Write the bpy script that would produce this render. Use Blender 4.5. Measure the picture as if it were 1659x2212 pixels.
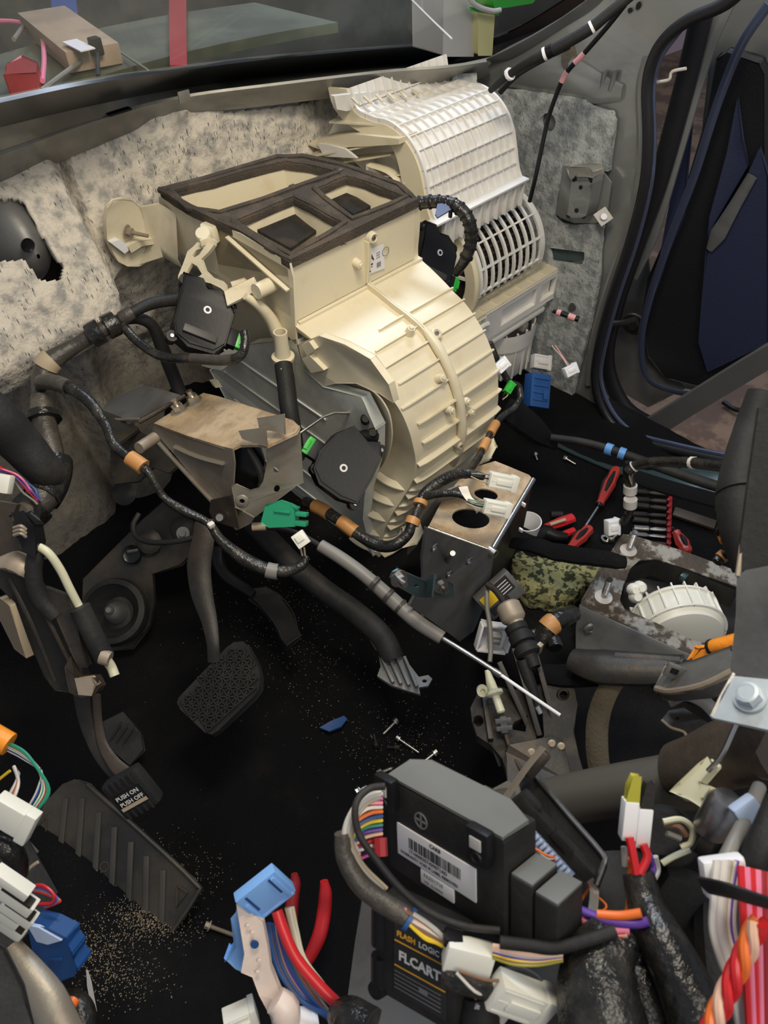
import bpy, bmesh, math, random
from mathutils import Vector as V, Matrix, noise
from mathutils.geometry import tessellate_polygon

random.seed(7)
for o in list(bpy.data.objects): bpy.data.objects.remove(o)
SC = bpy.context.scene
COL = SC.collection
R = math.radians

# ------------------------------------------------------------------ camera
PITCH, YAW, FPX = R(47.7), R(44.7), 1650.0
CAM = V((0, 0, 1.2))
FH = V((math.sin(YAW), math.cos(YAW), 0))
CR = V((math.cos(YAW), -math.sin(YAW), 0))
CF = FH * math.cos(PITCH) - V((0, 0, math.sin(PITCH)))
CU = FH * math.sin(PITCH) + V((0, 0, math.cos(PITCH)))
cd = bpy.data.cameras.new('camera'); co = bpy.data.objects.new('camera', cd); COL.objects.link(co)
co.matrix_world = Matrix.Translation(CAM) @ Matrix((CR, CU, -CF)).transposed().to_4x4()
cd.sensor_fit = 'HORIZONTAL'; cd.sensor_width = 36.0; cd.lens = 36.0 * FPX / 1659.0
cd.clip_start = 0.02; cd.clip_end = 60
cd.dof.use_dof = True; cd.dof.focus_distance = 1.3; cd.dof.aperture_fstop = 15.0
SC.camera = co
# ------------------------------------------------------------------ world, lights, exposure
w = bpy.data.worlds.new('workshop_air'); SC.world = w; w.use_nodes = True
w.node_tree.nodes['Background'].inputs[0].default_value = (0.62, 0.68, 0.80, 1)
w.node_tree.nodes['Background'].inputs[1].default_value = 0.36
def area(name, loc, target, size, power, col, sy=None):
    l = bpy.data.lights.new(name, 'AREA'); l.energy = power; l.color = col; l.size = size
    if sy: l.shape = 'RECTANGLE'; l.size_y = sy
    o = bpy.data.objects.new(name, l); COL.objects.link(o); o.location = loc
    o.rotation_euler = (V(target) - V(loc)).to_track_quat('-Z', 'Y').to_euler(); return o
area('warm_work_lamp', (0.50, 0.45, 1.62), (0.75, 1.15, 0.45), 0.42, 12.5, (1.0, 0.88, 0.69), 0.25)
area('cool_daylight', (1.9, 1.7, 2.3), (1.1, 0.8, 0.3), 0.9, 34.0, (0.72, 0.83, 1.0), 0.3)  # daylight from outside through windshield and door, set up as an area light
area('rear_fill_light', (0.2, -0.9, 2.2), (0.7, 0.5, 0.0), 1.0, 18.0, (1.0, 0.93, 0.82))  # fill light added behind the camera, no known lamp there
SC.view_settings.view_transform = 'Standard'; SC.view_settings.look = 'None'
SC.view_settings.exposure = 0.0; SC.view_settings.gamma = 1.0
SC.view_settings.use_curve_mapping = False

# ------------------------------------------------------------------ pixel rays -> real points
def ray(u, v): return CF + CR * ((u - 829.5) / FPX) - CU * ((v - 1106) / FPX)
def at(u, v, x=None, y=None, z=None, d=None, pl=None):
    r = ray(u, v)
    if d is not None: return CAM + r * d
    if pl is not None: return CAM + r * ((pl[0] - CAM).dot(pl[1]) / r.dot(pl[1]))
    i, val = (0, x) if x is not None else (1, y) if y is not None else (2, z)
    return CAM + r * ((val - CAM[i]) / r[i])
def D(u, v, d): return CAM + ray(u, v) * d
def plane3(a, b, c):
    a, b, c = [D(*q) for q in (a, b, c)]
    n = (b - a).cross(c - a).normalized()
    if n.dot(ray(829, 1106)) > 0: n = -n            # towards the viewer
    return (a, n)
def fit(pts, steps=6):                               # Catmull-Rom through points
    pts = [V(p) for p in pts]
    if len(pts) < 3: return pts
    q = [pts[0] * 2 - pts[1]] + pts + [pts[-1] * 2 - pts[-2]]; out = []
    for i in range(1, len(q) - 2):
        a, b, c, e = q[i - 1:i + 3]
        for k in range(steps):
            t = k / steps
            out.append(0.5 * ((2 * b) + (c - a) * t + (2 * a - 5 * b + 4 * c - e) * t * t + (3 * b - a - 3 * c + e) * t ** 3))
    out.append(pts[-1]); return out
def sm(a, b, x):
    t = min(1, max(0, (x - a) / (b - a))); return t * t * (3 - 2 * t)

# ------------------------------------------------------------------ materials
MT = {}
def mat(name, col, rough=0.5, metal=0.0, bump=0.0, scale=60.0, dirt=None, amt=0.5, dscale=9.0, lo=0.45, hi=0.65,
        sss=0.0, alpha=1.0, trans=0.0, coat=0.0, emit=None, vary=0.0, stretch=None, spec=0.5):
    m = bpy.data.materials.new(name); m.use_nodes = True; MT[name] = m
    nt = m.node_tree; N = nt.nodes; L = nt.links; b = N['Principled BSDF']
    b.inputs['Roughness'].default_value = rough; b.inputs['Metallic'].default_value = metal
    b.inputs['Alpha'].default_value = alpha; b.inputs['Transmission Weight'].default_value = trans
    b.inputs['Coat Weight'].default_value = coat; b.inputs['Specular IOR Level'].default_value = spec
    if sss:
        b.inputs['Subsurface Weight'].default_value = sss; b.inputs['Subsurface Radius'].default_value = (0.02, 0.014, 0.008)
        b.inputs['Subsurface Scale'].default_value = 0.5
    if emit: b.inputs['Emission Color'].default_value = (*emit[:3], 1); b.inputs['Emission Strength'].default_value = emit[3]
    tc = N.new('ShaderNodeTexCoord'); mp = N.new('ShaderNodeMapping'); L.new(tc.outputs['Object'], mp.inputs[0])
    if stretch: mp.inputs['Scale'].default_value = stretch
    src = None
    rgb = N.new('ShaderNodeRGB'); rgb.outputs[0].default_value = (*col, 1); src = rgb.outputs[0]
    def mix(fac, a, c, bt='MIX'):
        x = N.new('ShaderNodeMix'); x.data_type = 'RGBA'; x.blend_type = bt
        L.new(fac, x.inputs[0]); L.new(a, x.inputs[6])
        if isinstance(c, tuple): x.inputs[7].default_value = (*c, 1)
        else: L.new(c, x.inputs[7])
        return x.outputs[2]
    def nz(s, detail=6, rg=0.6):
        n = N.new('ShaderNodeTexNoise'); n.inputs['Scale'].default_value = s; n.inputs['Detail'].default_value = detail
        n.inputs['Roughness'].default_value = rg; L.new(mp.outputs[0], n.inputs['Vector']); return n.outputs['Fac']
    def ramp(f, a, c, mx=1.0):
        r = N.new('ShaderNodeMapRange'); r.interpolation_type = 'SMOOTHSTEP'; L.new(f, r.inputs[0])
        r.inputs[1].default_value = a; r.inputs[2].default_value = c; r.inputs[4].default_value = mx; return r.outputs[0]
    if vary: src = mix(ramp(nz(dscale * 3), 0.35, 0.7, vary), src, tuple(c * 0.45 for c in col))
    if dirt: src = mix(ramp(nz(dscale), lo, hi, amt), src, dirt)
    L.new(src, b.inputs['Base Color'])
    if bump:
        bp = N.new('ShaderNodeBump'); bp.inputs['Strength'].default_value = bump; bp.inputs['Distance'].default_value = 0.004
        L.new(nz(scale, 4), bp.inputs['Height']); L.new(bp.outputs[0], b.inputs['Normal'])
    return m
def hook(m, fn):
    """fn(N, L, bsdf, base_socket, object_coords) -> new base colour socket"""
    nt = m.node_tree; b = nt.nodes['Principled BSDF']
    old = b.inputs['Base Color'].links[0].from_socket
    tc = [n for n in nt.nodes if n.type == 'TEX_COORD'][0]
    new = fn(nt.nodes, nt.links, b, old, tc.outputs['Object'])
    if new: nt.links.new(new, b.inputs['Base Color'])
    return m
def specks(col, scale=300, thr=0.12, stretch=(1, 1, 1), mask=None, amt=1.0, rnd=1.0, maskscale=8, mlo=.5, mhi=.6):
    def fn(N, L, b, old, co):
        mp = N.new('ShaderNodeMapping'); mp.inputs['Scale'].default_value = stretch; L.new(co, mp.inputs[0])
        v = N.new('ShaderNodeTexVoronoi'); v.inputs['Scale'].default_value = scale; v.inputs['Randomness'].default_value = rnd
        n0 = N.new('ShaderNodeTexNoise'); n0.inputs['Scale'].default_value = scale * .25; L.new(mp.outputs[0], n0.inputs['Vector'])
        ad = N.new('ShaderNodeVectorMath'); ad.operation = 'MULTIPLY_ADD'; ad.inputs[1].default_value = (.02,) * 3
        L.new(n0.outputs['Color'], ad.inputs[0]); L.new(mp.outputs[0], ad.inputs[2]); L.new(ad.outputs[0], v.inputs['Vector'])
        r = N.new('ShaderNodeMapRange'); L.new(v.outputs['Distance'], r.inputs[0])
        r.inputs[1].default_value = thr; r.inputs[2].default_value = thr * .6; r.inputs[4].default_value = amt
        # keep only some cells
        s = N.new('ShaderNodeSeparateColor'); L.new(v.outputs['Color'], s.inputs[0])
        g = N.new('ShaderNodeMath'); g.operation = 'GREATER_THAN'; g.inputs[1].default_value = .55; L.new(s.outputs[0], g.inputs[0])
        m1 = N.new('ShaderNodeMath'); m1.operation = 'MULTIPLY'; L.new(r.outputs[0], m1.inputs[0]); L.new(g.outputs[0], m1.inputs[1])
        n = N.new('ShaderNodeTexNoise'); n.inputs['Scale'].default_value = maskscale; L.new(co, n.inputs['Vector'])
        r2 = N.new('ShaderNodeMapRange'); L.new(n.outputs['Fac'], r2.inputs[0]); r2.inputs[1].default_value = mlo; r2.inputs[2].default_value = mhi
        m2 = N.new('ShaderNodeMath'); m2.operation = 'MULTIPLY'; L.new(m1.outputs[0], m2.inputs[0]); L.new(r2.outputs[0], m2.inputs[1])
        x = N.new('ShaderNodeMix'); x.data_type = 'RGBA'; L.new(m2.outputs[0], x.inputs[0]); L.new(old, x.inputs[6]); x.inputs[7].default_value = (*col, 1)
        return x.outputs[2]
    return fn
# colours
mat('felt', (0.72, 0.66, 0.56), 0.95, bump=0.9, scale=110, dirt=(0.24, 0.245, 0.25), amt=0.75, dscale=38, lo=.42, hi=.68, spec=.1)
hook(MT['felt'], specks((0.03, 0.035, 0.05), 110, 0.36, (2.6, .6, .6), maskscale=14, mlo=.42, mhi=.5, amt=.8))
hook(MT['felt'], specks((0.60, 0.56, 0.48), 120, 0.2, (1.6, .7, 1), maskscale=22, mlo=.45, mhi=.55, amt=.7))
hook(MT['felt'], specks((0.10, 0.16, 0.22), 60, 0.2, (.7, 1, 2), maskscale=9, mlo=.52, mhi=.6, amt=.6))
mat('felt_dark', (0.16, 0.15, 0.135), 0.95, bump=0.9, scale=80, dirt=(0.05, 0.052, 0.055), amt=0.7, dscale=18, spec=.1)
hook(MT['felt_dark'], specks((0.25, 0.23, 0.2), 110, 0.15, (1, .6, 2), maskscale=14, amt=.4))
mat('felt_grey', (0.46, 0.48, 0.47), 0.95, bump=0.9, scale=100, dirt=(0.17, 0.19, 0.20), amt=0.7, dscale=40, lo=.4, hi=.62, spec=.1)
hook(MT['felt_grey'], specks((0.03, 0.035, 0.045), 100, 0.30, (1, 2.4, .7), maskscale=14, mlo=.42, mhi=.5, amt=.75))
hook(MT['felt_grey'], specks((0.5, 0.5, 0.47), 100, 0.2, (1, 1.5, .7), maskscale=22, mlo=.45, mhi=.55, amt=.6))
mat('carpet', (0.008, 0.008, 0.009), 1.0, bump=1.0, scale=420, dirt=(0.022, 0.020, 0.018), amt=0.5, dscale=6, lo=.5, hi=.75, spec=.12)
hook(MT['carpet'], specks((0.28, 0.26, 0.24), 150, 0.07, maskscale=5, mlo=.45, mhi=.7))
hook(MT['carpet'], specks((0.09, 0.06, 0.035), 300, 0.25, maskscale=3.5, mlo=.58, mhi=.75, amt=.8))
mat('cream', (0.70, 0.63, 0.46), 0.38, bump=0.06, scale=220, dirt=(0.42, 0.29, 0.15), amt=0.3, dscale=14, lo=.5, hi=.8, sss=.12)
hook(MT['cream'], specks((0.25, 0.15, 0.07), 160, 0.10, maskscale=7, mlo=.5, mhi=.62, amt=.6))
mat('white_plastic', (0.76, 0.74, 0.70), 0.36, bump=0.05, scale=200, dirt=(0.5, 0.42, 0.30), amt=0.18, dscale=14, sss=.12)
mat('smoky_plastic', (0.66, 0.67, 0.60), 0.33, bump=0.05, scale=150, dirt=(0.22, 0.22, 0.19), amt=0.4, dscale=8)
mat('connector_white', (0.78, 0.77, 0.68), 0.4)
mat('bright_white', (0.85, 0.85, 0.86), 0.4)
mat('foam', (0.075, 0.065, 0.055), 1.0, bump=0.8, scale=260, dirt=(0.13, 0.10, 0.075), amt=0.6, dscale=20, spec=.1)
mat('foam_black', (0.03, 0.028, 0.026), 1.0, bump=0.8, scale=200, dirt=(0.08, 0.06, 0.045), amt=0.5, dscale=20, spec=.1)
mat('black_plastic', (0.008, 0.008, 0.009), 0.45, spec=.3, bump=0.05, scale=200)
mat('black_matte', (0.012, 0.012, 0.012), 0.65, spec=.35, bump=0.15, scale=150, dirt=(0.05, 0.045, 0.04), amt=.35, dscale=12)
mat('rubber', (0.016, 0.016, 0.016), 0.6, spec=.35, bump=0.2, scale=150, dirt=(0.07, 0.06, 0.05), amt=.3, dscale=14)
mat('tape', (0.014, 0.014, 0.013), 0.2, bump=0.7, scale=90, dirt=(0.07, 0.06, 0.045), amt=.5, dscale=30)
mat('dusty_tape', (0.05, 0.044, 0.036), 0.42, bump=0.6, scale=80, dirt=(0.13, 0.11, 0.085), amt=.6, dscale=20)
mat('steel', (0.42, 0.41, 0.39), 0.33, metal=1.0, bump=0.12, scale=70, dirt=(0.16, 0.14, 0.11), amt=.4, dscale=14)
mat('bolt_steel', (0.70, 0.68, 0.62), 0.28, metal=1.0)
mat('bracket_metal', (0.30, 0.27, 0.22), 0.42, metal=0.5, bump=0.15, scale=60, dirt=(0.20, 0.14, 0.085), amt=.45, dscale=12)
mat('grey_metal', (0.19, 0.19, 0.185), 0.48, metal=0.45, bump=0.12, scale=60, dirt=(0.07, 0.065, 0.06), amt=.5, dscale=10)
mat('dusty_metal', (0.50, 0.38, 0.24), 0.72, metal=0.1, bump=0.4, scale=120, dirt=(0.30, 0.21, 0.12), amt=.8, dscale=22, lo=.4, hi=.6)
hook(MT['dusty_metal'], specks((0.65, 0.52, 0.36), 140, 0.13, maskscale=12))
mat('muddy_metal', (0.33, 0.31, 0.27), 0.6, metal=0.35, bump=0.6, scale=120, dirt=(0.06, 0.042, 0.028), amt=.95, dscale=24, lo=.42, hi=.52)
hook(MT['muddy_metal'], specks((0.55, 0.42, 0.25), 220, 0.16, maskscale=14))
mat('dark_metal', (0.045, 0.042, 0.038), 0.5, metal=0.6, bump=0.2, scale=60, dirt=(0.10, 0.075, 0.05), amt=.5, dscale=14)
mat('brown_metal', (0.10, 0.078, 0.06), 0.5, metal=0.6, bump=0.3, scale=60, dirt=(0.05, 0.04, 0.03), amt=.5, dscale=16)
mat('body_paint', (0.30, 0.31, 0.30), 0.33, metal=0.5, coat=.4, bump=0.03, scale=10, dirt=(0.2, 0.2, 0.2), amt=.4, dscale=5)
mat('blue_paint', (0.10, 0.12, 0.20), 0.26, metal=0.6, coat=.5)
mat('teal_paint', (0.07, 0.11, 0.115), 0.4, metal=0.4, dirt=(0.04, 0.05, 0.05), amt=.5)
mat('cowl_paint', (0.36, 0.35, 0.31), 0.4, metal=0.4, coat=.2, dirt=(0.12, 0.11, 0.09), amt=.5, dscale=6)
mat('frit', (0.004, 0.004, 0.004), 0.3)
mat('seal_rubber', (0.012, 0.012, 0.014), 0.4)
mat('hood_paint', (0.11, 0.12, 0.075), 0.4, metal=0.0, coat=.2, dirt=(0.05, 0.055, 0.04), amt=.9, dscale=4)
mat('yarn_navy', (0.022, 0.028, 0.068), 0.5, bump=.2, scale=200)
mat('door_black', (0.008, 0.008, 0.010), 0.5, bump=.2, scale=250)
mat('ground_brown', (0.24, 0.15, 0.10), 0.8, bump=.3, scale=50, dirt=(0.10, 0.06, 0.045), amt=.8, dscale=7, lo=.45, hi=.55)
mat('cardboard', (0.36, 0.27, 0.19), 0.85, dirt=(0.22, 0.16, 0.11), amt=.5)
mat('sponge', (0.27, 0.26, 0.12), 1.0, bump=1.0, scale=60, dirt=(0.025, 0.028, 0.02), amt=.92, dscale=75, lo=.47, hi=.55, spec=.1)
hook(MT['sponge'], specks((0.42, 0.26, 0.10), 120, 0.35, maskscale=12, mlo=.5, mhi=.56, amt=.7))
mat('brown_fabric', (0.085, 0.07, 0.048), .95, bump=.6, scale=200, dirt=(0.05, 0.04, 0.03), amt=.6, dscale=16, spec=.1)
mat('green', (0.03, 0.42, 0.04), .35); mat('teal_green', (0.02, 0.30, 0.15), .38)
mat('light_blue', (0.22, 0.45, 0.85), .38); mat('blue', (0.012, 0.065, 0.22), .4); mat('pale_blue', (0.50, 0.62, 0.85), .4)
mat('orange_tape', (0.52, 0.25, 0.08), .45, bump=.2, scale=60, dirt=(.35, .15, .05), amt=.4)
mat('bright_orange', (0.9, 0.30, 0.02), .45, bump=.3, scale=60)
mat('pink_tape', (0.75, 0.36, 0.36), .5); mat('blue_tape', (0.10, 0.28, 0.60), .45)
mat('red', (0.62, 0.02, 0.025), .35); mat('red_dark', (0.30, 0.015, 0.02), .4); mat('red_handle', (0.50, 0.045, 0.035), .4, dirt=(.1, .03, .02), amt=.5)
mat('pink', (0.80, 0.22, 0.35), .4); mat('magenta', (0.62, 0.10, 0.42), .4); mat('purple', (0.12, 0.05, 0.35), .4)
mat('orange', (0.85, 0.18, 0.03), .4); mat('yellow', (0.85, 0.58, 0.03), .4); mat('olive', (0.45, 0.42, 0.05), .3)
mat('wire_white', (0.66, 0.62, 0.56), .45); mat('wire_grey', (0.20, 0.19, 0.17), .45); mat('wire_brown', (0.22, 0.12, 0.07), .45)
mat('wire_peach', (0.80, 0.50, 0.36), .45); mat('wire_green', (0.02, 0.25, 0.15), .4); mat('wire_blue', (0.03, 0.10, 0.30), .4)
mat('wire_tan', (0.45, 0.36, 0.24), .45); mat('ivory', (0.62, 0.60, 0.42), .4)
mat('ivory_pink', (0.80, 0.66, 0.57), .4, bump=.2, scale=50)
mat('label_white', (0.74, 0.72, 0.74), .5); mat('ink', (0.02, 0.02, 0.02), .6); mat('ink_grey', (0.16, 0.16, 0.17), .6)
mat('print_white', (0.75, 0.74, 0.70), .5); mat('print_orange', (0.85, 0.42, 0.03), .5)
mat('module_grey', (0.15, 0.155, 0.145), .5, dirt=(.12, .12, .11), amt=.4)
mat('clear_film', (0.55, 0.52, 0.47), .12, alpha=.35)
mat('glass', (0.70, 0.76, 0.60), .05, alpha=.10, dirt=(.9, .9, .85), amt=.3)
mat('pinkish_wall', (0.50, 0.40, 0.47), .8); mat('dust_box', (0.50, 0.48, 0.45), .7)
mat('lime', (0.05, 0.45, 0.06), .6); mat('pale_yellow', (0.66, 0.62, 0.30), .6)
mat('shop_dark', (0.09, 0.085, 0.08), .9, dirt=(.2, .19, .17), amt=.6, dscale=3)
mat('zinc', (0.50, 0.56, 0.60), .38, metal=.5, bump=.05, dirt=(.38, .42, .44), amt=.5)
mat('tan_metal', (0.35, 0.29, 0.22), .5, metal=.3, bump=.15, dirt=(.2, .15, .1), amt=.5)
mat('post_blue', (0.04, 0.07, 0.22), .5)

mat('soot_metal', (0.035, 0.031, 0.026), .7, metal=.1, bump=.5, scale=140, dirt=(.085, .065, .045), amt=.7, dscale=22, spec=.3)
mat('bar_grey', (0.045, 0.043, 0.038), .5)
mat('xbeam', (0.085, 0.078, 0.066), .45, metal=.2, bump=.05, dirt=(.06, .055, .045), amt=.4)
mat('footrest_bar', (0.05, 0.045, 0.035), .6)
# ------------------------------------------------------------------ mesh builder
ORG = {}
class MB:
    def __init__(s, M=None): s.b = bmesh.new(); s.M = M
    def T(s, p): p = V(p); return s.M @ p if s.M else p
    def add(s, vs, fs):
        bv = [s.b.verts.new(s.T(v)) for v in vs]
        for f in fs:
            try: s.b.faces.new([bv[i] for i in f])
            except ValueError: pass
        return s
    def box(s, c, d, bev=0.0, ax=None):
        c = V(c); X, Y, Z = ax if ax else (V((1, 0, 0)), V((0, 1, 0)), V((0, 0, 1)))
        vs = [c + X * (i * d[0] / 2) + Y * (j * d[1] / 2) + Z * (k * d[2] / 2) for k in (-1, 1) for j in (-1, 1) for i in (-1, 1)]
        fs = [(0, 2, 3, 1), (4, 5, 7, 6), (0, 1, 5, 4), (2, 6, 7, 3), (0, 4, 6, 2), (1, 3, 7, 5)]
        t = bmesh.new(); bv = [t.verts.new(v) for v in vs]
        for f in fs: t.faces.new([bv[i] for i in f])
        if bev: bmesh.ops.bevel(t, geom=t.edges[:], offset=bev, segments=2, affect='EDGES', profile=.6, clamp_overlap=True)
        t.verts.index_update(); s.add([v.co.copy() for v in t.verts], [[v.index for v in f.verts] for f in t.faces]); t.free(); return s
    def beam(s, a, c, wd, ht, up=(0, 0, 1), bev=0.0):
        a, c = V(a), V(c); x = (c - a).normalized(); z = (V(up) - x * V(up).dot(x)).normalized(); y = z.cross(x)
        return s.box((a + c) / 2, ((c - a).length, wd, ht), bev, (x, y, z))
    def tube(s, pts, r, n=10, smooth=5, caps=True, flat=1.0, up=None):
        pts = [V(p) for p in pts]
        rr = r if isinstance(r, (list, tuple)) else [r] * len(pts)
        if smooth and len(pts) > 2:
            q = fit(pts, smooth); rs = []
            for i in range(len(pts) - 1):
                for k in range(smooth): rs.append(rr[i] + (rr[i + 1] - rr[i]) * k / smooth)
            rs.append(rr[-1]); pts = q; rr = rs
        vs = []; fs = []; prev = None
        for i, p in enumerate(pts):
            t = (pts[min(i + 1, len(pts) - 1)] - pts[max(i - 1, 0)])
            t = t.normalized() if t.length > 1e-9 else V((0, 0, 1))
            if prev is None:
                prev = V(up) if up else (V((0, 0, 1)) if abs(t.z) < .9 else V((1, 0, 0)))
            a = (prev - t * prev.dot(t)); a = a.normalized() if a.length > 1e-6 else t.orthogonal().normalized(); prev = a; bb = t.cross(a)
            for k in range(n):
                an = 2 * math.pi * k / n
                vs.append(p + (a * math.cos(an) * flat + bb * math.sin(an)) * rr[i])
        for i in range(len(pts) - 1):
            for k in range(n):
                fs.append((i * n + k, i * n + (k + 1) % n, (i + 1) * n + (k + 1) % n, (i + 1) * n + k))
        if caps: fs.append(tuple(range(n))[::-1]); fs.append(tuple((len(pts) - 1) * n + k for k in range(n)))
        return s.add(vs, fs)
    def cyl(s, a, c, r, r1=None, n=16): return s.tube([a, c], [r, r if r1 is None else r1], n, 0)
    def lathe(s, o, ax, prof, n=24, start=0, sweep=360):
        o, ax = V(o), V(ax).normalized(); a = ax.orthogonal().normalized(); bb = ax.cross(a); vs = []; fs = []; m = len(prof)
        cnt = n if sweep == 360 else n + 1
        for k in range(cnt):
            an = R(start + sweep * k / n)
            for (r, h) in prof: vs.append(o + ax * h + (a * math.cos(an) + bb * math.sin(an)) * r)
        for k in range(n):
            for j in range(m - 1):
                k2 = (k + 1) % cnt
                fs.append((k * m + j, k * m + j + 1, k2 * m + j + 1, k2 * m + j))
        return s.add(vs, fs)
    def prism(s, outer, vec, holes=()):
        """flat polygon (3-D points) with holes, extruded by vec"""
        loops = [[V(p) for p in outer]] + [[V(p) for p in h] for h in holes]
        flat = [p for l in loops for p in l]; tri = tessellate_polygon(loops); n = len(flat); vec = V(vec)
        vs = flat + [p + vec for p in flat]; fs = []
        for t in tri: fs.append(tuple(t)); fs.append(tuple(i + n for i in reversed(t)))
        o = 0
        for l in loops:
            for i in range(len(l)): j = (i + 1) % len(l); fs.append((o + i, o + j, o + j + n, o + i + n))
            o += len(l)
        return s.add(vs, fs)
    def grid(s, rows, thick=None):
        m = len(rows[0]); vs = [V(p) for r_ in rows for p in r_]; fs = []
        for i in range(len(rows) - 1):
            for j in range(m - 1): fs.append((i * m + j, i * m + j + 1, (i + 1) * m + j + 1, (i + 1) * m + j))
        if thick:
            t = V(thick); n = len(vs); vs = vs + [v + t for v in vs]; base = list(fs)
            fs += [tuple(i + n for i in reversed(f)) for f in base]; k = len(rows)
            edge = [(j, j + 1) for j in range(m - 1)] + [((k - 1) * m + j + 1, (k - 1) * m + j) for j in range(m - 1)]
            edge += [((i + 1) * m, i * m) for i in range(k - 1)] + [(i * m + m - 1, (i + 1) * m + m - 1) for i in range(k - 1)]
            fs += [(a, c, c + n, a + n) for a, c in edge]
        return s.add(vs, fs)
    def rough(s, amp, sc):
        for v in s.b.verts: v.co += noise.noise_vector(v.co * sc) * amp
        return s
    def build(s, name, m, parent=None, bev=0.0, ang=38, weld=True):
        b = s.b
        if weld: bmesh.ops.remove_doubles(b, verts=b.verts[:], dist=1e-6)
        if bev:
            es = [e for e in b.edges if len(e.link_faces) == 2 and e.calc_face_angle(0) > R(35)]
            try: bmesh.ops.bevel(b, geom=es, offset=bev, segments=2, affect='EDGES', profile=.6, clamp_overlap=True)
            except Exception: pass
        bmesh.ops.recalc_face_normals(b, faces=b.faces[:])
        for f in b.faces: f.smooth = True
        for e in b.edges:
            if len(e.link_faces) == 2 and e.calc_face_angle(0) > R(ang): e.smooth = False
        if parent is None:
            xs = [v.co for v in b.verts]
            o = V(((min(v.x for v in xs) + max(v.x for v in xs)) / 2, (min(v.y for v in xs) + max(v.y for v in xs)) / 2, min(v.z for v in xs)))
        else: o = ORG[parent.name]
        for v in b.verts: v.co -= o
        me = bpy.data.meshes.new(name); b.to_mesh(me); b.free()
        me.materials.append(MT[m] if isinstance(m, str) else m)
        ob = bpy.data.objects.new(name, me); COL.objects.link(ob)
        if parent is None: ob.location = o
        else: ob.parent = parent
        ORG[ob.name] = o; return ob
def tag(o, label=None, cat=None, group=None, kind=None):
    if label: o['label'] = label
    if cat: o['category'] = cat
    if group: o['group'] = group
    if kind: o['kind'] = kind
    return o
def thing(name, label, cat, loc, group=None):
    o = bpy.data.objects.new(name, None); COL.objects.link(o); o.location = loc; o.empty_display_size = .02
    ORG[o.name] = V(loc); return tag(o, label, cat, group)
def struct(o): o['kind'] = 'structure'; return o
def face(u, v, d, ang=0, tx=0, ty=0, s=1.0):
    """frame of an object at (u,v,d): x right, y up, z towards the lens; turned ang in that plane, then tipped tx / ty degrees"""
    M = Matrix((CR, CU, -CF)).transposed().to_4x4()
    return Matrix.Translation(D(u, v, d)) @ M @ Matrix.Rotation(R(ang), 4, 'Z') @ Matrix.Rotation(R(tx), 4, 'X') @ Matrix.Rotation(R(ty), 4, 'Y') @ Matrix.Scale(s, 4)
def frame2(u, v, d, X, Y, s=1.0):
    """frame at (u,v,d) whose x and y axes are given as (right, up, towards the lens)"""
    f = lambda a: (CR * a[0] + CU * a[1] - CF * a[2]).normalized()
    x = f(X); y = f(Y); y = (y - x * y.dot(x)).normalized(); z = x.cross(y)
    return Matrix.Translation(D(u, v, d)) @ Matrix((x, y, z)).transposed().to_4x4() @ Matrix.Scale(s, 4)
def floorframe(u, v, z, ang=0, x=0, y=0):
    return Matrix.Translation(at(u, v, z=z)) @ Matrix.Rotation(R(ang), 4, 'Z') @ Matrix.Rotation(R(x), 4, 'X') @ Matrix.Rotation(R(y), 4, 'Y')
def plate(uvs, pl, th, holes=()):
    """3-D points of an outline on a plane and the extrusion vector away from the viewer"""
    kw = dict(pl=pl) if isinstance(pl, tuple) else pl
    pts = [at(u, v, **kw) for u, v in uvs]; hs = [[at(u, v, **kw) for u, v in h] for h in holes]
    if isinstance(pl, tuple): n = -pl[1]
    else: n = V((1, 0, 0)) if 'x' in pl else V((0, 1, 0)) if 'y' in pl else V((0, 0, -1))
    return pts, n * th, hs
def Plate(uvs, pl, th, holes=(), mb=None):
    mb = mb or MB(); p, n, h = plate(uvs, pl, th, holes); return mb.prism(p, n, h)
def ell(cx, cy, rx, ry, n=16, ang=0):
    c, s_ = math.cos(R(ang)), math.sin(R(ang)); out = []
    for k in range(n):
        a = 2 * math.pi * k / n; x, y = rx * math.cos(a), ry * math.sin(a); out.append((cx + x * c - y * s_, cy + x * s_ + y * c))
    return out
def text(name, body, M, size, m, parent, align='LEFT', th=.0001, bold=0):
    c = bpy.data.curves.new(name, 'FONT'); c.body = body; c.size = size; c.extrude = th; c.align_x = align; c.offset = bold; c.resolution_u = 2
    o = bpy.data.objects.new('tmp', c); dg = bpy.context.evaluated_depsgraph_get()
    COL.objects.link(o); bpy.context.view_layer.update()
    me = bpy.data.meshes.new_from_object(o.evaluated_get(bpy.context.evaluated_depsgraph_get())); bpy.data.objects.remove(o)
    me.transform(M); me.transform(Matrix.Translation(-ORG[parent.name])); me.materials.clear(); me.materials.append(MT[m]); me.name = name
    ob = bpy.data.objects.new(name, me); COL.objects.link(ob); ob.parent = parent; ORG[ob.name] = ORG[parent.name]; return ob
def cable(name, pts, r, m, label, cat='cable', parent=None, n=10, bands=(), group=None, flat=1.0):
    """a hose or cable through (u,v,d) points; bands = (index along 0..1, length, material, name)"""
    P = [D(*p) for p in pts]
    if parent is None: t = MB().tube(P, r, n, 6, flat=flat).build(name, m); tag(t, label, cat, group)
    else: t = MB().tube(P, r, n, 6, flat=flat).build(name, m, parent)
    q = fit(P, 10); r0 = r if not isinstance(r, (list, tuple)) else max(r)
    for f, ln, bm_, nm in bands:
        i = int(f * (len(q) - 1)); k = max(1, int(ln * (len(q) - 1))); seg = q[i:i + k + 1]
        if len(seg) > 1: MB().tube(seg, r0 * 1.13, n, 0).build(nm, bm_, t)
    return t
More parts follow.
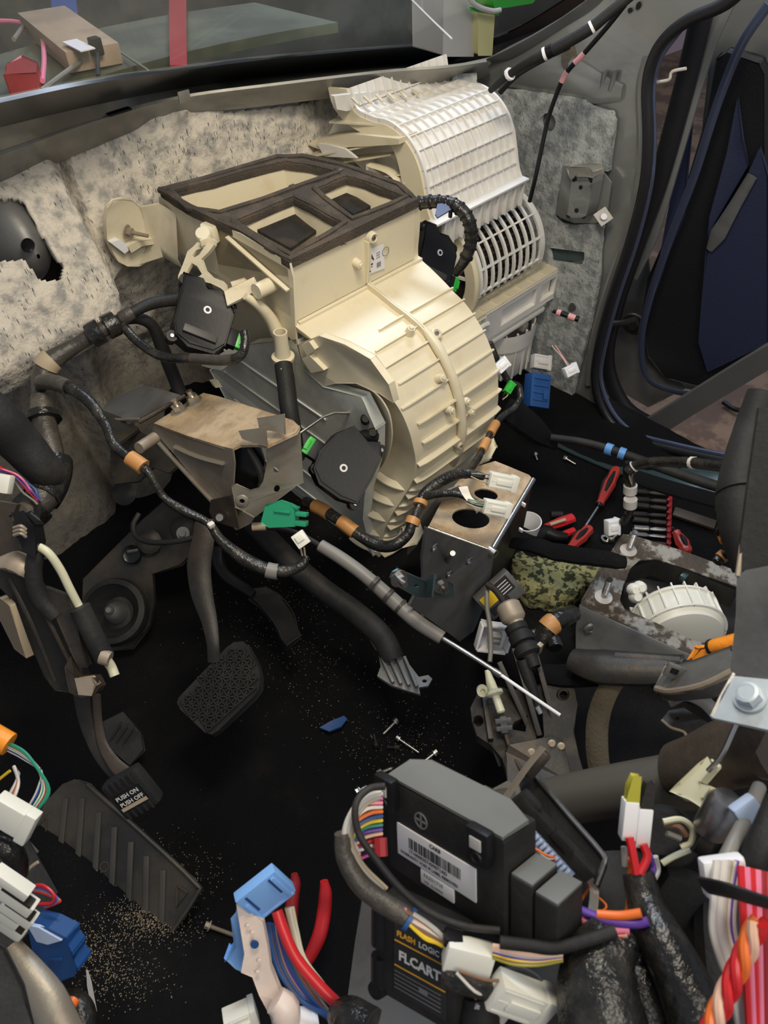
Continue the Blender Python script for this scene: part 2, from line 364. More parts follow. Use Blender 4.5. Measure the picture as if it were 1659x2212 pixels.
def strands(root, name, pts, cols, r, spread, seed=1, n=6, twist=1.0):
    """individual wires of a loom as parts"""
    rn = random.Random(seed); P = fit([D(*p) for p in pts], 3); out = []
    for i, c in enumerate(cols):
        a0 = rn.uniform(0, 6.28); rad = spread * math.sqrt(rn.random()); Q = []
        for j, p in enumerate(P):
            a = a0 + twist * 2.2 * j / len(P) + rn.uniform(-.1, .1)
            k = rad * (0.75 + .35 * math.sin(j * .7 + i))
            Q.append(p + CR * (math.cos(a) * k) + CU * (math.sin(a) * k) - CF * (math.sin(a * 1.7) * k * .8))
        out.append(MB().tube(Q, r, n, 3).build(name, c, root))
    return out
# ================================================================== THE SETTING
FZ = -0.10                                            # carpet height
def inpoly(p, poly):
    c = False; j = len(poly) - 1
    for i in range(len(poly)):
        if (poly[i][1] > p[1]) != (poly[j][1] > p[1]) and p[0] < (poly[j][0] - poly[i][0]) * (p[1] - poly[i][1]) / (poly[j][1] - poly[i][1]) + poly[i][0]: c = not c
        j = i
    return c
def fit2(l): return [(p.x, p.y) for p in fit([V((a, b, 0)) for a, b in l], 8)]
def floor_h(x, y):
    z = FZ
    tun = sm(.50, .64, x) * (1 - sm(.93, 1.05, x)) * (1 - sm(.60, .95, x) * .25)
    z += tun * (.11 if y < .9 else .11)
    z += .08 * sm(1.15, 1.40, y)                      # toe board
    z += .10 * sm(.08, -.10, x) if x < .08 else 0
    z += noise.noise(V((x * 9, y * 9, 0))) * .006 + noise.noise(V((x * 40, y * 40, 3))) * .0015
    return z
rows = []
for i in range(150):
    y = -0.25 + 1.62 * i / 149
    rows.append([V((-.25 + 1.80 * j / 170, y, floor_h(-.25 + 1.80 * j / 170, y))) for j in range(171)])
fl = struct(MB().grid(rows).build('floor', 'carpet'))
# carpet fibres nobody could count
mb = MB(); rn = random.Random(3)
for i in range(7000):
    x, y = rn.uniform(0.0, 1.45), rn.uniform(.1, 1.0); z = floor_h(x, y); a = rn.uniform(0, 6.28); l = rn.uniform(.002, .005)
    p = V((x, y, z + .001)); q = V((math.cos(a) * l * .6, math.sin(a) * l * .6, l * .6)); w_ = V((-math.sin(a), math.cos(a), 0)) * .0004
    mb.add([p - w_, p + w_, p + q], [(0, 1, 2)])
tag(mb.build('carpet_fibres', 'black_matte', fl, weld=False), kind='stuff')
mb = MB(); ctr = [(345, 2010, 26), (380, 1880, 40), (240, 2090, 30), (300, 2150, 30), (620, 1320, 60), (870, 1610, 50), (700, 1450, 80)]
for i in range(3200):
    u0, v0, s_ = ctr[rn.choice([0, 0, 0, 1, 2, 2, 3, 4, 5, 6])]
    p = at(rn.gauss(u0, s_ * 1.5), rn.gauss(v0, s_), z=FZ); p.z = floor_h(p.x, p.y) + .001; k = rn.uniform(.0004, .0011)
    mb.add([p + V((k, 0, 0)), p + V((-k, k, 0)), p + V((-k, -k, 0)), p + V((0, 0, k))], [(0, 1, 3), (1, 2, 3), (2, 0, 3)])
tag(mb.build('grit', 'wire_tan', weld=False), 'sandy brown grit scattered on the carpet around the footrest', 'grit', kind='stuff')

# ---- firewall with moulded sound deadening felt
def wall_y(x, z):
    y = 1.335 - .10 * max(0, x - .7)
    top = sm(.40, .66, z)
    y -= .055 * (1 - top) * sm(.30, .42, z) * sm(.75, .55, x)                  # swells under the cowl
    y += .05 * top
    rec = sm(.335 + .12 * sm(.40, .62, x), .30 + .12 * sm(.40, .62, x), z)       # lower recess below the padded edge
    y += .05 * rec * sm(1.0, .8, x)
    # moulded box at the far left with a square window
    bx = sm(.555, .52, x) * sm(.30, .34, z) * sm(.665, .60, z)
    y -= .075 * bx
    y += .035 * sm(.012, .0, abs(x - .535 - .2 * (z - .45))) * sm(.30, .36, z)   # crease
    y -= .05 * math.exp(-((x - .47) / .035) ** 2) * sm(.34, .28, z) * sm(.02, .12, z)   # vertical fold
    y += .035 * math.exp(-((x - .415) / .02) ** 2) * sm(.34, .28, z)
    y -= .03 * math.exp(-((x - .62) / .05) ** 2 - ((z - .27) / .06) ** 2)
    n1 = noise.noise(V((x * 7, z * 7, 1.3))) * .02 + noise.noise(V((x * 18, z * 22, 5))) * .008 + noise.noise(V((x * 60, z * 60, 8))) * .0025
    y += n1
    y -= .15 * sm(.20, -.12, z)                                                   # towards the toe board
    return y
# ---- cowl: gutter, pressed lip and black band, all following the windscreen foot
GN = V((0, -.48, -.877)).normalized()                    # windscreen plane, leaning back over the cabin
GP = (at(400, 175, y=1.37), -GN)
A_ = [(-60, 288), (0, 275), (200, 228), (400, 190), (600, 163), (830, 141), (1000, 130), (1075, 112)]
B_ = [(-60, 350), (0, 328), (200, 256), (385, 207), (600, 178), (830, 151), (960, 141), (1050, 128)]
C_ = [(-60, 425), (0, 400), (200, 318), (385, 250), (600, 220), (800, 196), (960, 178), (1060, 165)]
F_ = [(-60, 235), (0, 222), (200, 180), (400, 151), (600, 126), (830, 105), (1000, 94), (1070, 82)]
zA = [at(u, v, pl=GP) for u, v in A_]
zB = [at(u, v, z=.685 - .00002 * max(0, u)) for u, v in B_]
zC = [at(u, v, y=max(1.17, q.y + .03)) for (u, v), q in zip(C_, zB)]
zF = [at(u, v, pl=GP) for u, v in F_]
CCc = fit(zC, 6)
_zt = [at(u, v - 5, y=1.31 - .06 * max(0, u - 500) / 500) for u, v in fit2(C_)]
def ztop(x):
    best = min(_zt, key=lambda p: abs(p.x - x)); return best.z - (.03 if x > .9 else 0)
hole = [at(u, v, y=1.26) for u, v in [(-60, 470), (60, 447), (78, 452), (95, 500), (128, 572), (118, 590), (75, 597), (50, 560), (-60, 570)]]
holexz = [(p.x, p.z) for p in hole]
mb = MB(); nx, nz_ = 420, 250
vid = {}; vs = []; fs = []
for j in range(nz_ + 1):
    for i in range(nx + 1):
        x = .0 + 1.52 * i / nx; z = -.14 + .86 * j / nz_
        vs.append(V((x, wall_y(x, z), z)))
for j in range(nz_):
    for i in range(nx):
        a = j * (nx + 1) + i; c = (vs[a] + vs[a + nx + 2]) / 2
        if inpoly((c.x, c.z), holexz) or c.z > ztop(c.x): continue
        fs.append((a, a + 1, a + nx + 2, a + nx + 1))
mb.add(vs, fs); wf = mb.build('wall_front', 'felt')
so = wf.modifiers.new('thickness', 'SOLIDIFY'); so.thickness = .014; so.offset = -1 if False else 1
struct(wf)
# shade painted into the felt colour, deepening towards the floor
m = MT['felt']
def low_shade(N, L, b, old, co):
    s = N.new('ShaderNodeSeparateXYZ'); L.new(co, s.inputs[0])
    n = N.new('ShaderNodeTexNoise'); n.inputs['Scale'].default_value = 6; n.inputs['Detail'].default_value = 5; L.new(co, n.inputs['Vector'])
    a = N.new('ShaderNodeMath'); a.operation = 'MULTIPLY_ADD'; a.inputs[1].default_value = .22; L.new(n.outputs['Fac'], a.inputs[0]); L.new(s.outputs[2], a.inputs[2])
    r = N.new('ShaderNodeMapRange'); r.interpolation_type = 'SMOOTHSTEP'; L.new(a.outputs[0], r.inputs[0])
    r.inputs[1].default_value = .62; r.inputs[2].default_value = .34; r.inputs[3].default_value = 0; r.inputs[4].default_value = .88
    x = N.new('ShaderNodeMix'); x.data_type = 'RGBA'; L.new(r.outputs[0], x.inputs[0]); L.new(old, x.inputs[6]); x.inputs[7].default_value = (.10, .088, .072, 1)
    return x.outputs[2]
hook(m, low_shade)
# grey pressed-metal bracket seen through the window in the felt
t = thing('firewall_bracket', 'rounded grey metal bracket with an oval hole seen through the square opening in the felt', 'bracket', at(50, 560, y=1.34))
mb = MB(); c = at(38, 520, y=1.34)
mb.grid([[c + V((.055 * math.cos(a) * k, -.075 * (1 - k ** 2) , .085 * math.sin(a) * k)) for a in [2 * math.pi * q / 28 for q in range(29)]] for k in [.05, .3, .5, .7, .85, 1, 1.1]])
mb.build('bracket_dome', 'grey_metal', t)
MB().lathe(at(60, 530, y=1.262), (0, -1, .1), [(.0, -.002), (.008, -.001), (.011, .002), (.012, 0)], 20).build('oval_hole', 'frit', t)
Plate([(-80, 430), (150, 430), (160, 620), (-80, 620)], dict(y=1.37), .004).build('backing_plate', 'dark_metal', t)

def loftrows(a, c, k=1): return [fit(a, 6), fit(c, 6)]
AB = [V(p) for p in fit(zA, 6)]; BB = fit(zB, 6); CC = fit(zC, 6); FF = fit(zF, 6)
mid = [(a * .5 + b * .5) - V((0, 0, .012)) for a, b in zip(AB, BB)]
t = MB().grid([AB, mid, BB, [p + V((0, -.003, -.004)) for p in BB], [(b * .6 + c * .4) for b, c in zip(BB, CC)], CC, [c + V((0, .02, -.01)) for c in CC]], (0, .004, -.003)).build('trim_1', 'cowl_paint')
struct(t)
MB().beam(at(385, 212, z=.69), at(410, 205, z=.69), .004, .02, (0, 0, 1), .002).build('locating_tab', 'cowl_paint', t)
MB().box(at(257, 241, z=.688), (.045, .014, .004), .002).build('slot', 'frit', t)
tr = MB().grid([FF, AB], (0, .006, .004)).build('trim_2', 'frit'); struct(tr)
# right-hand end of the band runs up the pillar
pil_in = [(1000, 94), (1075, 80), (1130, 55), (1180, 26), (1230, -5), (1290, -40)]
pil_out = [(1000, 130), (1080, 113), (1150, 78), (1215, 38), (1262, 5), (1330, -40)]
t3 = MB().grid([fit([at(u, v, pl=GP) for u, v in pil_in], 5), fit([at(u, v, pl=GP) for u, v in pil_out], 5)], (0, .006, .004)).build('trim_3', 'frit'); struct(t3)
# glass pane
gl = [at(u, v, pl=GP) + V((0, .002, .003)) for u, v in [(-80, 240), (0, 222), (200, 180), (400, 151), (600, 126), (830, 105), (1000, 94), (1075, 80), (1130, 55), (1180, 26), (1230, -5), (1300, -60), (-80, -60)]]
g = MB().prism(gl, V((0, .002, .004))).build('window_1', 'glass'); struct(g)

# ---- what is outside, ahead of the car
h = MB().grid([[V((x, y, .60 + .10 * math.exp(-((x - .8) / .9) ** 2) - .05 * (y - 1.5) - .03 * (y - 1.5) ** 2 * 0)) for x in [-.6 + .1 * i for i in range(20)]] for y in [1.46, 1.52, 1.58, 1.64, 1.70, 1.76]], (0, 0, -.02)).build('car_hood', 'hood_paint')
tag(h, 'dull grey green car hood seen through the dusty windshield', 'hood')
def on_hood(u, v, dz=.0): 
    p = at(u, v, z=.66)
    for _ in range(4):
        z = .60 + .10 * math.exp(-((p.x - .8) / .9) ** 2) - .05 * (p.y - 1.5) + dz; p = at(u, v, z=z)
    return p
sh = Plate([(-900, -300), (2400, -300), (2400, 260), (-900, 260)], dict(y=3.1), .1).build('wall_back', 'shop_dark'); struct(sh)
gr = MB().box((1.5, 2.5, -.42), (14, 14, .04)).build('ground', 'ground_brown'); struct(gr)
b = MB(); p0, p1 = on_hood(215, 130), on_hood(100, 60)
b.beam(on_hood(205, 125, .02), on_hood(95, 40, .02), .10, .035, (0, 0, 1), .002); t = b.build('cardboard_box', 'cardboard'); tag(t, 'brown cardboard box lying on the hood behind the glass', 'box')
MB().beam(on_hood(190, 108, .045), on_hood(150, 88, .045), .028, .002).build('paper_label', 'label_white', t)
t = MB().tube([on_hood(*q, .02) for q in [(-20, 45), (40, 48), (85, 70), (95, 120), (92, 175)]], .0045, 8).build('red_lead', 'pink'); tag(t, 'pinkish red jumper lead looping over the hood at far left', 'cable')
t = MB().tube([on_hood(*q, .02) for q in [(30, 85), (60, 50), (110, 42), (160, 50), (190, 85), (180, 125), (130, 165), (90, 195)]], .0045, 8).build('grey_lead', 'wire_grey'); tag(t, 'grey jumper lead making a round loop beside the cardboard box', 'cable')
mb = MB(); p = [on_hood(*q, .01) for q in [(25, 205), (30, 178), (60, 162), (95, 178), (88, 196)]]; mb.prism(p, (0, 0, .03)); t = mb.build('lead_clamp', 'red_dark', bev=.003); tag(t, 'dark red jumper clamp at the foot of the windshield', 'clamp')
mb = MB(); mb.tube([on_hood(*q, .03) for q in [(205, 85), (210, 115), (212, 165)]], .004, 8); mb.box(on_hood(207, 100, .04), (.02, .02, .03), .004); t = mb.build('gas_strut', 'black_matte'); tag(t, 'short black post standing behind the glass left of centre', 'post')
t = MB().grid([[on_hood(u + k, v, .015) for k in (0, 18, 37)] for u, v in [(366, -30), (366, 30), (366, 80), (368, 146)]], (0, 0, .004)).build('red_reflection', 'red_dark'); tag(t, 'faded red strip over the hood standing in for a post reflected in glass', 'reflection')  # strip put in for a red post mirrored in the glass
t = MB().grid([[on_hood(u + k, v, .012) for k in (0, 30, 55)] for u, v in [(108, -40), (110, 0), (115, 42)]], (0, 0, .004)).build('blue_post_strip', 'post_blue'); tag(t, 'flat blue strip behind the grey lead standing in for a blue post', 'post stand-in')  # strip drawn in place of a blue post ahead of the car
t = MB().tube([on_hood(*q, .01) for q in [(195, 60), (250, 105), (320, 152)]], .0025, 6).build('washer_hose', 'wire_grey'); tag(t, 'thin pale hose running diagonally over the hood to the glass foot', 'hose')
t = MB().tube([on_hood(*q, .01) for q in [(885, -5), (930, 40), (975, 83)]], .003, 6, 5, flat=.5).build('wiper_arm', 'wire_white'); tag(t, 'pale wiper arm lying beyond the glass near the pillar', 'wiper')
def bx(name, m, uvs, th, lab, cat, z=.70):
    pl = dict(y=z); t = Plate(uvs, pl, th).build(name, m, bev=.003); return tag(t, lab, cat)
bx('white_carton', 'dust_box', [(960, -30), (1025, -30), (1022, 120), (958, 120)], .12, 'off white carton with a small mark standing behind the glass', 'carton', 1.62)
t = bx('green_box', 'pale_yellow', [(1033, 20), (1068, 20), (1062, 118), (1034, 118)], .10, 'box with pale yellow panel and green edge beside the white carton', 'box', 1.60)
Plate([(1018, 15), (1078, 28), (1078, 34), (1018, 24)], dict(y=1.57), .006).build('green_edge', 'lime', t)
bx('parts_tray', 'lime', [(1060, -30), (1180, -30), (1150, 5), (1070, 18)], .10, 'pale green and white parts tray near the top of the pillar', 'tray', 1.60)
t = MB().tube([at(*q, y=1.56) for q in [(1005, -20), (1025, 10), (1060, 24), (1080, 22)]], .007, 8).build('air_hose', 'dust_box'); tag(t, 'grey air hose hanging across the cartons', 'hose')

# ---- right-hand body side: pillar, kick panel and door opening frame
WX = 1.50
side = [(985, 142), (1050, 128), (1100, 100), (1150, 75), (1215, 36), (1262, 3), (1300, -40), (1620, -40), (1560, 6), (1470, 45), (1425, 85), (1398, 130), (1385, 200), (1388, 300), (1380, 400),
        (1350, 520), (1310, 640), (1283, 740), (1275, 830), (1300, 900), (1345, 950), (1420, 978), (1520, 1000), (1659, 1020), (1720, 1030), (1720, 1200), (1300, 1060), (1100, 980), (1000, 900), (900, 500), (930, 200)]
WP = (V((WX, 0, 0)), V((-1, 0, 0)))
mb = Plate(side, WP, .03); wr = mb.build('wall_right', 'body_paint', bev=.004); struct(wr)
def SX(u, v, dx=0): return at(u, v, x=WX - dx)
# pressed relief on it
MB().tube([SX(*q, .002) for q in [(1090, 165), (1150, 160), (1230, 168), (1290, 190), (1345, 200)]], [.02, .035, .04, .03, .015], 14, 6, flat=.35, up=(1, 0, 0)).build('shoulder_pressing', 'body_paint', wr)
for u in (1303, 1324): MB().tube([SX(u + 4, 155, .006), SX(u, 175, .006), SX(u - 6, 195, .006)], .0055, 8).build('swage', 'body_paint', wr)
MB().grid([fit([SX(*q, .004) for q in [(1060, 135), (1100, 128), (1160, 95), (1225, 55), (1280, 20), (1330, -30)]], 5), fit([SX(*q, .035) for q in [(1050, 128), (1090, 110), (1150, 78), (1215, 38), (1262, 4), (1310, -40)]], 5)], (.004, 0, 0)).build('pillar_flange', 'body_paint', wr)
MB().cyl(SX(1240, 125, .004), SX(1240, 125, -.001), .026, n=24).build('round_hole', 'dark_metal', wr)
for u, v, a in [(1362, 22, 1.0), (1380, 12, 1.6)]: MB().prism([SX(x, y, .002) for x, y in ell(u, v, 5, 6 * a, 12, 20)], (-.002, 0, 0)).build('slot_hole', 'frit', wr)
# seal and glossy flange round the opening
op = [(1640, -60), (1572, 5), (1490, 42), (1440, 80), (1412, 125), (1398, 190), (1400, 300), (1392, 400), (1362, 520), (1322, 640), (1294, 745), (1286, 830), (1312, 900), (1360, 945), (1440, 968), (1540, 990), (1700, 1020)]
s_ = MB().tube([SX(*q, .022) for q in op], .011, 10, 5).build('trim_4', 'seal_rubber'); struct(s_)
MB().tube([SX(u + 12, v + (6 if v > 60 and v < 800 else -10), .012) for u, v in op], .006, 8, 5).build('seal_lip', 'blue_paint', s_)
MB().tube([SX(u - 15, v, .004) for u, v in op[4:12]], .009, 8, 5).build('door_flange', 'body_paint', s_)
sl = MB().grid([fit([SX(*q, .02) for q in [(1330, 955), (1420, 985), (1540, 1008), (1720, 1035)]], 4), fit([at(*q, x=WX - .06) for q in [(1240, 935), (1350, 985), (1500, 1020), (1720, 1062)]], 4), fit([at(*q, z=FZ + .01) for q in [(1130, 925), (1250, 985), (1400, 1040), (1720, 1105)]], 4)], (0, 0, -.004)).build('trim_5', 'teal_paint'); struct(sl)
# outer sill beyond the seal
so_ = MB().grid([[at(u, v, x=WX + .06) for u, v in [(1360, 925), (1480, 850), (1600, 775), (1700, 715)]], [at(u, v, x=WX + .12) for u, v in [(1390, 960), (1500, 890), (1600, 830), (1700, 770)]]], (0, 0, -.01))
so_ = so_.build('trim_6', 'body_paint'); struct(so_)
# kick-panel felt
kf = [(1035, 195), (1100, 195), (1190, 205), (1262, 218), (1275, 232), (1320, 243), (1326, 262), (1315, 370), (1250, 365), (1215, 358), (1200, 470), (1215, 485), (1300, 482), (1298, 520), (1290, 620), (1265, 740), (1235, 860), (1195, 930), (1120, 920), (1090, 500), (1080, 300)]
def dens(p, k=4):
    out = []
    for i in range(len(p)):
        a, b = p[i], p[(i + 1) % len(p)]
        for j in range(k):
            t = j / k; q = (a[0] + (b[0] - a[0]) * t, a[1] + (b[1] - a[1]) * t); out.append((q[0] + random.uniform(-1.5, 1.5), q[1] + random.uniform(-1.5, 1.5)))
    return out
t = Plate(dens(kf), (V((WX - .016, 0, 0)), V((-1, 0, 0))), .012, [ell(1183, 265, 17, 21, 16), [(1185, 535), (1262, 545), (1262, 560), (1255, 575), (1190, 565)]]).build('felt_pad', 'felt_grey', bev=.002)
tag(t, 'grey fibrous sound deadening pad on the passenger kick panel', 'felt pad')
Plate([(1186, 536), (1262, 546), (1262, 562), (1195, 566)], (V((WX - .003, 0, 0)), V((-1, 0, 0))), .002).build('bare_panel', 'teal_paint', wr)
Plate([(980, 160), (1030, 157), (1031, 190), (1012, 194), (975, 178)], (at(1000, 170, d=1.62), ray(1000, 170) * -1), .02).build('felt_block', 'felt_grey', wf)
for u, v in [(1237, 662), (1245, 893), (1266, 888)]: MB().cyl(SX(u, v, .020), SX(u, v, .014), .009 if v < 700 else .004, n=16).build('pad_hole', 'frit', t)
# dash mounting bracket on the kick panel
t = thing('dash_mount_bracket', 'small upright grey metal bracket with two holes on the kick panel felt', 'bracket', at(1245, 470, x=WX - .05))
bp = (V((WX - .055, .83, 0)), V((-1, .15, 0)).normalized())
Plate([(1216, 358), (1237, 362), (1300, 368), (1320, 395), (1310, 470), (1288, 482), (1240, 482), (1210, 470), (1202, 462)], (V((WX - .02, 0, 0)), V((-1, 0, 0))), .004).build('foot_plate', 'body_paint', t)
Plate([(1236, 385), (1244, 391), (1274, 388), (1281, 382), (1281, 396), (1273, 440), (1267, 464), (1262, 470), (1232, 470), (1226, 462), (1230, 430)], bp, .03, [ell(1254, 405, 4, 4.5, 14), ell(1245, 455, 4.5, 5, 14)]).build('bracket_body', 'body_paint', t, bev=.003)
Plate([(1226, 366), (1234, 360), (1272, 364), (1281, 371), (1281, 384), (1272, 382), (1246, 381), (1238, 388), (1232, 384)], bp, .03).build('top_fold', 'cowl_paint', t, bev=.003)
Plate([(1246, 382), (1271, 384), (1271, 391), (1246, 391)], (bp[0] - V((.002, 0, 0)), bp[1]), .002).build('bright_fold', 'steel', t)
for q in ([(1236, 388), (1244, 379), (1246, 386), (1241, 393), (1236, 392)], [(1272, 384), (1279, 385), (1278, 395), (1274, 394)], [(1222, 464), (1230, 467), (1231, 472), (1224, 471)], [(1257, 470), (1266, 466), (1264, 471), (1258, 474)]):
    Plate(q, (bp[0] - V((.0015, 0, 0)), bp[1]), .001).build('corner_slot', 'frit', t)
for u, v in ((1254, 405), (1245, 455)): Plate(ell(u, v, 4, 4.5, 14), (bp[0] - V((.0010, 0, 0)), bp[1]), .001).build('bolt_hole', 'frit', t)
t = MB(face(1303, 468, 1.66, 35)); t.box((0, 0, 0), (.032, .032, .004), .002); t = t.build('felt_clip', 'dust_box'); tag(t, 'pale square clip turned on its corner beside the kick panel bracket', 'clip')
MB(face(1303, 470, 1.655, 0)).cyl((0, 0, .002), (0, 0, .006), .007).build('push_pin', 'bright_white', t)
Plate([(1233, 903), (1278, 905), (1276, 918), (1232, 917)], (V((WX - .02, 0, 0)), V((-1, 0, 0))), .003).build('paper_patch', 'dust_box', wr)

# ---- open passenger door
DX = WX + .28
def dpl(x, tilt=.25): return (V((x, .5, 0)), V((-1, -tilt, 0)).normalized())
dr = Plate([(1400, 700), (1480, 640), (1535, 120), (1560, 40), (1580, -60), (1800, -60), (1800, 700), (1660, 790), (1560, 850), (1430, 830)], dpl(WX + .42), .03).build('door_1', 'body_paint', bev=.004); struct(dr)
Plate([(1548, 128), (1570, 117), (1640, 136), (1652, 160), (1652, 560), (1660, 760), (1600, 830), (1520, 838), (1440, 815), (1400, 770), (1385, 690), (1400, 600), (1470, 440), (1530, 250)], dpl(WX + .33), .04).build('door_trim_panel', 'door_black', dr, bev=.008)
for uv, nm in [([(1592, 222), (1602, 300), (1615, 360), (1545, 480), (1530, 510), (1532, 470), (1570, 330)], 'fabric_insert'), ([(1640, 330), (1660, 380), (1660, 740), (1530, 800), (1512, 740), (1525, 540), (1600, 420)], 'fabric_insert'), ([(1490, 290), (1482, 380), (1475, 470), (1440, 560), (1428, 590), (1418, 620), (1424, 560), (1450, 420)], 'fabric_insert')]:
    Plate(uv, dpl(WX + .31), .012).build(nm, 'yarn_navy', dr, bev=.004)
MB().tube([at(*q, pl=dpl(WX + .30)) for q in [(1532, 540), (1552, 505), (1590, 440), (1625, 380)]], [.008, .02, .014, .012], 10, 6, flat=.4).build('armrest_strip', 'grey_metal', dr)
MB().tube([at(*q, pl=dpl(WX + .24)) for q in [(1570, 0), (1530, 90), (1500, 190), (1460, 330), (1410, 500), (1370, 600)]], [.02, .02, .018, .018, .018, .01], 10, 5, flat=.5).build('window_frame', 'body_paint', dr)
MB().tube([at(*q, pl=dpl(WX + .22)) for q in [(1520, 10), (1500, 100), (1470, 220), (1420, 400), (1370, 540), (1330, 660), (1310, 780), (1350, 880), (1440, 935)]], .022, 10, 5).build('door_seal', 'seal_rubber', dr)
MB().tube([at(*q, pl=dpl(WX + .26)) for q in [(1660, 10), (1600, 100), (1548, 230), (1500, 380), (1450, 510), (1405, 640), (1385, 740), (1400, 820), (1480, 850), (1560, 845)]], .010, 10, 5, flat=.5).build('door_edge', 'blue_paint', dr)
MB().tube([at(*q, pl=dpl(WX + .35)) for q in [(1659, 655), (1620, 672), (1590, 735), (1560, 780)]], .03, 10, 5, flat=.5).build('door_pocket', 'door_black', dr)
Plate([(1330, 620), (1400, 560), (1420, 780), (1480, 840), (1400, 880), (1330, 840), (1305, 760)], dpl(WX + .36), .01).build('hinge_panel', 'grey_metal', dr)
MB().lathe(at(1368, 700, pl=dpl(WX + .3)), (-1, -.2, 0), [(.001, .01), (.015, .01), (.018, .004), (.03, .004), (.033, 0)], 24).build('door_grommet', 'dark_metal', dr)
MB().tube([at(*q, pl=dpl(WX + .18)) for q in [(1312, 700), (1345, 698), (1375, 690)]], .009, 8).build('check_strap', 'dark_metal', dr)
t = MB().tube([at(*q, x=WX + .02) for q in [(1398, 190), (1420, 178), (1445, 172), (1452, 155), (1482, 148)]], .003, 8, 4).build('door_wire', 'wire_white'); tag(t, 'thin bright wire crossing from the pillar seal to the door frame', 'wire')
t = Plate([(1415, 0), (1530, -40), (1490, 100), (1410, 130)], dict(x=4.6), .1).build('lilac_panel', 'pinkish_wall'); tag(t, 'pale lilac panel far outside the door opening at top', 'panel')
t = Plate([(1590, 150), (1720, 120), (1720, 330), (1610, 300)], dict(x=3.6), .2).build('parked_car', 'tan_metal', bev=.04); tag(t, 'blurred brownish body of another vehicle beyond the door', 'car')
t = Plate([(1610, 60), (1720, 20), (1720, 140), (1600, 160)], dict(x=3.65), .2).build('bright_window', 'dust_box'); tag(t, 'pale panel above the brown vehicle at the right edge', 'panel')
t = MB().tube([at(*q, z=-.38) for q in [(1562, 868), (1590, 885), (1630, 888), (1670, 884)]], .008, 8).build('ground_cable', 'black_plastic'); tag(t, 'black cable end lying on the brown ground outside', 'cable')
# ================================================================== HEATER BOX
X0, X1 = .662, .972
hv = thing('heater_box', 'large cream plastic heater and air distribution box standing before the firewall', 'heater box', (.82, .95, FZ))
outer = [(345, 410), (598, 337), (655, 335), (745, 355), (868, 398), (905, 432), (625, 565), (515, 500), (400, 447)]
h1 = [(378, 412), (612, 351), (700, 366), (722, 374), (480, 455), (415, 447)]
h2 = [(512, 478), (634, 428), (735, 482), (628, 545)]
h3 = [(688, 408), (748, 383), (770, 388), (868, 425), (762, 468)]
zt = .58
def zp(l, z, k=0): return [at(u, v, z=zt) + V((0, 0, z - zt)) for u, v in l]
def inset(l, d):
    c = sum(l, V()) / len(l); return [p + (c - p).normalized() * d for p in l]
def jag(l, k=6):
    out = []
    for i in range(len(l)):
        a, b = l[i], l[(i + 1) % len(l)]
        for j in range(k): q = a.lerp(b, j / k); out.append(q + noise.noise_vector(q * 30) * (.0022 if j else .001))
    return out
mb = MB(); mb.prism(jag(zp(outer, zt)), (0, 0, -.013), [jag(zp(h, zt)) for h in (h1, h2, h3)])
g = mb.build('foam_gasket', 'foam', hv, bev=.0015)
# raised lips of the gasket round each opening
for h in (h1, h2, h3):
    P_ = jag(zp(h, zt), 3); c_ = sum(P_, V()) / len(P_)
    MB().tube([p + (p - c_).normalized() * .008 for p in P_] + [P_[0] + (P_[0] - c_).normalized() * .008], .0055, 6, 0).build('gasket_lip', 'foam', g)
MB().tube([p + (sum(zp(outer, zt), V()) / 9 - p).normalized() * .006 for p in jag(zp(outer, zt), 3)] + [zp(outer, zt)[0]], .006, 6, 0).build('gasket_lip', 'foam', g)
for u, v in [(515, 446), (632, 402), (735, 367)]: MB().box(at(u, v, z=zt), (.012, .010, .004), .002).build('pin_cap', 'brown_metal', g)
o2 = inset(zp(outer, zt - .013), .006)
mb = MB(); mb.prism(o2, (0, 0, -.10), [inset(zp(h, zt - .013), -.003) for h in (h1, h2, h3)]); mb.build('duct_walls', 'cream', hv, bev=.0015)
Fl = MB(); Fl.prism(inset(zp(outer, .475), .01), (0, 0, -.006)); Fl.build('duct_bed', 'cream', hv)
# air doors faced with dark foam
MB().prism([at(u, v, z=z) for u, v, z in [(545, 490, .552), (640, 448, .552), (700, 486, .54), (628, 536, .54)]], (0, 0, -.006)).build('air_door', 'foam_black', hv)
MB().prism([at(u, v, z=z) for u, v, z in [(706, 424, .552), (772, 397, .552), (826, 432, .54), (764, 462, .54)]], (0, 0, -.006)).build('air_door', 'foam_black', hv)
def quadp(l, th=.003): return MB().prism(l, (0, 0, -th))
for lst in ([(622, 442, .565), (648, 440, .565), (728, 484, .565), (700, 497, .53), (660, 480, .52)], [(760, 392, .57), (778, 392, .57), (838, 425, .57), (826, 435, .55), (800, 430, .52)]):
    MB().prism([at(u, v, z=z) for u, v, z in lst], (0, 0, -.003)).build('deflector', 'cream', hv)
MB().tube([at(600, 512, z=.52), at(640, 497, z=.525), at(652, 490, z=.53)], .0025, 8).build('door_spindle', 'dark_metal', hv)
MB().tube([at(735, 446, z=.52), at(765, 436, z=.52), at(790, 424, z=.52)], .002, 8).build('door_spindle', 'dark_metal', hv)

